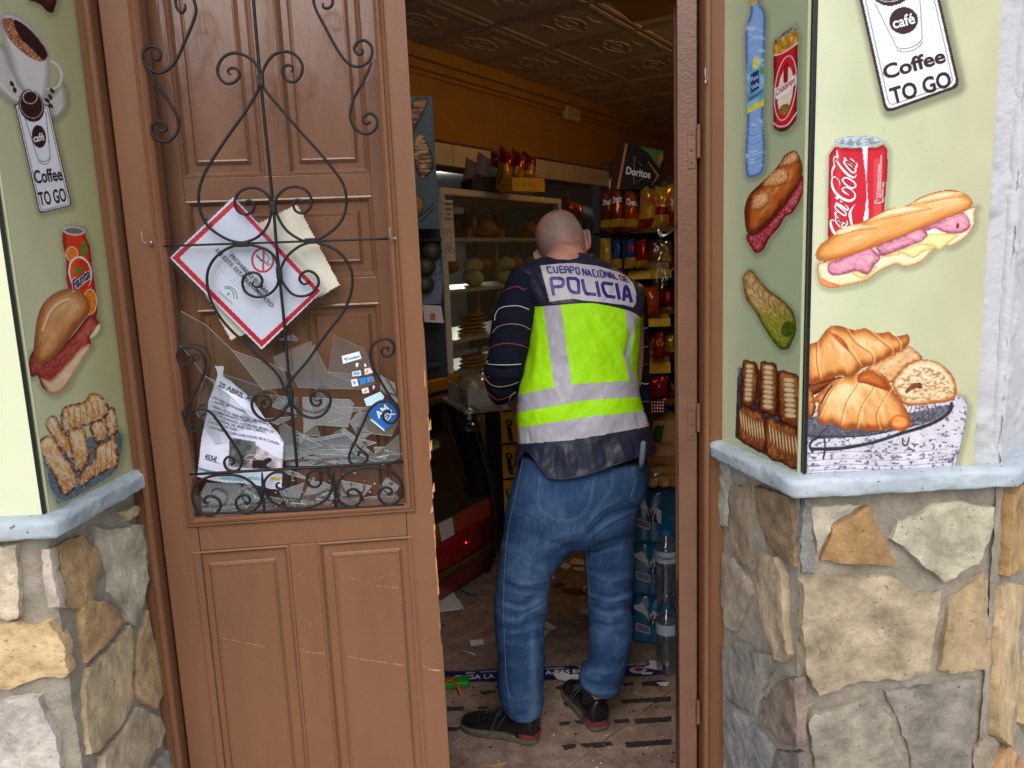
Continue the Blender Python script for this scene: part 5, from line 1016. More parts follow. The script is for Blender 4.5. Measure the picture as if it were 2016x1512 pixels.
# torso, arms, legs
T_ = interp_rings([((1080, 512), (1156, 518), 2.45, .04), ((1062, 540), (1222, 560), 2.44, .06), ((1064, 590), (1228, 605), 2.43, .07), ((1066, 680), (1226, 690), 2.41, .075), ((1060, 780), (1224, 780), 2.37, .08), ((1060, 860), (1228, 855), 2.355, .085), ((1064, 930), (1230, 940), 2.345, .085), ((1066, 985), (1220, 1000), 2.34, .08)], 4, 32); B_.loft(T_)
SHL = hitY(1040, 560, 2.41); ELB = hitY(993, 722, 2.385); WRL = hitY(1004, 775, 2.60); HNL = hitY(1012, 786, 2.66)
SHR = hitY(1240, 590, 2.44); ELR = hitY(1247, 760, 2.46); WRR = hitY(1235, 800, 2.66); HNR = hitY(1228, 795, 2.73)
B_.tube(catmull([SHL, (SHL+ELB)/2, ELB], 5), np.interp(np.linspace(0, 1, 11), [0, 1], [.05, .04]), 16); B_.tube(catmull([ELB, (ELB+WRL)/2, WRL], 5), np.interp(np.linspace(0, 1, 11), [0, 1], [.042, .027]), 16)
B_.tube(catmull([SHR, (SHR+ELR)/2, ELR], 5), np.interp(np.linspace(0, 1, 11), [0, 1], [.045, .036]), 16); B_.tube(catmull([ELR, (ELR+WRR)/2, WRR], 5), np.interp(np.linspace(0, 1, 11), [0, 1], [.038, .026]), 16)
def hand(Wp, d, pn, side):
    "wrist, finger direction, palm normal (down), side=+1 thumb towards +cross"
    d = np.array(d, float)/np.linalg.norm(d); pn = np.array(pn, float); pn -= d*(pn@d); pn /= np.linalg.norm(pn); s_ = np.cross(d, pn)*side
    for k, o_ in enumerate((-.030, -.010, .010, .029)): B_.tube(catmull([Wp-d*.01, Wp+d*.03+s_*o_*.7, Wp+d*.088+s_*o_], 4), np.interp(np.linspace(0, 1, 9), [0, 1], [.020, .0115]), 12)
    for o_, L_ in ((-.030, .058), (-.010, .07), (.010, .076), (.029, .068)):
        b = Wp+d*.085+s_*o_; P = [b, b+d*L_*.42+pn*L_*.10, b+d*L_*.75+pn*L_*.38, b+d*L_*.85+pn*L_*.72]; B_.tube(catmull(P, 4), np.interp(np.linspace(0, 1, 13), [0, 1], [.0098, .0072]), 10)
    b = Wp+d*.03+s_*.026; B_.tube(catmull([b-s_*.008, b+s_*.020+d*.012+pn*.01, b+s_*.032+d*.036+pn*.02, b+s_*.034+d*.058+pn*.026], 4), np.interp(np.linspace(0, 1, 13), [0, 1], [.014, .0085]), 10)
hand(WRL, HNL-WRL+np.array([.01, 0, -.01]), (.15, 0, -1), 1); hand(WRR, HNR-WRR, (0, 0, -1), -1)
hl = hitZ(1058, 1459, 0); tl_ = hitZ(916, 1424, 0); hr = hitZ(1183, 1439, 0); KL = hitY(1022, 1190, 2.34); AL = hl+(tl_-hl)/np.linalg.norm(tl_-hl)*.052+(0, 0, .085); HL = hitY(1090, 960, 2.34); HR = hitY(1200, 970, 2.35); KR = hitY(1203, 1190, 2.35); AR = hr+np.array([-.0144, .048, .085])
for a, b, c in ((HL, KL, AL), (HR, KR, AR)): B_.tube(catmull([a, b, c], 8), np.interp(np.linspace(0, 1, 17), [0, .5, .65, 1], [.075, .052, .05, .034]), 18)
V, NN, F4 = remeshed(B_, .0045, 6)
# stubble and reddish mottling on the scalp: a real colour difference of skin and cropped hair
q = (V-HC); hxx, hyy, hzz = q@hx, q@hy, q@hz; hairm = sstep(-.055, -.02, hzz-(hyy*.35))*(np.linalg.norm(q, axis=1) < .16)*1.25*(fbm(hxx*30+5, hzz*30+9, 3)*.7+.15+fbm(hxx*260, hzz*260, 2)*.35)
cs_ = lin((200, 150, 130))[None]*(1-np.clip(hairm, 0, 1)[:, None]*.85)+lin((134, 124, 120))[None]*np.clip(hairm, 0, 1)[:, None]*.85; red = sstep(.45, .7, fbm(hxx*22, hzz*34+3, 3))*.4; cs_ = cs_*(1-red[:, None])+lin((208, 122, 104))[None]*red[:, None]
xx, yy = proj(V); nlines = [(z5((370, 262), (470, 240), (600, 250)), -.0016, 3), (z5((380, 240), (480, 222), (590, 225)), -.0012, 3), (z5((420, 205), (500, 190), (590, 200)), .0012, 6)]
V, h = folds(V, NN, nlines)
m_skinv = vcmat('skin', .48, .35, .2, 350); npmesh('body', V, F4, m_skinv, person, True, cs_)
for s_ in (-1, 1):
    q = MB(); q.lathe([(.001, -.010), (.008, -.006), (.0108, 0), (.008, .007), (.001, .0105)], H(s_*.032, .089, -.004), hy, 12); q.build('eye', mat('eye_white', (230, 228, 225), .2), person, smooth=True)
gl = MB()
for s_ in (-1, 1):
    gl.tube(catmull([H(s_*.094, -.004, .006), H(s_*.090, .03, .012), H(s_*.082, .085, .010), H(s_*.064, .108, .006)], 4), .0022, 6); c_ = [H(s_*(.036+.026*math.cos(t)), .112, -.006+.019*math.sin(t)) for t in np.linspace(0, 6.28, 17)[:-1]]; gl.tube(c_, .0016, 6, closed=True)
gl.tube([H(-.010, .113, 0), H(.010, .113, 0)], .0016, 6); gl.build('glasses', m_black, person, smooth=True)
# ---------------- jeans
J = MB(); rows = [((1026, 896), (1272, 905), 2.335, .115, 2.5), ((1016, 938), (1274, 946), 2.335, .125, 2.5), ((1001, 989), (1255, 990), 2.335, .13, 2.5), ((995, 1030), (1249, 1036), 2.34, .12, 2.5), ((1000, 1062), (1240, 1066), 2.345, .09, 2.4)]
J.loft(interp_rings(rows, 5, 56))
LL = [((1003, 985), (1160, 1000), 2.335, .105), ((994, 1035), (1152, 1045), 2.335, .105), ((987, 1080), (1120, 1086), 2.335, .10), ((981, 1115), (1091, 1118), 2.337, .095), ((980, 1153), (1079, 1153), 2.34, .085), ((973, 1190), (1075, 1190), 2.34, .082), ((976, 1235), (1070, 1233), 2.335, .082), ((981, 1291), (1070, 1291), 2.33, .080), ((980, 1334), (1069, 1334), 2.33, .078), ((983, 1366), (1068, 1364), 2.33, .075), ((992, 1388), (1067, 1386), 2.33, .072), ((999, 1399), (1066, 1396), 2.33, .068)]
RL = [((1150, 985), (1258, 975), 2.345, .10), ((1142, 1035), (1248, 1040), 2.35, .10), ((1152, 1101), (1245, 1101), 2.35, .088), ((1158, 1150), (1243, 1162), 2.35, .082), ((1161, 1205), (1242, 1205), 2.35, .08), ((1163, 1250), (1241, 1248), 2.35, .078), ((1162, 1295), (1236, 1291), 2.347, .074), ((1154, 1312), (1229, 1318), 2.345, .072), ((1142, 1330), (1222, 1338), 2.345, .070), ((1146, 1345), (1218, 1352), 2.345, .066), ((1156, 1353), (1216, 1357), 2.345, .060)]
J.loft(interp_rings(LL, 5, 48)); J.loft(interp_rings(RL, 5, 48))
V, NN, F4 = remeshed(J, .0042, 5)
random.seed(3)
FJ = []
def zf(*a): FJ.append((z6(*a[:-2]), a[-2]*.65e-3, a[-1]*1.25)); FJ.append(([(x, y+4.5) for x, y in z6(*a[:-2])], -abs(a[-2])*.42e-3, 2.6)); FJ.append(([(x, y-3.5) for x, y in z6(*a[:-2])], abs(a[-2])*.22e-3, 2.4))
for a in (((190, 850), (260, 868), (395, 800), -5, 5), ((195, 825), (270, 840), (390, 770), 5, 5), ((200, 790), (270, 812), (350, 800), -4, 4), ((200, 765), (300, 790), (395, 735), 5, 5), ((205, 735), (290, 755), (345, 735), -5, 5), ((230, 700), (300, 725), (345, 712), 4, 5), ((195, 640), (300, 690), (405, 690), -4, 5), ((250, 665), (330, 672), (410, 655), 4, 5),
    ((200, 880), (290, 900), (390, 860), 4, 5), ((210, 905), (300, 925), (385, 900), -3, 5), ((200, 945), (280, 960), (350, 950), 3, 6), ((190, 1010), (260, 1020), (330, 1005), -2.5, 6),
    ((590, 440), (680, 360), (815, 312), -6, 5), ((600, 470), (690, 395), (805, 340), 5, 6), ((590, 415), (650, 345), (760, 285), 5, 6), ((600, 520), (680, 470), (800, 440), -4, 6), ((620, 550), (700, 520), (790, 520), 3.5, 7),
    ((560, 470), (480, 500), (430, 560), -3, 7), ((540, 440), (440, 470), (330, 560), 3, 10), ((600, 690), (690, 722), (795, 690), -4, 5), ((605, 720), (700, 750), (795, 725), 4.5, 5), ((605, 755), (690, 785), (790, 762), -5, 5), ((608, 785), (690, 815), (780, 800), 4.5, 6), ((615, 830), (700, 850), (790, 830), -3.5, 6), ((620, 640), (700, 660), (795, 640), 3.5, 6), ((610, 600), (690, 610), (790, 590), -3, 6),
    ((640, 1080), (720, 1000), (780, 930), 3.5, 8), ((660, 1110), (740, 1040), (780, 980), -3.5, 7), ((565, 1165), (640, 1215), (730, 1212), -6, 5), ((562, 1130), (640, 1172), (740, 1165), 6, 6), ((575, 1095), (660, 1130), (745, 1120), -5, 5), ((600, 1070), (680, 1080), (755, 1070), 4.5, 6),
    ((345, 900), (352, 1100), (350, 1310), 2.0, 5), ((225, 900), (222, 1080), (240, 1250), -2, 6), ((195, 1230), (260, 1260), (340, 1240), -3.5, 6), ((200, 1180), (270, 1205), (370, 1190), 3.5, 7), ((205, 1290), (280, 1310), (375, 1300), 3, 6), ((690, 620), (700, 800), (680, 1000), 2.0, 7),
    ((250, 330), (330, 350), (420, 420), 3, 10), ((240, 420), (300, 470), (330, 600), -2.5, 10), ((270, 520), (330, 560), (400, 560), 3, 10)): zf(*a)
V, h = folds(V, NN, FJ, lambda x, y: (fbm(x*.035+y*.02+3, y*.05-x*.015, 4)-.5)*.008*sstep(1000, 1150, y)+(fbm(x*.012+y*.01, y*.02+9, 4)-.5)*.010+.003)
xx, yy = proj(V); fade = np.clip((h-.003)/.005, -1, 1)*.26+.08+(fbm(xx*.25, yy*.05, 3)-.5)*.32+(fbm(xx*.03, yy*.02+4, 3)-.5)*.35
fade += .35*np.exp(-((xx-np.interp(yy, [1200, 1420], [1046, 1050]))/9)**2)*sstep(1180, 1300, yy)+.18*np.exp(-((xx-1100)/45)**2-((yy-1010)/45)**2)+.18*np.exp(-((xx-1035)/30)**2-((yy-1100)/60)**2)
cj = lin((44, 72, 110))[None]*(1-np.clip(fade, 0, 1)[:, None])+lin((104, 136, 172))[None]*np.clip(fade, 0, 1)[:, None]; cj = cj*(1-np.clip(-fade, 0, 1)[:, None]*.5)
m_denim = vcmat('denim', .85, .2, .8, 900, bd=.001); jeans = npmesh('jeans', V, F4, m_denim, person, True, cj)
def bvh_surf(V, F4, off=.0012, ext=None):
    T = BVHTree.FromPolygons([tuple(v) for v in V], [tuple(map(int, f)) for f in F4]); o = Vector(CAM)
    def surf(x, y):
        x = np.atleast_1d(x); y = np.atleast_1d(y); out = []; last = None
        for a, b in zip(x, y):
            d = Vector(ray(a, b)).normalized(); hh = T.ray_cast(o, d)
            if hh[0] is None: nn = T.find_nearest(Vector(last) if last is not None else o+d*2.38); p = nn[0]; p = p-d*off
            else: p = hh[0]-d*off
            out.append(tuple(p)); last = p
        return np.array(out)
    return surf
SJ = bvh_surf(V, F4, .0009); m_stitch = mat('seam_stitch', (112, 136, 166), .8, .2, 300); m_seamd = mat('seam_denim', (44, 72, 112), .85, .3, 300, .5, 600)
def seam(P, w_=1.0, name='seam', m=None, r=.0009):
    P = catmull(P, 10); S = SJ(P[:, 0], P[:, 1]); q = MB(); q.tube(S, r*w_, 5); return q.build(name, m or m_stitch, jeans, smooth=True)
for P in (((300, 100), (270, 250), (232, 430), (215, 640), (212, 800), (218, 960), (225, 1120), (245, 1220), (232, 1330)), ((385, 180), (375, 240), (380, 320), (430, 362), (490, 380), (550, 365), (590, 320), (612, 250), (622, 185)), ((376, 180), (368, 240), (372, 325), (425, 370), (490, 388), (556, 372), (598, 325), (620, 250), (631, 185)),
    ((800, 120), (795, 150), (810, 200), (795, 260), (785, 280), (822, 305)), ((808, 120), (803, 150), (818, 200), (803, 258), (796, 275), (826, 297)), ((700, 165), (700, 230), (660, 290), (590, 400)), ((708, 165), (708, 232), (668, 295), (600, 400)), ((795, 112), (830, 104), (866, 96)), ((797, 122), (830, 114), (866, 106)),
    ((590, 470), (592, 560), (603, 700), (605, 760))) : seam(z6(*P), .75)
for P in (((222, 1318), (290, 1326), (382, 1320)),): seam(z6(*P), 1.2, 'hem', m_seamd)
# ---------------- vest
rows = [((1098, 499), (1166, 503), 2.455, .045, 2.0), ((1083, 503), (1178, 509), 2.455, .055, 2.0), ((1058, 510), (1205, 524), 2.45, .07, 2.2), ((1030, 520), (1240, 546), 2.44, .085, 2.3), ((1016, 529), (1264, 562), 2.43, .095, 2.4), ((1026, 550), (1267, 578), 2.42, .102, 2.5), ((1040, 575), (1266, 600), 2.41, .11, 2.5), ((1047, 602), (1262, 625), 2.40, .115, 2.5), ((1043, 660), (1258, 680), 2.385, .12, 2.4), ((1036, 710), (1254, 725), 2.375, .122, 2.4), ((1021, 770), (1256, 770), 2.36, .125, 2.4), ((1018, 820), (1266, 805), 2.35, .13, 2.4), ((1018, 872), (1277, 840), 2.345, .135, 2.5), ((1014, 902), (1286, 872), 2.34, .14, 2.5), ((1010, 930), (1290, 900), 2.335, .143, 2.5), ((1012, 962), (1290, 932), 2.333, .145, 2.5)]
NA = 520; RG = np.array(interp_rings(rows, 27, NA)); nr = len(RG); V = RG.reshape(-1, 3); idx = np.arange(nr*NA).reshape(nr, NA)
F4 = np.stack([idx[:-1], np.roll(idx[:-1], -1, 1), np.roll(idx[1:], -1, 1), idx[1:]], -1).reshape(-1, 4); NN = normals(V, F4)
cen = RG.mean(1)[:, None].repeat(NA, 1).reshape(-1, 3); sgn = np.sign((NN*(V-cen)).sum(1).mean()); NN *= sgn
FV = []
def vf(*a): FV.append((z5(*a[:-2]), a[-2]*1e-3, a[-1]))
for a in (((560, 570), (640, 740), (700, 930), 4.5, 8), ((600, 570), (700, 730), (790, 900), -4, 7), ((660, 600), (760, 740), (820, 850), 3.5, 7), ((520, 640), (600, 800), (640, 950), -3, 8), ((480, 560), (520, 720), (600, 900), 2.5, 7), ((330, 560), (350, 740), (330, 960), 4, 7), ((300, 760), (300, 880), (260, 1000), -4, 6), ((420, 1120), (340, 1110), (350, 1180), 2, 4), ((800, 640), (840, 700), (820, 800), -5, 6), ((830, 600), (862, 680), (850, 800), 5, 6), ((880, 640), (860, 760), (870, 900), -3, 6),
    ((250, 1210), (256, 1250), (255, 1275), 3, 4), ((290, 1210), (300, 1250), (300, 1275), -3, 4), ((905, 1110), (915, 1150), (925, 1185), 3, 4), ((870, 1120), (885, 1160), (895, 1190), -3, 4),
    ((395, 1290), (380, 1360), (372, 1430), 5, 8), ((440, 1290), (432, 1370), (430, 1450), -5, 7), ((490, 1280), (500, 1360), (520, 1450), 5, 8), ((550, 1275), (565, 1350), (570, 1440), -4, 7), ((620, 1265), (635, 1340), (650, 1430), 5, 8), ((690, 1260), (710, 1330), (720, 1400), -5, 7), ((760, 1250), (790, 1310), (810, 1370), 5, 8), ((840, 1240), (860, 1290), (870, 1350), -5, 7), ((310, 1290), (330, 1340), (345, 1380), 4, 7),
    ((250, 360), (300, 450), (350, 520), 4, 8), ((290, 340), (340, 420), (390, 520), -4, 7), ((600, 270), (680, 320), (760, 350), 3, 6), ((450, 275), (520, 300), (600, 320), 2.5, 5), ((870, 430), (890, 500), (900, 570), 3, 6), ((440, 340), (450, 430), (440, 520), -1.5, 5), ((690, 350), (700, 440), (720, 540), -2, 5), ((560, 340), (590, 420), (600, 520), 1.6, 6)): vf(*a)
V, h = folds(V, NN, FV, lambda x, y: (fbm(x*.022+y*.012, y*.014+2, 3)-.5)*.013+(fbm(x*.07+3, y*.05, 3)-.5)*.004)
fx, fy = proj(V); cx_, cy_ = fx[F4[:, 0]], fy[F4[:, 0]]; lab = np.zeros(len(F4), int)
def lineY(P, x): P = np.array(P); return np.interp(x, P[:, 0], P[:, 1])
yk = z5((200, 560), (320, 546), (600, 525), (700, 535), (815, 560), (860, 578), (895, 600), (940, 640)); t1 = z5((200, 1025), (240, 1016), (435, 975), (528, 960), (700, 950), (835, 942), (880, 960), (940, 975)); b1 = z5((200, 1118), (245, 1110), (600, 1045), (895, 1028), (960, 1022)); b2 = z5((200, 1195), (245, 1190), (500, 1152), (600, 1135), (910, 1103), (960, 1095)); b3 = z5((200, 1281), (240, 1278), (500, 1260), (700, 1228), (935, 1185), (990, 1175))
Y0, Y1, Y2, Y3, Y4 = [lineY(p, cx_) for p in (yk, t1, b1, b2, b3)]
lab[cy_ > Y0] = 1; lab[(cy_ > Y1)] = 2; lab[cy_ > Y2] = 3; lab[cy_ > Y3] = 4; lab[cy_ > Y4] = 5
front = (NN[F4[:, 0], 1] < .25)
vl = np.array(z5((372, 530), (465, 520), (528, 962), (435, 978))); vr = np.array(z5((810, 545), (880, 575), (862, 660), (842, 750), (838, 850), (858, 900), (880, 962), (835, 945), (822, 880), (800, 800), (832, 720), (818, 640)))
pt = np.array(Zc(1060, 505, 10.08, ((30, 175), (400, 138), (700, 125), (1150, 180), (1430, 258), (1600, 310), (1760, 400), (1880, 540), (1930, 700), (1938, 900), (1880, 1004), (1700, 958), (1300, 905), (1000, 880), (860, 862), (700, 828), (500, 850), (215, 893))))
lab[(lab == 1) & in_poly(cx_, cy_, vl) & front] = 6; lab[(lab == 1) & in_poly(cx_, cy_, vr) & front] = 7; lab[in_poly(cx_, cy_, pt) & front] = 8
hem = z5((200, 1430), (215, 1420), (262, 1345), (275, 1322), (300, 1330), (345, 1385), (390, 1450), (430, 1470), (500, 1468), (600, 1450), (830, 1370), (900, 1348), (975, 1335), (1000, 1330)); lab[cy_ > lineY(hem, cx_)] = 99
m_navyc = mat('navy_nylon', (40, 44, 62), .42, .12, 12, .12, 90, .45, bd=.001); m_fluo = mat('fluorescent_cloth', (178, 250, 18), .6, .04, 20, .3, 500, .3, bd=.0006); m_refl = mat('reflective_tape', (184, 182, 194), .38, .05, 30, .2, 300, .5); m_patch = mat('white_patch', (204, 202, 210), .45, .04, 40, .2, 300)
for k, nm, mm, lb in ((0, 'vest_yoke', m_navyc, 0), (1, 'vest_back', m_fluo, 0), (2, 'reflective_band', m_refl, 'upper horizontal silver band of the vest'), (3, 'fluorescent_band', m_fluo, 0), (4, 'reflective_band', m_refl, 'lower horizontal silver band of the vest'), (5, 'vest_hem', m_navyc, 0), (6, 'reflective_band', m_refl, 'left vertical silver band of the vest'), (7, 'reflective_band', m_refl, 'right vertical silver band of the vest'), (8, 'back_patch', m_patch, 0)):
    o = submesh(nm, V, F4, lab == k, mm, person)
    if lb: o['label'] = lb
SV = bvh_surf(V, F4, .0012); patch = o
def pc(P, w_, cl=False): P = np.array(Zc(1060, 505, 10.08, P)); P = np.vstack([np.linspace(P[i], P[i+1], 7)[:-1] for i in range(len(P)-1)]+([np.linspace(P[-1], P[0], 7)[:-1]] if cl else [P[-1:]])); return (P, w_/10.08, cl)
m_violet = mat('violet_print', (58, 40, 132), .4)
L1 = [pc(p, 66, c) for p, c in ((((305, 775), (242, 432), (430, 428), (490, 462), (496, 545), (460, 592), (288, 604)), False), (((578, 432), (740, 436), (790, 480), (805, 720), (700, 712), (640, 680), (600, 600)), True), (((868, 448), (905, 640), (950, 735), (1150, 755)), False), (((1150, 490), (1215, 805)), False), (((1480, 548), (1290, 525), (1268, 565), (1305, 700), (1360, 785), (1530, 808)), False), (((1546, 530), (1610, 855)), False), (((1692, 880), (1712, 640), (1735, 585), (1775, 640), (1852, 915)), False), (((1705, 775), (1800, 790)), False))]
L2 = [pc(p, 27, c) for p, c in ((((255, 205), (165, 210), (190, 300), (215, 325), (288, 322)), 0), (((288, 195), (320, 300), (345, 318), (392, 315), (365, 195)), 0), (((482, 193), (410, 195), (440, 320), (530, 318)), 0), (((425, 256), (502, 256)), 0), (((550, 325), (508, 205), (578, 200), (622, 328)), 0), (((528, 262), (600, 264)), 0), (((655, 337), (618, 205), (685, 205), (705, 235), (700, 265), (635, 268)), 0), (((738, 218), (785, 222), (808, 260), (818, 350), (775, 350), (752, 315)), 1),
    (((896, 378), (868, 232), (962, 378), (935, 238)), 0), (((990, 388), (985, 255), (1062, 398)), 0), (((990, 348), (1040, 355)), 0), (((1122, 267), (1070, 262), (1098, 388), (1162, 408)), 0), (((1163, 272), (1196, 412)), 0), (((1215, 275), (1270, 278), (1290, 320), (1305, 410), (1245, 405)), 1), (((1345, 418), (1312, 285), (1412, 422), (1375, 292)), 0), (((1425, 432), (1415, 305), (1500, 448)), 0), (((1430, 400), (1475, 408)), 0), (((1475, 330), (1530, 440), (1592, 456)), 0), (((1598, 360), (1640, 462), (1700, 478), (1680, 425), (1655, 385)), 1), (((1740, 412), (1680, 392), (1722, 490), (1795, 512)), 0), (((1700, 442), (1768, 462)), 0))]
L2 = [(a, b, bool(c)) for a, b, c in L2]
band('lettering', L1+L2, SV, m_violet, patch)
m_pipe = mat('dark_piping', (34, 34, 48), .5)
def vtube(P, r, name, m, surf=SV): P = catmull(P, 8); q = MB(); q.tube(surf(P[:, 0], P[:, 1]), r, 6); return q.build(name, m, person, smooth=True)
vtube([(a, b+.5) for a, b in yk[1:-1]], .0026, 'piping', m_pipe); vtube([(a, b-2) for a, b in hem[3:-2]], .0028, 'hem_binding', m_navyc); vtube(z5((238, 352), (290, 440), (322, 545)), .003, 'armhole_binding', m_navyc)
q = MB(); cr = np.array(RG[0]); q.tube(cr[::13], .006, 8, closed=True); q.build('collar', m_navyc, person, smooth=True)
# pen-like object in the back pocket
p0 = hitY(1264, 905, 2.215); p1 = hitY(1267, 868, 2.215); q = MB(); q.tube([p0-(0, -.02, .03), p0, (p0+p1)/2, p1-(0, 0, .006), p1], np.array([.008, .009, .009, .0085, .004]), 10); t = q.build('pocket_item', mat('grey_cloth_item', (112, 124, 134), .7, .2, 90, .5, 200), person, smooth=True)
# ---------------- sweater sleeves (navy, thin stripes)
m_knit = mat('navy_knit', (24, 27, 44), .9, .25, 200, .6, 700, .2)
SL = [((1008, 527), (1062, 548), 2.415, .055), ((996, 556), (1058, 585), 2.405, .062), ((984, 582), (1058, 612), 2.40, .064), ((973, 612), (1052, 640), 2.395, .063), ((966, 650), (1046, 668), 2.39, .06), ((961, 690), (1036, 700), 2.385, .057), ((954, 716), (1034, 722), 2.39, .056), ((952, 738), (1032, 742), 2.41, .06), ((957, 766), (1022, 762), 2.44, .066), ((966, 786), (1016, 778), 2.48, .062), ((979, 798), (1008, 786), 2.53, .045)]
Sm = MB(); SRG = interp_rings(SL, 6, 56); Sm.loft(SRG); sV = np.array([p for r_ in SRG for p in r_])
SR = [((1230, 560), (1272, 585), 2.47, .05), ((1236, 620), (1275, 630), 2.48, .05), ((1236, 690), (1277, 700), 2.48, .05), ((1236, 760), (1278, 765), 2.48, .05), ((1236, 820), (1279, 825), 2.50, .052), ((1230, 845), (1270, 850), 2.56, .045)]
def sleeve(rows, st):
    q = MB(); rg = interp_rings(rows, 8, 64); q.loft(rg); V, NN, F4 = remeshed(q, .004, 4)
    FF = [([(958, 716), (985, 728), (1030, 722)], -.006, 4), ([(953, 730), (985, 742), (1030, 738)], .005, 5), ([(960, 755), (985, 770), (1018, 765)], -.004, 4), ([(985, 600), (1010, 640), (1030, 700)], .003, 8), ([(975, 640), (1000, 660), (1040, 650)], -.002, 6)]
    V, h = folds(V, NN, FF, lambda x, y: (fbm(x*.05, y*.05, 3)-.5)*.006); sl = npmesh('sleeve', V, F4, m_knit, person, True); S = bvh_surf(V, F4, .0006)
    for P, c in st: P = catmull(P, 7); q = MB(); q.tube(S(P[:, 0], P[:, 1]), .0015, 6); q.build('stripe', STR[c], sl, smooth=True)
    return sl
STR = {'r': mat('red_stripe', (168, 64, 66), .8, .2, 500), 'w': mat('white_stripe', (206, 214, 222), .8, .15, 500), 'b': mat('beige_stripe', (168, 140, 126), .8, .2, 500)}
def s3(*p): return Zc(820, 480, 4.446, p)
sleeve(SL, [(s3((748, 430), (790, 398), (870, 375), (905, 382), (935, 402), (965, 390)), 'r'), (s3((685, 670), (690, 620), (730, 565), (810, 545), (900, 545), (985, 575)), 'w'), (s3((665, 780), (700, 735), (770, 708), (850, 702), (930, 716), (1005, 755)), 'b'), (s3((628, 920), (680, 892), (770, 872), (860, 878), (930, 892), (975, 912)), 'r'), (s3((592, 1028), (610, 1045), (650, 1056), (750, 1060), (850, 1058), (915, 1052)), 'w'),
    (s3((588, 1130), (605, 1180), (650, 1230), (720, 1252), (810, 1240), (895, 1210)), 'b'), (s3((590, 1200), (620, 1290), (680, 1350), (720, 1365), (790, 1345), (870, 1290)), 'r'), (s3((625, 1320), (650, 1380), (700, 1415), (770, 1408), (812, 1390), (820, 1340), (868, 1300)), 'w')])
sleeve(SR, [(((1262, 641), (1268, 646), (1275, 645)), 'w'), (((1262, 681), (1268, 684), (1276, 682)), 'b'), (((1262, 717), (1268, 718), (1277, 717)), 'r'), (((1262, 753), (1268, 756), (1277, 755)), 'w'), (((1262, 790), (1268, 791), (1277, 789)), 'b')])
# ---------------- socks, shoes
for A_ in (AL, AR): q = MB(); q.tube([A_+np.array([0, 0, -.01]), A_+np.array([0, 0, .13])], .040, 20); q.build('sock', m_navyc, person, smooth=True)
m_shoe = mat('black_leather', (24, 24, 26), .32, .2, 40, .3, 160, .5); m_sole = mat('rubber_sole', (92, 88, 78), .8, .25, 30, .3, 100); m_hb = mat('red_heel_band', (112, 52, 48), .5, .2, 40); m_lace = mat('lace', (66, 68, 84), .8)
def shoe(heel, d, L_=.285, flip=1):
    d = np.array([d[0], d[1], 0]); d /= np.linalg.norm(d); s_ = np.array([-d[1], d[0], 0]); F = lambda x, y, z: heel+d*x+s_*y+np.array([0, 0, z]); k = L_/.285
    st = [(-.003, .022, .06), (.001, .032, .104), (.014, .040, .116), (.045, .043, .116), (.085, .042, .110), (.115, .039, .104), (.145, .042, .090), (.18, .046, .072), (.215, .048, .058), (.245, .045, .050), (.268, .036, .044), (.282, .022, .038), (.288, .008, .030)]
    q = MB(); rg = []
    for x, w_, zt in catmull(st, 3):
        ring = []
        for t in np.linspace(0, 2*math.pi, 25)[:-1]:
            y = w_*math.copysign(abs(math.cos(t))**.85, math.cos(t)); z = .012+(zt-.012)*(.5+.5*math.sin(t)); y *= 1-.35*max(0, math.sin(t))**2
            ring.append(F(x*k, y+(.008*flip*max(0, x-.12)/.16), z))
        rg.append(ring)
    q.loft(rg); sh = q.build('shoe', m_shoe, person, smooth=True)
    out = [(x*k, y) for x, y in ((-.006, .0), (-.002, .024), (.02, .037), (.08, .038), (.14, .043), (.2, .051), (.245, .049), (.275, .036), (.292, .010))]
    out = catmull(out+[(x, -y) for x, y in out[:0:-1]], 4, True)
    q = MB(); base = Fr(heel, d, s_, (0, 0, 1)); rg = [[base.p(x*f+(1-f)*.14, y*f+(.008*flip*max(0, x-.12)/.16), z) for x, y in out] for z, f in ((.0, .97), (.004, 1.0), (.016, 1.0), (.021, .97))]; q.loft(rg); q.build('sole', m_sole, sh, smooth=True)
    q = MB(); hb = [p for p in out if p[0] < .075]; hb = sorted(hb, key=lambda p: p[1]); 
    A = [base.p(x*1.01-.0015, y*1.03, .021) for x, y in hb]; Bq = [base.p(x-.0005, y*.99, .040) for x, y in hb]; q.add(A+Bq, [(i, i+1, len(A)+i+1, len(A)+i) for i in range(len(A)-1)]); q.build('heel_band', m_hb, sh, smooth=True)
    q = MB()
    for j in range(5):
        x = .118+j*.018; zt = np.interp(x, [a[0] for a in st], [a[2] for a in st]); q.tube(catmull([F(x*k, -.030, zt-.018), F(x*k, 0, zt+.002), F((x+.008)*k, .030, zt-.018)], 4), .0017, 5)
    q.tube(catmull([F(.12*k, .0, .106), F(.13*k, .035, .09), F(.15*k, .06, .04), F(.16*k, .064, .026)], 5), .0016, 5); q.tube(catmull([F(.12*k, .0, .106), F(.10*k, .04, .098), F(.12*k, .058, .06), F(.13*k, .04, .04)], 5), .0016, 5)
    q.build('laces', m_lace, sh, smooth=True)
    for s2 in (-1, 1):
        for j in range(3):
            q = MB(); x = .15+j*.02; q.tube(catmull([F((x-.01)*k, s2*.043, .026), F((x+.012)*k, s2*.040, .05), F((x+.02)*k, s2*.028, .068)], 4), .0008, 5); q.build('welt_seam', m_lace, sh, smooth=True)
shoe(hl, tl_-hl, float(np.linalg.norm(tl_-hl))*1.0, 1)
shoe(hr, np.array([-.30, 1, 0]), .28, -1)
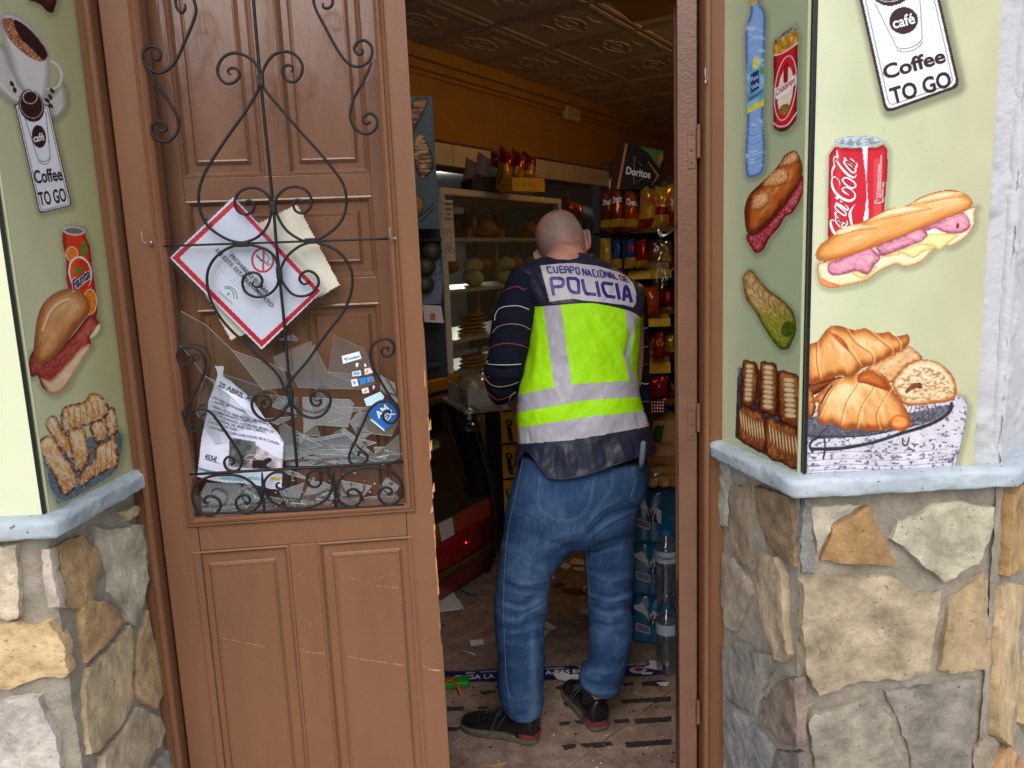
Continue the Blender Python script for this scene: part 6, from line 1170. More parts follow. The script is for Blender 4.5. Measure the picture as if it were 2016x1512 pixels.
# ================================================================ BROKEN GLASS, NOTICES
m_glass = thinglass('window_glass', (248, 251, 250), 4.2, .04, dust_haze=.07); m_glassc = thinglass('clear_window_glass', (250, 252, 251), 2.6, .03); m_gedge = mat('glass_edge', (224, 246, 240), .12, .2, 60, spec=1); m_sleeve = thinglass('plastic_sleeve', (240, 243, 246), 1.3, .12)
pane = bpy.data.objects.new('broken_pane', None); COL.objects.link(pane); pane.location = tuple(FL.p(OL, OB)); WM[pane.name] = tuple(pane.location); pane.parent = leaf; pane.matrix_parent_inverse = Matrix.Translation(-Vector(WM[leaf.name]))
random.seed(11)
def shard(P, c, tilt=4, th=.0034, m=None):
    A = FL.pts(np.array(P, float), c); a0, b0 = A.mean(0); ta, tb = R(random.uniform(-tilt, tilt)), R(random.uniform(-tilt, tilt)); q = MB()
    f = lambda a, b, k: FL.p(a, b, c+k+(a-a0)*math.tan(ta)+(b-b0)*math.tan(tb)); n = len(A)
    v = [f(a, b, 0) for a, b in A]+[f(a, b, th) for a, b in A]
    q.add(v, [tuple(range(n-1, -1, -1)), tuple(range(n, 2*n))]); q.m = 1; q.add([], []); q.f += [(i, (i+1) % n, n+(i+1) % n, n+i) for i in range(n)]; q.mi += [1]*n
    return q.build('glass_shard', [m or m_glass, m_gedge], pane, fix=True)
SHARDS = [((150, -70), (200, -95), (370, 0), (545, 170), (760, 440), (700, 500), (560, 460), (350, 340), (280, 240), (168, 110)), ((350, 340), (560, 500), (690, 640), (500, 800), (430, 810), (300, 600)), ((830, 215), (1085, 105), (1110, 230), (960, 330), (850, 290)), ((1105, 130), (1200, 320), (1370, 340), (1420, 440), (1000, 425), (960, 330)), ((1240, 65), (1450, 160), (1490, 250), (1510, 350), (1540, 420), (1450, 470), (1400, 400), (1200, 330), (1225, 180)),
    ((870, 690), (900, 670), (1080, 780), (1330, 740), (1440, 900), (1100, 880), (900, 920)), ((1030, 490), (1350, 510), (1380, 540), (1340, 700), (1120, 680), (1040, 740)), ((1450, 600), (1690, 640), (1640, 755), (1500, 740), (1360, 660)), ((1560, 340), (1660, 400), (1685, 540), (1560, 440)), ((900, 820), (1080, 900), (1340, 850), (1550, 940), (1300, 960), (920, 960)), ((1210, 820), (1370, 830), (1560, 945), (1400, 950)), ((1530, 890), (1690, 745), (1695, 900), (1610, 945)),
    ((310, 1190), (370, 1080), (560, 1080), (740, 1200), (560, 1290), (310, 1290)), ((870, 1130), (1040, 1080), (1000, 1220), (930, 1240)), ((1100, 1040), (1230, 1100), (1150, 1240), (990, 1240)), ((1290, 1060), (1500, 1100), (1400, 1230), (1280, 1200)), ((1555, 1110), (1600, 1040), (1690, 1100), (1640, 1200)), ((390, 1140), (500, 1150), (620, 1280), (400, 1290)), ((1450, 1180), (1545, 1165), (1540, 1215), (1450, 1215)), ((880, 980), (1000, 1010), (1080, 1060), (930, 1020)), ((545, 170), (900, 300), (930, 420), (760, 440)), ((470, 330), (830, 450), (900, 530), (700, 560)),
    ((985, 740), (1110, 775), (1320, 735), (1325, 750), (1100, 800)), ((990, 770), (1120, 850), (1390, 850), (1380, 865), (1110, 870)), ((1310, 700), (1590, 950), (1570, 955), (1290, 720)), ((1060, 490), (1100, 600), (1150, 760), (1030, 745)), ((640, 600), (770, 640), (990, 620), (860, 680)), ((1110, 430), (1260, 560), (1500, 560), (1300, 610), (1150, 560)), ((1350, 660), (1430, 560), (1480, 740), (1420, 780)), ((1180, 780), (1300, 700), (1390, 760), (1330, 880)), ((700, 740), (870, 760), (900, 900), (780, 960), (640, 900)), ((430, 810), (520, 770), (710, 830), (700, 980), (520, 960)), ((1590, 850), (1640, 920), (1560, 940)), ((1380, 560), (1560, 600), (1700, 690), (1560, 660)),
    ((620, 1100), (760, 1130), (860, 1250), (640, 1270)), ((1620, 1080), (1700, 1200), (1600, 1230), (1540, 1180)), ((960, 60), (1000, 100), (995, 108), (860, 100)), ((780, 470), (1000, 500), (990, 610), (830, 560))]
for k, P in enumerate(SHARDS): shard(g6(*P), -.016-.0011*(k % 19)-(.004 if k > 22 else 0), 3 if k < 2 else 5, m=m_glassc if k in (0, 1, 4, 21, 30, 31) else None)
for k in range(16):   # thin slivers
    x, y = random.uniform(880, 1600), random.uniform(640, 960); an = random.uniform(-.5, .7); L_ = random.uniform(60, 200); dx, dy = math.cos(an)*L_, math.sin(an)*L_*.8
    shard(g6((x, y), (x+dx, y+dy), (x+dx*.4+random.uniform(-20, 20), y+dy*.5+random.uniform(15, 50))), -.018-.0012*k, 6)
for k in range(14):
    x, y = random.uniform(300, 1600), random.uniform(1080, 1240); w_ = random.uniform(40, 130)
    shard(g6((x, y), (x+w_, y+random.uniform(-30, 30)), (x+w_*.6, y+random.uniform(20, 60))), -.014-.002*k, 12)
q = MB()
for k in range(220):
    x, y = g6((random.uniform(290, 1700), random.uniform(1235, 1290)-random.random()**3*260))[0]; a_, b_ = lp(x, y, -.02); r_ = random.uniform(.0012, .0035); c_ = random.uniform(-.034, -.004); t_ = random.uniform(0, 3)
    q.add([FL.p(a_+r_*math.cos(t_+u), max(OB+.001, b_+r_*.6*math.sin(t_+u)), c_+random.uniform(-.001, .001)) for u in (0, 1.9, 4.1)]+[FL.p(a_, max(OB+.002, b_+r_*.5), c_+.002)], [(0, 1, 2), (0, 1, 3), (1, 2, 3), (2, 0, 3)])
q.build('glass_crumbs', m_gedge, pane)['kind'] = 'stuff'
# --- paper things: curved sheets cut from a painted print
m_paper = vcmat('printed_paper', .45, .4, .15, 25, coat=.0, bd=.003); m_lam = vcmat('laminated_paper', .22, .5, .2, 12, coat=.5, bd=.003)
def sheet(name, lab, cat, P, c, paint, m, step=.0028, amp=.004, fr=None, curl=None, ns=9):
    fr = fr or FL; A = fr.pts(np.array(P), c); mn, mx = A.min(0)-.004, A.max(0)+.004
    pr_ = Print(fr, c, mn[0], mx[0], mn[1], mx[1], lambda x, y, a, b: np.zeros(x.shape+(3,))+240, step); pr_.item(P, paint, 'paper', smooth=0)
    s0 = RNG.random()*30; d = (fbm(pr_.A*ns+s0, pr_.B*ns, 3)-.5)*amp*2
    if curl: d = d+curl(pr_.x, pr_.y)
    return pr_, d, tag_later(name, lab, cat)
def tag_later(*a): return a
def finish(pr_, d, tg, m, parent=None):
    n, mm = pr_.A.shape; W = pr_.W+pr_.fr.w*d[..., None]; i = np.arange(n*mm).reshape(n, mm); F = np.stack([i[:-1, :-1], i[:-1, 1:], i[1:, 1:], i[1:, :-1]], -1).reshape(-1, 4)
    keep = ((pr_.lab[:-1, :-1] == 1) & (pr_.lab[1:, 1:] == 1) & (pr_.lab[1:, :-1] == 1) & (pr_.lab[:-1, 1:] == 1)).ravel(); col = lin(np.clip(pr_.col.reshape(-1, 3), 0, 255))*.93
    o = submesh(tg[0], W.reshape(-1, 3), F, keep, m, parent, True, col); tag(o, tg[1], tg[2]); return o
cream = g5((760, 240), (1028, 108), (1335, 690), (1215, 762), (700, 1022), (552, 1085), (340, 700), (140, 520), (400, 380))
a = sheet('paper_sheet', 'cream laminated sheet sticking out behind the no smoking notice', 'paper', cream, -.024, lambda x, y, d, g: mix(C_(212, 204, 182), C_(232, 226, 206), fbm(x*.03, y*.03, 3)), m_lam)
for k in range(7): a[0].line(g5((1010+k*14, 330+k*42), (1150+k*12, 540+k*36)), 1.0, (150, 186, 190), .35, 0)
finish(*a, m_lam)
nt_ = g5((575, 60), (1210, 730), (775, 1150), (118, 495))
a = sheet('no_smoking_notice', 'tilted white no smoking notice with red border hung behind the grille', 'notice', nt_, -.012, flatc((232, 234, 242), .02, .03), m_lam, .0014, .0025, ns=7)
pr_, dd, tg = a
inn = g5((580, 82), (1192, 730), (775, 1128), (140, 495)); pr_.item(inn, flatc((214, 32, 54), .04), 'paper', smooth=0); pr_.item(rrect(g5((583, 128), (1150, 732), (775, 1082), (190, 496)), 5), flatc((230, 232, 242), .03, .02), 'paper', smooth=0)
nc = g5((782, 512))[0]; rg = el(nc[0], nc[1], 20.8, 23, 0); pr_.line(rg+rg[:1], 4.0, (216, 40, 60), 1, 0); pr_.line(g5((790, 432), (784, 592)), 3.6, (216, 40, 60), 1, 0)
pr_.line(g5((740, 480), (775, 518)), 2.8, (30, 30, 34), 1, 0); pr_.line(g5((790, 515), (822, 552)), 2.6, (120, 122, 130), 1, 0); pr_.line(g5((800, 460), (830, 500), (815, 525), (838, 545)), 1.8, (110, 112, 122), .9)
for P in (((508, 700), (560, 705), (590, 740), (600, 785)), ((515, 712), (550, 715), (572, 745), (578, 785))): pr_.line(g5(*P), 1.6, (50, 130, 84), .9)
pr_.item(g5((540, 738), (550, 758), (525, 762)), flatc((50, 130, 84)), 'paper', smooth=0)
for k in range(4):
    for j in range(9): x0, y0 = 480+j*36-k*14+6, 480+j*36+k*15+18; pr_.line(g5((x0, y0), (x0+27, y0+27)), .8, (120, 122, 132), .5, 0)
no = finish(pr_, dd, tg, m_lam); sN = planar(FL, -.0078)
def pt_(s, a, b, h, bold=.012, m=None): put_text('lettering', s, g5(a)[0], g5(b)[0], h, sN, m or m_black, no, bold)
pt_('PROHIBIDO FUMAR', (545, 484), (808, 757), 8.0); pt_('EN ESTE ESTABLECIMIENTO', (446, 448), (842, 846), 7.6); m_grey = flat('grey_ink', (110, 112, 120)); m_green = flat('green_ink', (60, 120, 84))
pt_('JUNTA DE ANDALUCIA', (466, 738), (560, 822), 3.6, 0, m_green)
b = MB(); A = FL.pts(np.array(g5((560, 40), (600, 30), (1240, 715), (1225, 770), (800, 1165), (755, 1160), (95, 515), (100, 470))), -.0068); b.add(FL.p(A[:, 0], A[:, 1], -.0068), [tuple(range(len(A)))]); o = b.build('plastic_sleeve', m_sleeve, no, fix=False)
fly = g6((415, 275), (450, 283), (488, 275), (485, 350), (530, 372), (600, 425), (660, 480), (700, 530), (735, 590), (770, 640), (800, 680), (860, 735), (905, 790), (900, 900), (897, 985), (890, 1125), (800, 1122), (640, 1090), (450, 1070), (295, 1045), (303, 990), (318, 860), (330, 760), (370, 590), (375, 520), (400, 460), (430, 380), (440, 330))
a = sheet('tour_flyer', 'creased white coach trip flyer with 28 ABRIL heading behind broken glass', 'flyer', fly, -.020, flatc((226, 228, 246), .03, .03), m_paper, .0018, .005, ns=14, curl=lambda x, y: .006*np.sin(x*.05+y*.012))
pr_, dd, tg = a
pr_.item(g6((535, 800), (700, 822), (850, 905), (900, 915), (895, 1000), (700, 990), (520, 960)), lambda x, y, d, g: mix(C_(70, 66, 70), C_(210, 196, 206), fbm(x*.06, y*.06, 3)*1.2-.1+sstep(450, 540, x)*.3), 'paper', smooth=0); pr_.item(g6((530, 760), (700, 800), (710, 880), (640, 960), (530, 930)), lambda x, y, d, g: mix(C_(44, 44, 46), C_(140, 144, 140), fbm(x*.1, y*.1, 3)), 'paper', smooth=0)
pr_.item(g6((690, 910), (740, 930), (800, 905), (818, 925), (780, 960), (810, 980), (690, 985), (680, 950)), flatc((40, 26, 26), .4, .4), 'paper'); pr_.line(g6((630, 915), (660, 890), (740, 900), (700, 925), (640, 918)), 1.4, (226, 220, 190), .9)
pr_.line(g6((350, 920), (465, 946)), 1.6, (90, 150, 210), .9, 0)
for P in (((312, 975), (470, 1005), (465, 1030), (305, 998)), ((470, 1030), (625, 1050), (622, 1072), (465, 1052)), ((650, 1040), (735, 1045), (733, 1068), (648, 1060))): pr_.item(g6(*P), flatc((150, 200, 216), .05), 'paper', smooth=0)
pr_.item(g6((815, 1035), (880, 1040), (878, 1062), (812, 1056)), flatc((216, 176, 50), .1), 'paper', smooth=0)
for P in (((620, 560), (760, 660), (900, 800)), ((560, 620), (700, 640), (860, 740)), ((430, 380), (470, 480), (500, 600))): pr_.line(g6(*P), 2.6, (170, 172, 204), .55)
fo = finish(pr_, dd, tg, m_paper)
def flysurf(x, y): # follow the curved sheet
    A_, B_2 = FL.px(x, y, -.020); out = FL.p(A_, B_2, -.020); i = np.clip(((B_2-pr_.B[0, 0])/(pr_.B[-1, 0]-pr_.B[0, 0])*(pr_.B.shape[0]-1)).astype(int), 0, pr_.B.shape[0]-1); j = np.clip(((A_-pr_.A[0, 0])/(pr_.A[0, -1]-pr_.A[0, 0])*(pr_.A.shape[1]-1)).astype(int), 0, pr_.A.shape[1]-1)
    return out+FL.w*(dd[i, j]+.0009)[..., None]
m_dgrey = flat('dark_grey_ink', (52, 54, 76))
for s_, a_, b_, h in (('28 ABRIL A', (446, 415), (672, 518), 9.5), ('• AUTOBUS DESDE RONDA', (396, 498), (642, 598), 4.4), ('• HOTEL 3*', (404, 534), (520, 562), 4.4), ('• GUIA LOCAL RIAS ALTAS / MARIÑA L', (396, 562), (790, 690), 4.6), ('• REGIMEN PENSION COMPLETA', (390, 592), (712, 678), 4.6), ('VISITAS A RIBADEO, A CORUÑA, MUSEO DE', (408, 618), (825, 742), 4.6), ('PROVINCIAL DEL MAR, SAN CIBRAO....', (410, 648), (785, 748), 4.6), ('• SEGURO DE VIAJE', (380, 672), (585, 718), 4.4), ('• PANORAMICA CON GUIA LOCAL EN A CORUÑA', (372, 702), (872, 818), 4.8), ('455€', (352, 915), (442, 935), 9.5), ('INFORMACION', (316, 996), (440, 1014), 4)):
    put_text('lettering', s_, g6(a_)[0], g6(b_)[0], h, flysurf, m_dgrey, fo, .015 if h < 9 else .03)
# stickers on the glass pieces
def sticker(P, col, lab=None, c=-.0125, nm='sticker'):
    A = FL.pts(np.array(g6(*P)), c); q = MB(); q.add(FL.p(A[:, 0], A[:, 1], c), [tuple(range(len(A)))]); o = q.build(nm, flat('sticker_colour', col, .25), pane, fix=False); return o
sN2 = planar(FL, -.0120)
def stx(s, a, b, h, m, bold=.02): put_text('lettering', s, g6(a)[0], g6(b)[0], h, sN2, m, pane, bold)
m_bl = flat('blue_ink', (30, 96, 176)); m_or = flat('orange_ink', (220, 96, 40)); m_rd = flat('red_ink_2', (190, 40, 44))
sticker(((1295, 212), (1415, 180), (1432, 228), (1305, 266)), (228, 238, 242)); stx('CaixaBank', (1340, 240), (1422, 218), 4.5, m_bl); band('star_mark', [(np.array(g6((1310, 235), (1336, 230))), 1.5), (np.array(g6((1316, 222), (1330, 245))), 1.5)], sN2, m_bl, pane)
for P, c in ((((1365, 320), (1425, 308), (1430, 345), (1370, 352)), (226, 230, 236)), (((1450, 300), (1490, 290), (1510, 325), (1455, 340)), (234, 226, 222)), (((1358, 375), (1400, 365), (1412, 415), (1368, 422)), (220, 226, 236)), (((1410, 365), (1460, 355), (1468, 395), (1425, 405)), (44, 130, 200)), (((1465, 358), (1510, 348), (1520, 382), (1475, 392)), (70, 150, 210)), (((1430, 438), (1475, 425), (1485, 462), (1440, 470)), (232, 220, 216)), (((1484, 422), (1532, 408), (1542, 440), (1492, 455)), (60, 50, 56)), (((1395, 255), (1412, 262), (1404, 290), (1390, 280)), (226, 232, 238)), (((1448, 265), (1460, 262), (1466, 285), (1452, 286)), (226, 232, 238)), (((1448, 505), (1560, 455), (1588, 490), (1560, 540), (1465, 555)), (196, 226, 238))): sticker(P, c)
stx('VISA', (1374, 345), (1422, 335), 6, m_bl); stx('V', (1374, 408), (1396, 404), 7, m_dgrey); stx('F', (1512, 440), (1528, 436), 7, m_white)
for P, m_ in (((1452, 330), m_or), ((1444, 462), m_or), ((1478, 384), m_rd)): x, y = g6(P)[0]; decal('sticker_mark', [(x, y), (x+6, y-2), (x+7, y-8)], sN2, m_, pane)
sticker(((1475, 600), (1545, 535), (1610, 528), (1650, 555), (1680, 610), (1675, 650), (1585, 722), (1530, 668)), (34, 108, 190)); sticker(((1500, 640), (1585, 712), (1592, 728), (1580, 722), (1490, 650)), (206, 220, 232), c=-.0122)
stx('AM', (1548, 640), (1622, 575), 13, m_white, .03); stx('EX', (1600, 660), (1665, 605), 11, m_white, .03)
# ================================================================ SHOP INTERIOR
m_alu = mat('white_aluminium', (206, 200, 188), .3, .04, 8); m_gold = mat('gold_trim', (206, 156, 64), .3, .05, 30, metal=.85); m_blk = mat('black_metal', (22, 22, 24), .4); m_blackp = mat('black_plastic', (26, 28, 32), .35)
m_cg = thinglass('cabinet_glass', (238, 242, 236), 1.2, .03); m_crust = mat('bread_crust', (150, 100, 52), .7, vs=14, rgb2=(204, 158, 98), bump=.5, bs=60, bd=.003); m_pale = mat('pale_dough', (206, 188, 148), .75, vs=12, rgb2=(226, 212, 180), bump=.4, bs=60, bd=.002)
m_yel = mat('yellow_card', (222, 168, 40), .55, .06, 10); m_film = thinglass('clear_film', (238, 240, 240), 2.2, .08)
def lump(c, rx, ry, rz, rot=0, n=16, m=10, am=.06):
    c = np.array(c, float); rg = []; ca, sa = math.cos(rot), math.sin(rot); s0 = RNG.random()*40
    for i in range(m+1):
        ph = math.pi*i/m; r_ = []
        for k in range(n):
            t = 2*math.pi*k/n; u = np.array([math.sin(ph)*math.cos(t), math.sin(ph)*math.sin(t), -math.cos(ph)]); f = 1+am*2*(float(fbm(u[0]*2+s0, u[1]*2+u[2]*1.7+s0, 2))-.5)
            x, y, z = u[0]*rx*f, u[1]*ry*f, u[2]*rz*f; r_.append(c+np.array([x*ca-y*sa, x*sa+y*ca, z]))
        rg.append(r_)
    return rg
def loaf(P, rx, ry, rz, rot, m, lab, grp, nm='bread_loaf', cat='bread', slash=True):
    t = E(nm, P, lab, cat, grp); q = MB(); q.loft(lump(np.array(P)+(0, 0, rz), rx, ry, rz, rot)); q.build('crust', m, t, smooth=True)
    if slash:
        q = MB(); u = np.array([math.cos(rot), math.sin(rot), 0]); v = np.array([-u[1], u[0], 0])
        for k in (-.4, 0, .4): p = np.array(P)+(0, 0, rz*1.93)+u*rx*k; q.tube([p-v*ry*.4-(0, 0, rz*.12), p, p+v*ry*.4-(0, 0, rz*.12)], .004, 5)
        q.build('score_mark', m_pale, t, smooth=True)
    return t
# ---- glass cabinet
FG = Fr((-.160, 3.82, 0), ang(57))
def gp(x, y, c=0): a, b_ = FG.px(x, y, c); return float(a), float(b_)
ZT = 1.95; CW = gp(1102, 395)[0]; cab = E('display_cabinet', (FG.o[0], FG.o[1], 0), 'white framed glass cabinet full of bread and pastries left of the person', 'cabinet')
def gbox(name, a0, a1, b0, b1, c0, c1, m, parent=cab, bevel=.002): q = MB(); q.box(FG, a0, a1, b0, b1, c0, c1); return q.build(name, m, parent, bevel=bevel)
gbox('top_rail', 0, CW, ZT-.035, ZT, -.5, .012, m_alu, bevel=.006); gbox('post', 0, .038, .98, ZT-.035, -.03, .01, m_alu); gbox('post', CW-.038, CW, .98, ZT-.035, -.03, .01, m_alu); gbox('post', 0, .038, .98, ZT-.035, -.5, -.47, m_alu); gbox('post', CW-.038, CW, .98, ZT-.035, -.5, -.47, m_alu)
gbox('glass_front', .038, CW-.038, .98, ZT-.035, -.012, -.008, m_cg, bevel=0)
sz = [gp(980, 468, -.02)[1], gp(935, 566, -.02)[1], gp(925, 664, -.02)[1], gp(930, 735, -.02)[1]]; ORD = 'first second third fourth fifth sixth seventh eighth ninth tenth eleventh'.split()
gbox('side_panel', .001, .012, .98, ZT-.036, -.469, -.031, m_blackp)
for k, z in enumerate(sz): gbox('shelf', .0, CW, z-.02, z, -.47, -.02, m_alu)
gbox('mid_post', CW*.52, CW*.52+.02, 1.0, ZT-.035, -.26, -.24, m_alu); gbox('base', 0, CW, .0, .97, -.5, 0, mat('cabinet_base', (90, 84, 76), .6))
GB = 'loaves and pastries on the cabinet shelves'
lbs = {0: 'dark wrapped loaf on the top shelf of the glass cabinet', 1: 'pale round bun heaped on the second cabinet shelf', 2: 'flat brown baked slab stacked on the third cabinet shelf', 3: 'flat brown pastry on the low shelf of the cabinet'}
random.seed(5)
for k, z in enumerate(sz):
    if k < 2:
        for j in range(8 if k == 0 else 11):
            a = .09+j*(CW-.16)/(7 if k == 0 else 10); c = -.10-.08*(j % 3); P = FG.p(a, z+.001, c); loaf(P, random.uniform(.05, .075), .05, random.uniform(.035, .05), random.uniform(0, 3), m_crust if k == 0 else m_pale, (f'dark loaf, {ORD[j]} from the left on the top cabinet shelf' if k == 0 else f'pale bun, {ORD[j]} from the left on the second cabinet shelf'), GB, 'bread_bun' if k else 'bread_loaf', slash=(k == 0))
        if k == 1:
            for j in range(7): P = FG.p(.14+j*(CW-.25)/6, z+.075, -.14-.04*(j % 2)); loaf(P, .06, .05, .04, random.uniform(0, 3), (m_pale, m_crust)[j % 2], f'bun on top of the heap, {ORD[j]} from the left on the second shelf', GB, 'bread_bun', slash=False)
    else:
        for j in range(4):
            a = .12+j*(CW-.22)/3; n = 5 if k == 2 else 3
            for i in range(n):
                P = FG.p(a+random.uniform(-.01, .01), z+.022*i+.001, -.16); t = E('pastry_slab', P, f'flat brown baked slab, {ORD[i]} from the bottom, {ORD[j]} pile of the {"third" if k == 2 else "fourth"} cabinet shelf', 'pastry', GB); q = MB(); q.loft(lump(P+np.array([0, 0, .011]), .11, .07, .0115, R(57)+random.uniform(-.1, .1), 18, 6, .04)); q.build('crust', m_crust, t, smooth=True)
q = tag(E('paper_bags', FG.p(CW*.78, sz[0]+.002, -.42), 'pale cardboard boxes stacked at the back of the top cabinet shelf', 'boxes'), None)
for k in range(3): b = MB(); b.box(FG, CW*.6+k*.16, CW*.6+k*.16+.12, sz[0]+.002, sz[0]+.16, -.46, -.36); b.build('box', mat('kraft_box', (196, 180, 160), .7), q, bevel=.002)
# price strip on the cabinet
t = E('sign_strip', FG.p(*gp(873, 394, .014), .014), 'narrow white sign reading homemade bread and sweets on the cabinet', 'sign')
a0, b1 = gp(871, 393, .014); a1, b0 = gp(897, 514, .014); q = MB(); q.box(FG, a0, a1, b0, b1, .012, .0145); q.build('card', mat('white_card', (206, 200, 192), .6), t)
sG = planar(FG, .0152)
for s_, y in (('OMEMADE', 403.5), ('BREAD', 414), ('AND', 423.5), ('SWEETS', 433.5)): w_ = {'OMEMADE': 20, 'BREAD': 13, 'AND': 9, 'SWEETS': 16}[s_]; put_text('lettering', s_, (883.5-w_/2, y), (883.5+w_/2, y+.7), 5, sG, m_black, t, .03)
for cx, cy in ((878, 456), (889, 455), (884, 488), (890, 493), (880, 494), (885, 482)): e_ = np.array(el(cx, cy, 4.2, 4.6)); band('drawing', [(e_, .8, True)], sG, m_black, t)
# ---- chips bags: pillow shaped foil bags
def foil(name, c, c2=None, metal=.55): return mat(name, c, .22, vs=9, rgb2=c2, bump=.8, bs=30, bd=.006, metal=metal, spec=.7) if c2 else mat(name, c, .22, .15, 9, .8, 30, .7, metal, bd=.006)
FOIL = {'gold': foil('gold_foil', (196, 140, 30), (232, 186, 70)), 'red': foil('red_foil', (140, 16, 14), (184, 40, 26)), 'orange': foil('orange_foil', (166, 62, 14), (206, 96, 28)), 'brown': foil('brown_foil', (112, 40, 16), (150, 62, 26)), 'yellow': foil('yellow_foil', (216, 160, 32), (240, 196, 60)), 'blue': foil('blue_foil', (24, 54, 110), (40, 90, 150)), 'black': foil('black_foil', (30, 28, 30)), 'white': foil('pale_foil', (200, 176, 168), (214, 200, 196), .2), 'green': foil('green_foil', (26, 60, 36), (50, 100, 60))}
def bag(px, Y, col, lab, th=.045, band_=None, text=None, grp=None, tcol=None, tpos=.68, th_h=.14, nm='snack_bag', fr=None, tb=.02):
    "px: bottom-left, bottom-right, top-right, top-left"
    P = [hitY(x, y, Y) for x, y in px]; bl, br, tr, tl = P; n, m = 14, 18; t = E(nm, (bl+br)/2, lab, 'snack bag', grp); s0 = RNG.random()*60
    def S(u, v, side): 
        p = (bl*(1-u)+br*u)*(1-v)+(tl*(1-u)+tr*u)*v; d = th*(math.sin(math.pi*min(1, max(0, u)))**.6)*(math.sin(math.pi*min(1, max(0, v)))**.45); nz = (float(fbm(u*4+s0, v*5+s0, 3))-.5)*.022*math.sin(math.pi*u)**.3
        zz = (float(fbm(u*9+s0, 3.3, 2))-.5)*.01*(v > .9); return p+np.array([0, -1, 0])*side*(d+nz*(.6+th*8))+np.array([0, 0, zz])
    for side in (1, -1):
        q = MB(); q.grid([[S(k/m, j/n, side) for k in range(m+1)] for j in range(n+1)]); o = q.build('bag_front' if side > 0 else 'bag_back', FOIL[col], t, smooth=True, fix=False)
        if side > 0: fo_ = o
    bw = np.linalg.norm(br-bl)
    def surf(u, v, off=.0022): return np.array([S(a, b, 1)+np.array([0, -off, 0]) for a, b in zip(np.atleast_1d(u), np.atleast_1d(v))])
    if band_:
        for v0, v1, c2 in band_: q = MB(); q.grid([[S(k/m, v0+(v1-v0)*j/4, 1)+np.array([0, -.0012, 0]) for k in range(m+1)] for j in range(5)]); q.build('print_band', FOIL[c2], t, smooth=True, fix=False)
    if text:
        V, F = glyphs(text, tb); x0, x1 = V[:, 0].min(), V[:, 0].max(); u = .1+.8*(V[:, 0]-x0)/(x1-x0); v = tpos+V[:, 1]/CAP*th_h; q = MB(); q.add(surf(u, v), F); q.build('lettering', tcol or m_white, t, fix=False)
    return t
m_yt = flat('yellow_ink', (240, 196, 60))
GS = 'snack bags standing in a box on top of the cabinet'
for k, (x, c, b_, lb, Y) in enumerate(((912, 'white', [(.0, .35, 'gold')], 'leftmost pale snack bag on top of the glass cabinet', 4.3), (935, 'white', [(.0, .4, 'gold')], 'second pale snack bag from the left on top of the cabinet', 4.25), (962, 'white', [(.55, .95, 'red')], 'pale snack bag with red top in the middle of the cabinet top', 4.28), (978, 'gold', [(.62, .97, 'red')], 'gold foil snack bag with bright folds beside the yellow box', 4.2), (1002, 'gold', [(.6, .97, 'red')], 'gold and red snack bag standing behind the yellow box', 4.24), (1022, 'gold', [(.72, .97, 'red')], 'rightmost gold snack bag on top of the glass cabinet', 4.28))):
    h = (62, 74, 82, 88, 82, 78)[k]; bag([(x-4, 372), (x+30, 376), (x+34, 372-h*.75), (x+6, 372-h)], Y, c, lb, .055, b_, grp=GS)
for (x0, x1, y0, y1, x2, y2), col, lb in (((1009, 1073, 352, 380, 1010, 384), m_yel, 'yellow cardboard tray of snack bags on the cabinet top'), ((930, 1004, 358, 378, 930, 378), mat('dark_card', (52, 34, 26), .6), 'dark cardboard tray left of the yellow tray on the cabinet')):
    P = np.array([hitY(x0, y1-4, 4.12), hitY(x1, y1+3, 4.24)]); d = P[1]-P[0]; d[2] = 0; fr = Fr(P[0], d); L_ = np.linalg.norm(d); t = E('snack_tray', P[0], lb, 'tray'); q = MB()
    hgt = .07; q.box(fr, 0, L_, 0, hgt, -.003, 0); q.box(fr, 0, L_, 0, hgt*.6, -.12, -.117); q.box(fr, 0, .003, 0, hgt*.8, -.117, -.003); q.box(fr, L_-.003, L_, 0, hgt*.8, -.117, -.003); q.box(fr, .003, L_-.003, 0, .003, -.117, -.003); q.build('tray', col, t)
    if col is m_yel: sT = lambda u, v, fr=fr: fr.p(u, v, .0008); [band('print', [(np.array([(a+x, hgt/2+y) for x, y in ((-.012, 0), (0, .01), (.012, 0), (0, -.011), (-.012, 0))]), .003)], sT, mat('brown_print', (110, 70, 20), .6), t) for a in (.03, .075, .12)]
bag([(1122, 428), (1158, 432), (1150, 405), (1106, 388)], 4.3, 'orange', 'orange foil bag leaning beside the head of the person', .03)
# ---- emergency light on the beam
a_, b_ = FA.px(1124, 224, .03); P = FA.p(float(a_), float(b_), 0); t = E('emergency_light', P, 'small oval emergency light mounted on the ochre beam', 'light'); q = MB(); q.box(Fr(P, FA.u), -.13, .13, -.055, .055, .0, .06); o = q.build('housing', mat('cream_plastic', (236, 222, 188), .25), t, bevel=.03, seg=5); q = MB(); q.box(Fr(P, FA.u), -.1, .1, -.03, .03, .06, .066); q.build('diffuser', mat('grey_diffuser', (210, 200, 176), .1), t, bevel=.004)
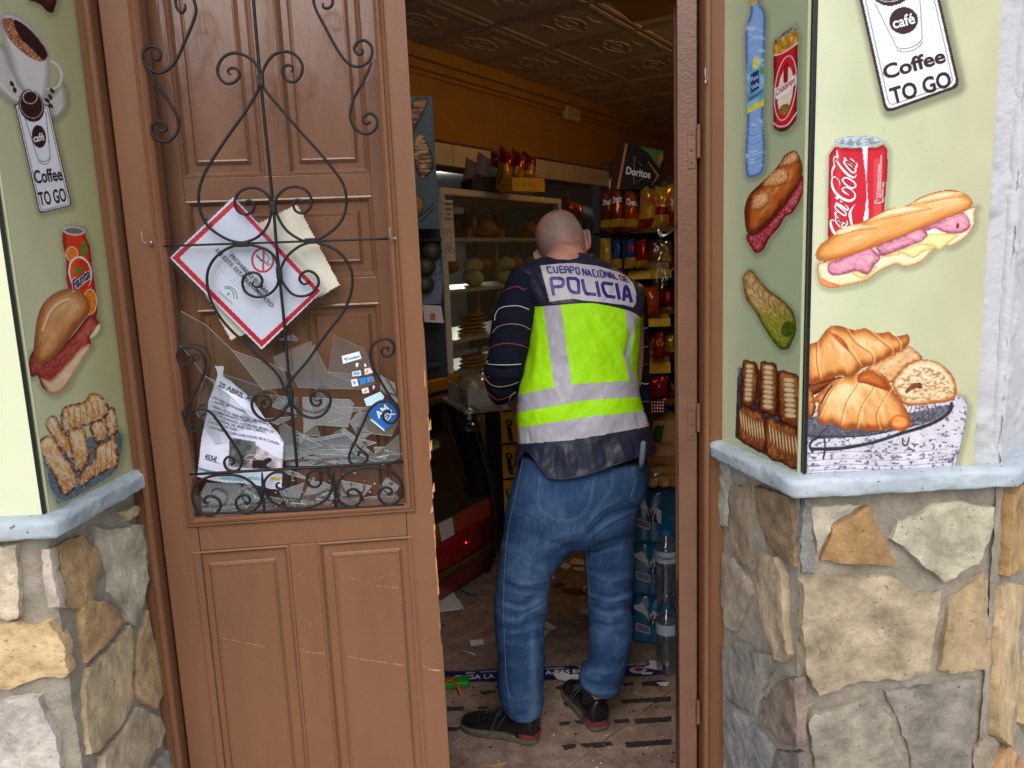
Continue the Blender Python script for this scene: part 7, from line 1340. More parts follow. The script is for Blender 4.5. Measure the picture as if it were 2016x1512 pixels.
# ---- poster of sweets and dark shelf behind the door edge
FP = Fr((0, 2.62, 0), (1, 0, 0)); P4 = ((796, 190), (845, 193), (864, 438), (800, 452)); A = FP.pts(np.array(P4)); t = E('pastry_poster', FP.p(*A.mean(0)), 'pale blue poster with chocolate pastries behind the door edge', 'poster'); q = MB(); q.prism([tuple(p) for p in A], FP, -.01, -.001); q.build('board', flat('poster_board', (90, 90, 90)), t)
pp = Print(FP, .0, A[:, 0].min(), A[:, 0].max(), A[:, 1].min(), A[:, 1].max(), lambda x, y, a, b: np.zeros(x.shape+(3,))+C_(74, 84, 84), .003); pp.item(P4, flatc((76, 88, 90), .05), 'picture', smooth=0)
for P, f in ((((812, 200), (840, 192), (842, 205), (826, 240), (812, 262), (800, 260)), bread((40, 20, 14), (80, 40, 26), (190, 130, 80), 6, amp=1)), (((816, 275), (830, 262), (846, 290), (854, 325), (848, 340), (830, 352), (818, 330), (812, 300)), bread((30, 16, 14), (120, 80, 50), (200, 160, 110), 6, amp=1.6)), (((818, 385), (832, 392), (836, 405), (826, 425), (812, 430)), bread((60, 44, 20), (120, 90, 30), (160, 130, 60), 6))): pp.item(P, f, 'picture')
for P in (((854, 400), (840, 415), (818, 432)), ((857, 408), (842, 424), (822, 440))): pp.line(P, 2, (20, 18, 20), .9)
pp.build(t)
t = E('shelf_unit', hitY(845, 600, 2.68), 'dark shelf with lace cloth and small card beside the door edge', 'shelf'); FQ = Fr((0, 2.68, 0), (1, 0, 0))
for y in (470, 640, 720): a0, b0 = FQ.px(780, y); a1, _ = FQ.px(868, y); q = MB(); q.box(FQ, float(a0), float(a1), float(b0)-.015, float(b0), -.08, -.02); q.build('shelf', m_blackp, t, bevel=.002)
a0, b0 = FQ.px(780, 720, -.09); a1, b1 = FQ.px(866, 450, -.09); q = MB(); q.box(FQ, float(a0), float(a1), float(b0)-.05, float(b1), -.11, -.091); q.build('back', m_blackp, t)
lc = MB(); Pl = np.array([(826, 555), (866, 500), (872, 560), (868, 598), (830, 600)]); A = FQ.pts(Pl, .004); lc.add(FQ.p(A[:, 0], A[:, 1], .004), [tuple(range(5))]); lc.build('lace_cloth', mat('grey_lace', (96, 104, 116), .8), t, fix=False)
lh = MB()
for k in range(22): x, y = 834+(k % 5)*8, 520+(k//5)*14-(k % 5)*3; e_ = np.array(el(x, y, 2.4, 1.6, -30, 8)); A = FQ.pts(e_, .006); lh.add(FQ.p(A[:, 0], A[:, 1], .006), [tuple(range(8))])
lh.build('lace_holes', m_blackp, t, fix=False)['kind'] = 'stuff'
Pc = np.array([(832, 600), (868, 602), (874, 636), (836, 634)]); A = FQ.pts(Pc, .01); q = MB(); q.add(FQ.p(A[:, 0], A[:, 1], .01), [(0, 1, 2, 3)]); q.build('card', mat('pinkish_card', (190, 170, 164), .6), t, fix=False); decal('print', [(847, 617), (857, 617), (857, 630), (847, 630)], planar(FQ, .0112), mat('orange_print', (170, 90, 60), .6), t)
for k, (x, y) in enumerate(((838, 525), (850, 495), (836, 560))): P = hitY(x, y, 2.66); loaf(P-(0, 0, .03), .035, .03, .03, 0, mat('gourd', (56, 52, 30), .5, .3, 20), ('small olive gourd leftmost on the dark shelf', 'small olive gourd highest on the dark shelf', 'small olive gourd lowest by the lace cloth')[k], 'gourds on the dark shelf', 'gourd', 'gourd', False)
# ---- refrigerated counter with curved glass, end seen beside the person
bz = hitZ(952, 1128, .0); wA = np.array([AD[1], -AD[0], 0]); FE2 = Fr(bz, wA, (0, 0, 1), -np.array(AD))
prof = FE2.pts(np.array([(900, 742), (912, 770), (928, 815), (946, 880), (961, 930), (972, 985), (977, 1035), (972, 1080), (957, 1122)]))
cnt = E('deli_counter', bz, 'dark refrigerated counter with curved glass and gold trim left of the person', 'counter'); PS = catmull(prof, 5); NP = len(PS); Lb = 2.2
def sheet_ext(name, i0, i1, d, m, off=0, l0=0, l1=Lb, thick=.01):
    pts = PS[i0:i1+1]; q = MB(); A = np.array(AD); G = [[FE2.p(u+off, z)-A*l for l in np.linspace(l0, l1, 10)] for u, z in pts]; q.grid(G); o = q.build(name, m, d, smooth=True, fix=False); s_ = o.modifiers.new('s', 'SOLIDIFY'); s_.thickness = thick; s_.offset = 0; return o
gi = int(NP*.60); sheet_ext('curved_glass', 2, gi, cnt, m_cg, thick=.004, l0=.03); sheet_ext('gold_band', gi, gi+3, cnt, m_gold, thick=.02); m_red = mat('red_panel', (132, 22, 26), .3, .1, 8)
sheet_ext('red_panel', gi+3, NP-8, cnt, m_red); sheet_ext('trim', NP-8, NP-6, cnt, mat('bronze_trim', (120, 90, 50), .35, metal=.6), thick=.022); sheet_ext('kick_panel', NP-6, NP-1, cnt, m_red)
q = MB(); q.tube([FE2.p(u, z) for u, z in PS], .022, 8); q.build('end_frame', m_blackp, cnt, smooth=True)
q = MB(); q.prism([tuple(p) for p in PS]+[(-.7, 0), (-.7, PS[0][1])], FE2, -.01, .012); q.build('end_panel', m_blackp, cnt)
u0, z0 = PS[0]
FT2 = Fr(FE2.p(0, 0), -np.array(AD), (0, 0, 1), wA)
def tb(name, u_, u1, z_, z1, m, l0=0, l1=Lb): q = MB(); q.box(FT2, l0, l1, z_, z1, u_, u1); return q.build(name, m, cnt, bevel=.008)
tb('top_rail', u0-.16, u0+.02, z0-.045, z0+.02, m_gold); tb('lower_rail', u0-.02, u0+.03, z0-.10, z0-.062, m_gold); tb('deck', -.65, PS[gi][0]-.03, PS[gi][1]-.05, PS[gi][1]-.02, mat('steel_deck', (110, 112, 112), .3, metal=.6)); tb('mid_shelf', -.45, PS[gi//2+3][0]-.08, PS[gi//2+3][1]-.02, PS[gi//2+3][1], m_cg); tb('back', -.7, -.66, 0, z0, m_blackp)
for k in range(5): P = FT2.p(.2+k*.22, PS[gi//2+3][1]+.002, PS[gi//2+3][0]-.18); loaf(P, .09, .06, .03, R(60), m_pale, f'pale loaf, {ORD[k]} from the far end inside the deli counter', 'loaves inside the deli counter', slash=False)
q = MB(); G = [[FE2.p(u+.013, z)-np.array(AD)*l for l in (.06, .34)] for u, z in PS[gi:gi+4]]; q.grid(G); q.build('red_label', mat('red_label', (150, 56, 30), .4), cnt, fix=False); q = MB(); G = [[FE2.p(u+.0135, z)-np.array(AD)*l for l in (.36, .46)] for u, z in PS[gi:gi+4]]; q.grid(G); q.build('white_label', mat('white_label', (180, 184, 184), .4), cnt, fix=False)
m_led = mat('led', (255, 20, 40), .4, emit=9); Pq = hitY(917, 1068, float(FE2.p(*PS[NP-16])[1])-.35); q = MB(); q.lathe([(.003, 0), (.004, .003), (.001, .005)], Pq, (.6, -.8, 0), 8); q.build('indicator_lamp', m_led, cnt)
# ---- white tray with bagged bread
P0 = hitY(922, 805, 3.3); P1 = hitY(1050, 826, 3.4); FTt = Fr(P0, (P1-P0)*(1, 1, 0)); t = E('bread_tray', P0, 'white plastic crate on the counter holding bagged bread', 'crate'); q = MB(); L_ = .38
q.box(FTt, 0, L_, -.0, .012, -.3, 0); q.box(FTt, 0, L_, .0122, .085, -.008, 0); q.box(FTt, 0, .008, .0122, .085, -.3, -.0082); q.box(FTt, L_-.008, L_, .0122, .085, -.3, -.0082); q.build('crate', mat('white_plastic', (190, 184, 172), .4), t, bevel=.003)
q = MB(); q.box(FTt, -.02, .9, -.02, -.001, -.36, .02); t2 = tag(q.build('counter_top', mat('counter_top', (176, 170, 160), .4), None, bevel=.003), 'pale worktop edge behind the bent arm of the person', 'worktop'); q = MB(); q.box(FTt, .70, .74, -.9, -.041, -.5, -.44); q.build('leg', m_blackp, t2)
for k in range(4): P = FTt.p(.05+k*.07, .03, -.12-.05*(k % 2)); loaf(P, .035, .10, .045, R(20), m_pale, ('leftmost bread roll in the crate by the elbow', 'second bread roll in the crate by the elbow', 'third bread roll in the crate by the elbow', 'rightmost bread roll in the crate by the elbow')[k], 'bread rolls in the white crate', slash=False)
def plastic(c, rx, ry, rz, lab, am=.5, nm='plastic_bag'):
    t = E(nm, c, lab, 'plastic bag'); q = MB(); q.loft(lump(c, rx, ry, rz, 0, 40, 26, am*.3)); o = q.build('film', m_film, t, smooth=False); return t
plastic(hitY(955, 765, 3.3), .12, .08, .10, 'crumpled clear plastic bag over the bread by the elbow'); plastic(hitY(925, 825, 3.25), .06, .04, .06, 'small crumpled clear film hanging at the counter end')
# ---- stack of yellow snack cartons
FY = Fr((0, 4.0, 0), (1, .25, 0)); m_yb = mat('yellow_carton', (236, 190, 40), .5, .06, 6); GY = 'yellow snack cartons stacked behind the counter'
def yp(x, y): a, b_ = FY.px(x, y); return float(a), float(b_)
ys = [812, 878, 948, 1020, 1092]; nm_ = ['top', 'second', 'third', 'bottom']
for ci, (xa, xb) in enumerate(((922, 966), (984, 1040))):
    for k in range(4):
        a0, b1 = yp(xa, ys[k]); a1, b0 = yp(xb, ys[k+1]-2); t = E('snack_carton', FY.p(a0, b0), f'yellow snack carton, {nm_[k]} of the {"left" if ci == 0 else "right"} stack beside the person', 'carton', GY); q = MB(); q.box(FY, a0, a1, b0+.003, b1, -.3, 0); o = q.build('box', m_yb, t, bevel=.003)
        if ci: put_text('lettering', 'Cheetos', (996, ys[k]+14), (1003, ys[k]+58), 11, planar(FY, .001), m_black, t, .06, up=(1, -.1))
t = E('shelf_rack', FY.p(*yp(975, 1095)), 'black metal rack upright between the yellow cartons', 'rack'); a0, b0 = yp(968, 1120); a1, b1 = yp(983, 808); q = MB(); q.box(FY, a0, a1, 0.01, b1, -.02, .02); q.build('upright', m_blk, t)
for y in (812, 878, 948, 1020): a, b_ = yp(930, y); q = MB(); q.box(FY, a, yp(1040, y)[0], b_-.0125, b_-.0045, .002, .012); q.build('rail', m_blk, t)
# ---- snack rack on the right
YR = 2.95; FR2 = Fr((0, YR, 0), (1, 0, 0)); rk = E('snack_rack', hitY(1240, 900, YR), 'tall black snack rack with yellow shelf strips right of the person', 'rack')
def rp(x, y, c=0): a, b_ = FR2.px(x, y, c); return float(a), float(b_)
a0, zt = rp(1166, 366, -.02); a1, _ = rp(1180, 366, -.02)
for a, w_, zt_ in ((rp(1166, 366)[0], .028, rp(1166, 366)[1]), (rp(1199, 306, -.25)[0], .014, rp(1199, 306)[1]), (rp(1345, 366)[0], .028, rp(1166, 340)[1])): q = MB(); q.box(FR2, a, a+w_, .0, zt_, -.26, -.0); q.build('upright', m_blk, rk)
q = MB(); q.box(FR2, rp(1199, 306)[0], rp(1345, 306)[0], rp(1200, 309)[1], rp(1200, 303)[1], -.255, -.245); q.build('top_bar', m_blk, rk)
q = MB(); q.box(FR2, rp(1168, 500)[0], rp(1345, 500)[0], .05, rp(1200, 380)[1], -.30, -.285); q.build('back', m_blackp, rk)
for (x0, x1, y0, y1) in ((1240, 1324, 441, 456), (1236, 1322, 533, 547), (1272, 1320, 628, 642), (1274, 1320, 715, 734)):
    a0, b1 = rp(x0, y0, .01); a1, b0 = rp(x1, y1, .01); q = MB(); q.box(FR2, a0, a1, b0, b1, .002, .012); q.build('shelf_strip', m_yel, rk, bevel=.001); q = MB(); q.box(FR2, rp(1170, 500)[0], rp(1345, 500)[0], b0-.004, b0+.004, -.28, 0); q.build('shelf', m_blk, rk)
for y0 in (520, 620, 705): a0, b1 = rp(1236 if y0 < 600 else 1272, y0); a1, b0 = rp(1318, y0+14); q = MB(); q.box(FR2, a0, a1, b0, b1, -.012, -.006); q.build('tray_front', mat('amber_card', (170, 120, 30), .5), rk)
GR1 = 'snack bags on the rack'
bag([(1182, 455), (1212, 457), (1206, 372), (1184, 380)], 2.93, 'brown', 'brown snack bag at the left end of the top rack row', .04, [(.1, .28, 'gold')], 'Doritos', GR1, m_white, .66)
bag([(1198, 458), (1232, 458), (1222, 366), (1204, 372)], 2.89, 'brown', 'second brown snack bag on the top rack row', .045, [(.12, .3, 'gold')], 'Doritos', GR1, m_white, .66)
bag([(1222, 458), (1262, 456), (1252, 378), (1230, 370)], 2.90, 'orange', 'orange cheese snack bag on the top rack row', .05, [(.12, .3, 'gold')], 'Cheetos', GR1, m_white, .62)
bag([(1256, 452), (1294, 444), (1292, 374), (1262, 362)], 2.88, 'gold', 'yellow snack bag with red Ruffles lettering on top rack row', .05, [(.0, .22, 'red')], 'Ruffles', GR1, m_rd, .55, .2)
bag([(1282, 448), (1316, 446), (1320, 372), (1290, 366)], 2.86, 'yellow', 'bright golden crumpled bag at the right of the top row', .05, [(.3, .5, 'red')], 'Lays', GR1, m_rd, .55, .2)
bag([(1302, 444), (1330, 446), (1332, 360), (1308, 370)], 2.90, 'yellow', 'rightmost yellow bag beside the open door leaf', .04, [(.0, .35, 'red')], 'Lay', GR1, m_white, .5, .2)
bag([(1180, 535), (1206, 537), (1204, 468), (1182, 470)], 2.94, 'gold', 'gold bag at the left of the second rack row', .04, grp=GR1)
bag([(1204, 535), (1226, 537), (1222, 468), (1206, 472)], 2.93, 'blue', 'dark blue bag in the second rack row', .04, [(.1, .4, 'gold')], grp=GR1)
bag([(1228, 532), (1254, 530), (1250, 468), (1234, 472)], 2.90, 'blue', 'blue bag with red lettering in the second rack row', .04, [(.05, .4, 'gold')], 'Ru', GR1, m_rd, .6, .25)
bag([(1250, 530), (1276, 528), (1272, 470), (1254, 474)], 2.91, 'red', 'red and gold bag in the second rack row', .04, [(.0, .3, 'gold')], grp=GR1)
bag([(1262, 618), (1300, 620), (1296, 560), (1268, 566)], 2.91, 'orange', 'small amber bag in the third rack row', .035, grp=GR1)
bag([(1284, 708), (1308, 706), (1306, 652), (1290, 656)], 2.90, 'red', 'upright red bag with yellow print in the fourth rack row', .03, [(.5, .8, 'orange')], 'Cla', GR1, m_yt, .55, .2)
bag([(1272, 790), (1312, 778), (1316, 740), (1276, 742)], 2.88, 'red', 'red bag with fine pattern below the lowest yellow strip', .04, grp=GR1)
tt = bag([(1272, 822), (1306, 806), (1312, 784), (1276, 790)], 2.84, 'red', 'red bag with white dots lying below the patterned bag', .035, grp=GR1)
q = MB()
for k in range(24): p = hitY(1278+(k % 6)*5.5, 792+(k//6)*6, 2.80); q.lathe([(.0035, 0), (.001, .0015)], p, (0, -1, 0), 6)
q.build('dots', m_white, tt)['kind'] = 'stuff'
bag([(1284, 868), (1300, 872), (1308, 838), (1290, 838)], 2.82, 'green', 'dark green packet leaning below the red bags', .02, grp=GR1)
for k, (x0, x1, y0, y1, c_, b_, tx) in enumerate(((1296, 1326, 472, 532, 'gold', 'red', 0), (1210, 1240, 466, 536, 'yellow', 'red', 'Lays'), (1274, 1304, 470, 530, 'orange', 'gold', 0), (1300, 1330, 562, 622, 'red', 'gold', 0), (1270, 1300, 652, 706, 'orange', 'gold', 0), (1306, 1334, 650, 708, 'gold', 'red', 0), (1308, 1336, 742, 800, 'brown', 'gold', 0), (1296, 1330, 560, 600, 'orange', 'red', 0), (1255, 1290, 556, 620, 'gold', 'red', 0), (1278, 1310, 796, 830, 'brown', 'gold', 0))):
    bag([(x0, y1), (x1, y1-1), (x1-3, y0+2), (x0+3, y0)], 3.02+.01*k, c_, f'{c_} and {b_} foil bag at the back of the snack rack, number {ORD[k]} from top', .03, [(.05, .3, b_)], tx or None, GR1, m_rd, .55, .18)
# display board
FDb = Fr(hitY(1207, 372, 2.87), (1, 0, 0)); P4 = [(1208, 372), (1300, 374), (1311, 297), (1224, 279)]; A = FDb.pts(np.array(P4)); t = E('display_board', FDb.o, 'black snack display board with white Doritos lettering above the rack', 'sign'); q = MB(); q.prism([tuple(p) for p in A], FDb, -.09, 0); q.build('board', mat('board_black', (24, 20, 22), .35), t)
sD = planar(FDb, .0015); sD2 = planar(FDb, .003)
decal('green_corner', [(1257, 288), (1309, 298), (1298, 332), (1288, 318), (1275, 300)], sD, mat('green_print', (84, 124, 40), .4), t); decal('orange_bar', [(1231, 282), (1236, 283), (1219, 372), (1214, 372)], sD, mat('orange_bar', (206, 110, 36), .4), t)
m_ol = mat('flame_print', (214, 112, 44), .4); band('triangle_outline', [(np.array([(1263, 326), (1249, 308), (1248, 363), (1280, 341)]), 1.6), (np.array([(1276, 318), (1296, 346), (1283, 364)]), np.array([1, 4.5, 1]))], sD, m_ol, t); put_text('lettering', 'Doritos', (1232, 342), (1280, 351), 14, sD2, m_white, t, .03, up=(.12, -1)); decal('badge', [(1297, 306), (1303, 302), (1306, 312), (1300, 324), (1296, 320)], sD2, m_ol, t)
# clear plastic bag hanging beside the leaf, boxes and bread below
plastic(hitY(1300, 520, 2.75), .045, .03, .085, 'clear plastic bag hanging beside the snack rack and door leaf', .6)
def cbox(x0, y0, x1, y1, Y, d, col, lab, nm='cardboard_box'):
    f = Fr((0, Y, 0), (1, 0, 0)); a0, b1 = f.px(x0, y0); a1, b0 = f.px(x1, y1); P = f.p(float(a0), float(b0)); t = E(nm, P, lab, 'box'); q = MB(); q.box(f, float(a0), float(a1), float(b0), float(b1), -d, 0); q.build('box', mat('cardboard', col, .7, .08, 20), t, bevel=.002); return t, f
t, f = cbox(1286, 830, 1345, 898, 2.86, .25, (168, 128, 78), 'brown cardboard box with barcode under the snack rack'); q = MB()
for k in range(9): a, b_ = f.px(1300+k*3, 868); q.box(f, float(a), float(a)+.002, float(b_)-.02, float(b_), .0003, .0008)
q.build('barcode', m_black, t)
cbox(1270, 902, 1345, 916, 2.84, .3, (150, 100, 60), 'flat cardboard tray under the brown box', 'cardboard_tray')
for k in range(6):
    P = hitY(1282+(k % 3)*20, 948-(k//3)*18, 2.80+.03*(k//3)); loaf(P-(0, 0, .02), .026, .05, .022, R(20*k), m_crust, ('long roll, left of the lower row in the bag under the rack', 'long roll, middle of the lower row in the bag under the rack', 'long roll, right of the lower row in the bag under the rack', 'long roll, left of the upper row in the bag under the rack', 'long roll, middle of the upper row in the bag under the rack', 'long roll, right of the upper row in the bag under the rack')[k], 'bread rolls bagged above the water packs', 'bread_roll', 'bread', False)
plastic(hitY(1305, 935, 2.80), .07, .05, .045, 'clear bag of bread rolls on top of the water packs', .5)
# ---- water packs and bottles
m_teal = mat('blue_shrink_wrap', (18, 104, 146), .18, .15, 12, .5, 20, .6, coat=.5, bd=.004); m_mtn = mat('white_mountain_print', (206, 212, 216), .3); m_dnavy = mat('navy_print', (24, 26, 84), .3)
base = hitZ(1278, 1266, 0); FWp = Fr((base[0], base[1], 0), (1, -.12, 0)); hz_ = [0]+[float(FWp.px(1280, y)[1]) for y in (1172, 1068, 962)]
def wp(x, y): a, b_ = FWp.px(x, y); return float(a), float(b_)
wl = wp(1246, 1230)[0]; PW = .27
for k in range(3):
    z0_, z1_ = hz_[k], hz_[k+1]-.004; t = E('water_pack', FWp.p(wl+.1, z0_, -.1), f'turquoise shrink wrapped pack of water bottles, {("bottom", "middle", "top")[k]} of the stack by the door', 'water pack', 'water packs stacked inside the door'); rg = []
    for v in np.linspace(0, 1, 16):
        z = z0_+(z1_-z0_)*v; nk = 1-.75*sstep(.72, .98, v); nb = .5+.5*nk; r_ = []
        for th in np.linspace(0, 2*math.pi, 97)[:-1]:
            c_, s_ = math.cos(th), math.sin(th); x = PW/2*math.copysign(abs(c_)**.35, c_)*(1-.10*(1-nk)); y = .09*math.copysign(abs(s_)**.35, s_)*(1-.10*(1-nk)); bump = .010*abs(math.cos(x/PW*math.pi*3+math.pi/2*0))*(abs(s_) > .3)-.010
            bump = (-.016*(1-abs(math.sin((x/PW+.5)*3*math.pi)))**2)*(abs(s_) > .25)*(1.3-.3*nk); y2 = y+math.copysign(bump, y)*(1 if abs(y) > .05 else 0); zz = z-(1-nk)*.03*(1-abs(math.sin((x/PW+.5)*3*math.pi))); r_.append(FWp.p(wl+PW/2+x, zz, -.09-y2*-1))
        rg.append(r_)
    q = MB(); q.loft(rg); o = q.build('wrap', m_teal, t, smooth=True); T = BVHTree.FromPolygons([tuple(map(float, p)) for r__ in rg for p in r__], [tuple(f) for f in q.f if len(f) == 4])
    def sW(x, y, T=T, of=.003):
        out = []
        for a, b in zip(np.atleast_1d(x), np.atleast_1d(y)):
            d = Vector(ray(a, b)).normalized(); h = T.ray_cast(Vector(CAM), d); p = h[0] if h[0] is not None else T.find_nearest(Vector(hitY(a, b, base[1]-.01)))[0]; out.append(tuple(p-d*of))
        return np.array(out)
    dy = (0, -102, -206)[k]; s3_ = lambda *p: [(a, b+dy) for a, b in Zc(1200, 1000, 3.78, p)]
    def dense(P): P = np.array(P, float); return np.vstack([np.linspace(P[i], P[(i+1) % len(P)], 6)[:-1] for i in range(len(P))])
    # mountain as a strip following the wrap
    top = catmull(s3_((182, 722), (205, 722), (240, 708), (262, 735), (300, 790), (325, 760), (345, 775), (385, 800)), 5); bot_ = catmull(s3_((182, 745), (210, 765), (240, 780), (270, 800), (300, 850), (330, 870), (350, 880), (385, 900)), 5)
    q = MB(); G = [[p*(1-j/5)+b*j/5 for j in range(6)] for p, b in zip(top, bot_)]; G = np.array(G); Sx = sW(G[..., 0].ravel(), G[..., 1].ravel()).reshape(G.shape[0], 6, 3); q.grid(Sx); q.build('mountain_print', m_mtn, t, smooth=True, fix=False)
    tp_ = s3_((285, 862), (356, 884)); put_text('lettering', 'Va', tp_[0], tp_[1], 20, lambda x, y, f=sW: f(x, y, of=.006), m_dnavy, t, .035, up=(-.02, -1))
    lp_ = dense(s3_((198, 855), (298, 888), (300, 938), (200, 908))); band('label_border', [(lp_, 1.4, True)], sW, m_white, t)
    q = MB(); Gq = np.array([[np.array(s3_((204+92*i/8, 862+30*i/8+j*42/3))[0]) for i in range(9)] for j in range(4)]); q.grid(sW(Gq[..., 0].ravel(), Gq[..., 1].ravel()).reshape(4, 9, 3)); q.build('barcode_label', mat('barcode_grey', (120, 124, 160), .4), t, fix=False)
m_pet = thinglass('clear_plastic', (238, 244, 248), 2.6, .05, 1.5, dust_haze=.05); m_lab = mat('bottle_label', (176, 196, 214), .35); m_cap = mat('blue_cap', (30, 130, 190), .3)  # pale diffuse mixed in only to lighten the dark bottles, not a dust layer
m_water = thinglass('bottle_water', (228, 238, 244), 1.6, .05)
def bottle(c, h, r, lab, txt):
    t = E('water_bottle', c, lab, 'bottle', 'water bottles standing by the door leaf'); pf = [(.01, 0), (r*.7, .0), (r*.95, .012), (r, .03)]
    for k in range(8): z = .045+k*h*.058; pf += [(r*.94, z), (r, z+h*.03)]
    pf += [(r, h*.56), (r*.97, h*.60), (r*.97, h*.76), (r, h*.78), (r*.9, h*.84), (r*.6, h*.91), (r*.3, h*.95), (r*.28, h*.97)]
    q = MB(); q.lathe(pf, c, n=28); q.build('bottle', m_pet, t, smooth=True)
    q = MB(); q.lathe([(a*.93, b+.003) for a, b in pf[:-4]], c, n=24); q.build('water', m_water, t, smooth=True)
    q = MB(); q.lathe([(r*.3, h*.955), (r*.36, h*.957), (r*.36, h), (r*.3, h*1.003)], c, n=20); q.build('cap', m_cap, t, smooth=True, autos=40)
    q = MB(); q.lathe([(r*.985, h*.605), (r*.985, h*.76)], c, n=28); q.f = [f for f in q.f if len(f) == 4]; q.mi = q.mi[:len(q.f)]; q.build('label', m_lab, t, smooth=True, fix=False)
    if txt:
        V, F = glyphs(txt, .02); x0, x1 = V[:, 0].min(), V[:, 0].max(); th = ((V[:, 0]-x0)/(x1-x0)-.5)*1.9; z = h*.665+V[:, 1]*h*.06; P = np.stack([c[0]+np.sin(th)*r*1.0, c[1]-np.cos(th)*r*1.0, c[2]+z], 1); q = MB(); q.add(P, F); q.build('lettering', m_dnavy, t, fix=False)
c1 = hitZ(1313, 1322, 0); bottle(c1, .275, .042, 'clear water bottle standing on the floor by the door leaf', '')
c2 = hitY(1312, 1172, c1[1]); c2[2] = .282; bottle(c2, .285, .043, 'clear Valterre water bottle standing on top of the lower bottle'.replace('Valterre ', 'labelled '), 'Valterre')
# ---- litter and strips on the floor
FF = Fr((0, 0, 0), (1, 0, 0), (0, 1, 0), (0, 0, 1))
def onfloor(x, y, z): return hitZ(x, y, z)
m_pap = mat('white_paper', (222, 222, 226), .7, .03, 30); GP = 'papers scattered on the shop floor'
def paper(P, lab, z=.004, lift=.006, m=None, nm='paper_scrap', th=.0006):
    V = onfloor(np.array(P, float)[:, 0], np.array(P, float)[:, 1], z); n = len(V); c = V.mean(0); up = np.array([random.uniform(0, lift) for _ in V]); V = V+np.array([0, 0, 1])*up[:, None]; cc = c+np.array([0, 0, lift*.25]); q = MB(); W = np.vstack([V, cc[None]]); q.add(W, [(i, (i+1) % n, n) for i in range(n)]); o = q.build(nm, m or m_pap, None, fix=False); s_ = o.modifiers.new('s', 'SOLIDIFY'); s_.thickness = th; tag(o, lab, 'paper', GP if nm == 'paper_scrap' else None); return o
for P, lab in (([(925, 1262), (951, 1260), (953, 1270), (927, 1273)], 'small white slip left of the person, behind the blue tape'), ([(909, 1281), (934, 1287), (938, 1292), (929, 1291)], 'thin pale slip nearest the green packet behind the tape'), ([(1071, 1222), (1096, 1238), (1083, 1242), (1068, 1234)], 'printed receipt between the legs of the person'), ([(1072, 1240), (1084, 1243), (1072, 1254)], 'folded slip touching the receipt between the legs'),
    ([(1120, 1112), (1130, 1100), (1152, 1104), (1149, 1114)], 'white card farthest back between the legs'), ([(1102, 1117), (1112, 1108), (1126, 1116), (1114, 1122)], 'white card left of the farthest card between the legs'), ([(1128, 1118), (1150, 1118), (1150, 1126), (1130, 1124)], 'white card in front of the farthest card between the legs'), ([(1138, 1207), (1149, 1200), (1160, 1203), (1157, 1212)], 'square white scrap by the right knee'), ([(1148, 1158), (1158, 1152), (1160, 1165), (1150, 1168)], 'small scrap behind the right calf'),
    ([(1086, 1326), (1105, 1326), (1125, 1331), (1145, 1330), (1142, 1338), (1118, 1342), (1098, 1339)], 'torn white paper lying on the blue tape between the feet'), ([(1278, 1302), (1301, 1304), (1304, 1316), (1279, 1312)], 'crumpled white paper at the right end of the blue tape'), ([(1267, 1316), (1280, 1311), (1304, 1319), (1300, 1323)], 'torn strip in front of the crumpled paper by the bottle'), ([(1292, 1345), (1318, 1344), (1312, 1352), (1300, 1352)], 'small scrap in front of the water bottle'), ([(1262, 1327), (1285, 1325), (1284, 1329), (1264, 1330)], 'thin scrap below the right end of the blue tape'),
    ([(1082, 1135), (1090, 1131), (1094, 1140), (1085, 1142)], 'round white scrap behind the left knee')): paper(P, lab)
paper([(960, 1512), (985, 1503), (1000, 1504), (985, 1516)], 'yellowish wood splinter on the tiles at the bottom edge', m=m_raw, nm='wood_splinter')
paper([(864, 1174), (892, 1168), (909, 1196), (905, 1201), (866, 1206)], 'white notepad sheets on the floor beside the door edge', m=m_pap, nm='notepad', th=.006)
paper([(906, 1163), (925, 1160), (950, 1172), (930, 1176)], 'pale blue face mask on the floor behind the left leg', lift=.02, m=mat('blue_mask', (110, 140, 160), .8), nm='face_mask')
pa, pb = onfloor(901, 1180, .006), onfloor(912, 1199, .006); q = MB(); q.tube([pa, pa*.8+pb*.2, pb], .005, 8); t = q.build('marker_pen', mat('pen_white', (190, 195, 200), .4), None, smooth=True); tag(t, 'white marker pen lying beside the notepad', 'pen'); q = MB(); q.tube([pa-(pb-pa)*.35, pa], .0052, 8); q.build('cap', m_black, t, smooth=True)
for P, lab in (([(1084, 1154), (1104, 1146), (1112, 1152), (1096, 1158)], 'dark business card with orange stripe between the knees'), ([(1104, 1158), (1135, 1158), (1134, 1168), (1112, 1166)], 'dark card with pale print behind the right knee'), ([(1136, 1160), (1158, 1158), (1158, 1170), (1140, 1170)], 'dark card right of the other two dark cards')): paper(P, lab, m=mat('dark_card_print', (40, 42, 50), .4, rgb2=(96, 84, 60), vs=60), nm='business_card')
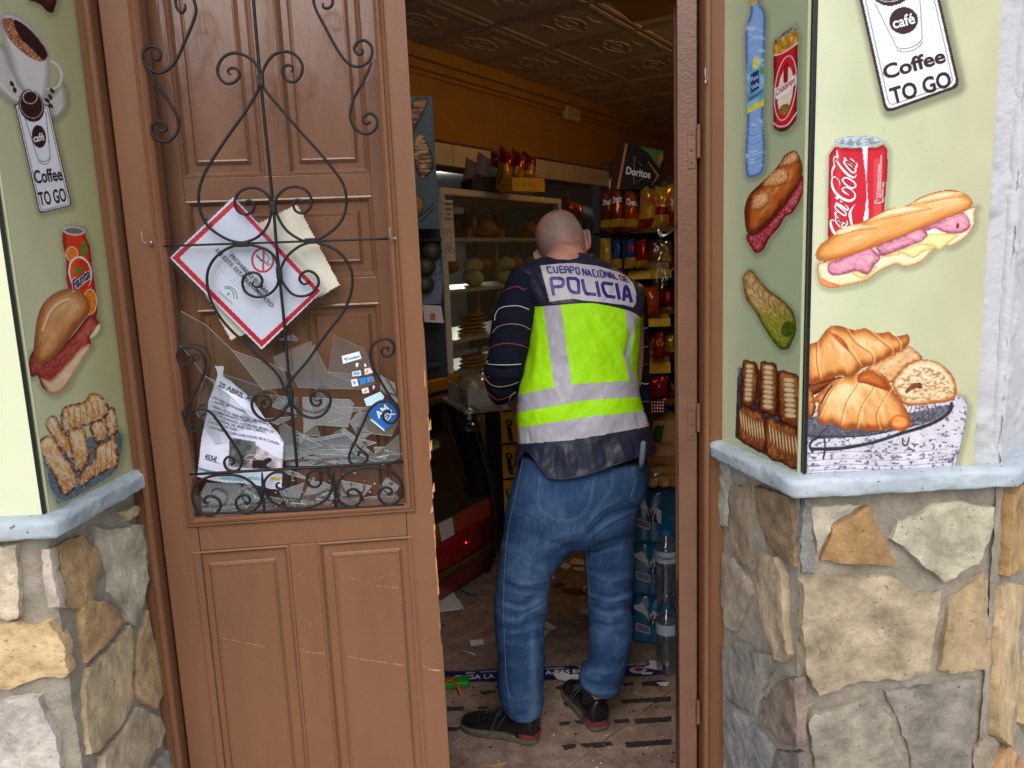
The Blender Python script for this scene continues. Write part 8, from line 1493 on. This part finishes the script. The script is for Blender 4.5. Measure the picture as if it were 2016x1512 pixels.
# blue tape with lettering
t = E('printed_tape', onfloor(1090, 1325, .0), 'dark blue tape with white lettering across the floor behind the feet', 'tape'); q = MB(); X = np.linspace(866, 1312, 60); yt = 1322-(X-866)*.042+np.sin(X*.05)*1; yb = 1345-(X-866)*.038+np.sin(X*.07+1)*1.2; q.grid([onfloor(X, yt, .005), onfloor(X, (yt+yb)/2, .0065), onfloor(X, yb, .005)]); q.build('tape', mat('navy_tape', (34, 34, 96), .35, .1, 30), t, smooth=True)
fl = lambda x, y: onfloor(x, y, .0085)
for s_, a, b, h, up in (('ENGA LA', (897, 1338), (974, 1335), 8, 0), ('A PAS', (1073, 1328), (1122, 1326), 8, 0), ('EGU', (1128, 1326), (1165, 1324), 8, 0), ('DAN', (918, 1327), (934, 1326), 3.5, 0), ('ORTIPAN', (1236, 1311), (1272, 1309), 4, 0), ('CONFITERIA PANADERIA', (945, 1324), (1010, 1321), 2.4, 0), ('PANADERIA', (1074, 1318), (1112, 1316), 2.4, 0), ('CRUZA', (1140, 1315), (1162, 1313), 3.5, 0)): put_text('lettering', s_, a, b, h, fl, m_white, t, .02)
e_ = np.array(el(1256, 1319, 17, 6.5)); decal('emblem', e_, lambda x, y: onfloor(x, y, .008), mat('emblem_pale', (196, 190, 200), .4), t); decal('emblem', el(1258, 1318, 9, 3.6), lambda x, y: onfloor(x, y, .0088), mat('emblem_red', (150, 40, 50), .4), t)
# black grip strips
m_grip = mat('black_grip_tape', (48, 45, 46), .85, .3, 120, .8, 300); GG = 'black grip strips on the entrance tiles'
def strip(P, lab):
    P = np.array(P, float); out = []
    for i in range(len(P)):
        a, b = P[i], P[(i+1) % len(P)]; n = max(1, int(np.linalg.norm(b-a)/7))
        for k in range(n): p = a+(b-a)*k/n; out.append(p+(RNG.random(2)-.5)*(1.4, 1.8))
    out = np.array(out); V = onfloor(out[:, 0], out[:, 1], .0026); n = len(V); q = MB(); W = V-np.array([0, 0, .003]); q.add(np.vstack([V, W]), [tuple(range(n))]+[(i, (i+1) % n, n+(i+1) % n, n+i) for i in range(n)]); o = q.build('grip_strip', m_grip, None, fix=True); tag(o, lab, 'grip strip', GG)
for P, lab in (([(1222, 1377), (1322, 1371), (1322, 1380), (1224, 1384)], 'long black grip strip just behind the right shoe'), ([(1208, 1417), (1238, 1414), (1240, 1421), (1209, 1424)], 'short black grip piece touching the right heel'), ([(1248, 1416), (1322, 1410), (1322, 1419), (1250, 1424)], 'black grip strip to the right of the heel'), ([(1230, 1461), (1322, 1455), (1322, 1464), (1232, 1471)], 'nearest full black grip strip at the bottom right'), ([(1106, 1466), (1134, 1464), (1132, 1471), (1112, 1476)], 'torn grip piece at the left of the nearest row'), ([(1142, 1464), (1176, 1461), (1200, 1460), (1206, 1466), (1180, 1471), (1150, 1469)], 'torn grip piece in the middle of the nearest row'),
    ([(1100, 1422), (1122, 1420), (1120, 1426), (1104, 1428)], 'worn grip fragment left of the right shoe'), ([(1130, 1418), (1156, 1420), (1154, 1426), (1136, 1424)], 'worn grip fragment beside the right shoe'), ([(1092, 1352), (1112, 1349), (1138, 1350), (1136, 1355), (1096, 1357)], 'worn strip between the shoes, in front of the torn paper'), ([(1226, 1345), (1248, 1343), (1248, 1348), (1228, 1350)], 'short worn strip right of the right ankle'), ([(1262, 1343), (1300, 1339), (1318, 1342), (1300, 1349), (1266, 1349)], 'dark smeared strip in front of the water bottle'), ([(878, 1392), (914, 1391), (912, 1398), (880, 1399)], 'worn grip fragment at the door edge beside the left shoe'), ([(876, 1432), (910, 1430), (900, 1438), (878, 1440)], 'worn grip fragment below the toe of the left shoe'), ([(944, 1362), (976, 1359), (974, 1363), (950, 1366)], 'thin worn strip above the left shoe'), ([(940, 1392), (962, 1390), (958, 1395), (942, 1396)], 'tiny worn strip above the toe of the left shoe'), ([(1108, 1383), (1138, 1379), (1136, 1386), (1114, 1390)], 'frayed grip fragment left of the right trouser hem')): strip(P, lab)
# green packet with orange ribbon
t = E('green_packet', onfloor(900, 1352, 0), 'small green packet with orange ribbon beside the door edge', 'packet'); c = onfloor(902, 1352, 0); q = MB(); q.box(Fr(c, (1, .05, 0)), -.06, .045, .002, .03, -.03, .02); q.build('packet', mat('green_plastic', (30, 140, 50), .3), t, bevel=.008)
q = MB(); q.tube(catmull([c+np.array(p) for p in ((-.06, .0, .034), (-.02, -.02, .036), (.0, -.04, .03), (.015, -.07, .004))], 5), .005, 6, flat=.3); q.tube(catmull([c+np.array(p) for p in ((-.07, -.02, .02), (-.03, -.02, .04), (-.01, .0, .04))], 5), .006, 6, flat=.3); q.build('ribbon', mat('orange_ribbon', (226, 86, 20), .4), t, smooth=True)

# small debris: glass chips and crumbs on the floor
q = MB(); random.seed(21)
for k in range(260):
    x, y = random.uniform(-.45, .75), 2.05+random.random()**1.5*2.0; r_ = random.uniform(.0015, .0055); t_ = random.uniform(0, 6); z = .0015
    q.add([(x+r_*math.cos(t_+u), y+r_*math.sin(t_+u), z) for u in (0, 1.7, 3.9)]+[(x, y, z+r_*.7)], [(0, 1, 3), (1, 2, 3), (2, 0, 3), (0, 2, 1)])
tag(q.build('debris', mat('pale_chips', (190, 188, 180), .3, .3, 200)), 'small pale glass chips and crumbs scattered over the shop floor tiles', 'debris', kind='stuff')
q = MB()
for k in range(120):
    x, y = random.uniform(-.45, .75), 2.05+random.random()**1.3*1.8; r_ = random.uniform(.003, .010); t_ = random.uniform(0, 6)
    q.add([(x+r_*random.uniform(.5, 1)*math.cos(t_+u), y+r_*random.uniform(.4, 1)*math.sin(t_+u), .0022) for u in np.linspace(0, 6.28, 8)[:-1]], [tuple(range(7))])
tag(q.build('dirt', mat('dark_dirt', (62, 50, 44), .95, .2, 200), fix=False), 'dark dirt spots trodden into the shop floor tiles', 'dirt', kind='stuff')
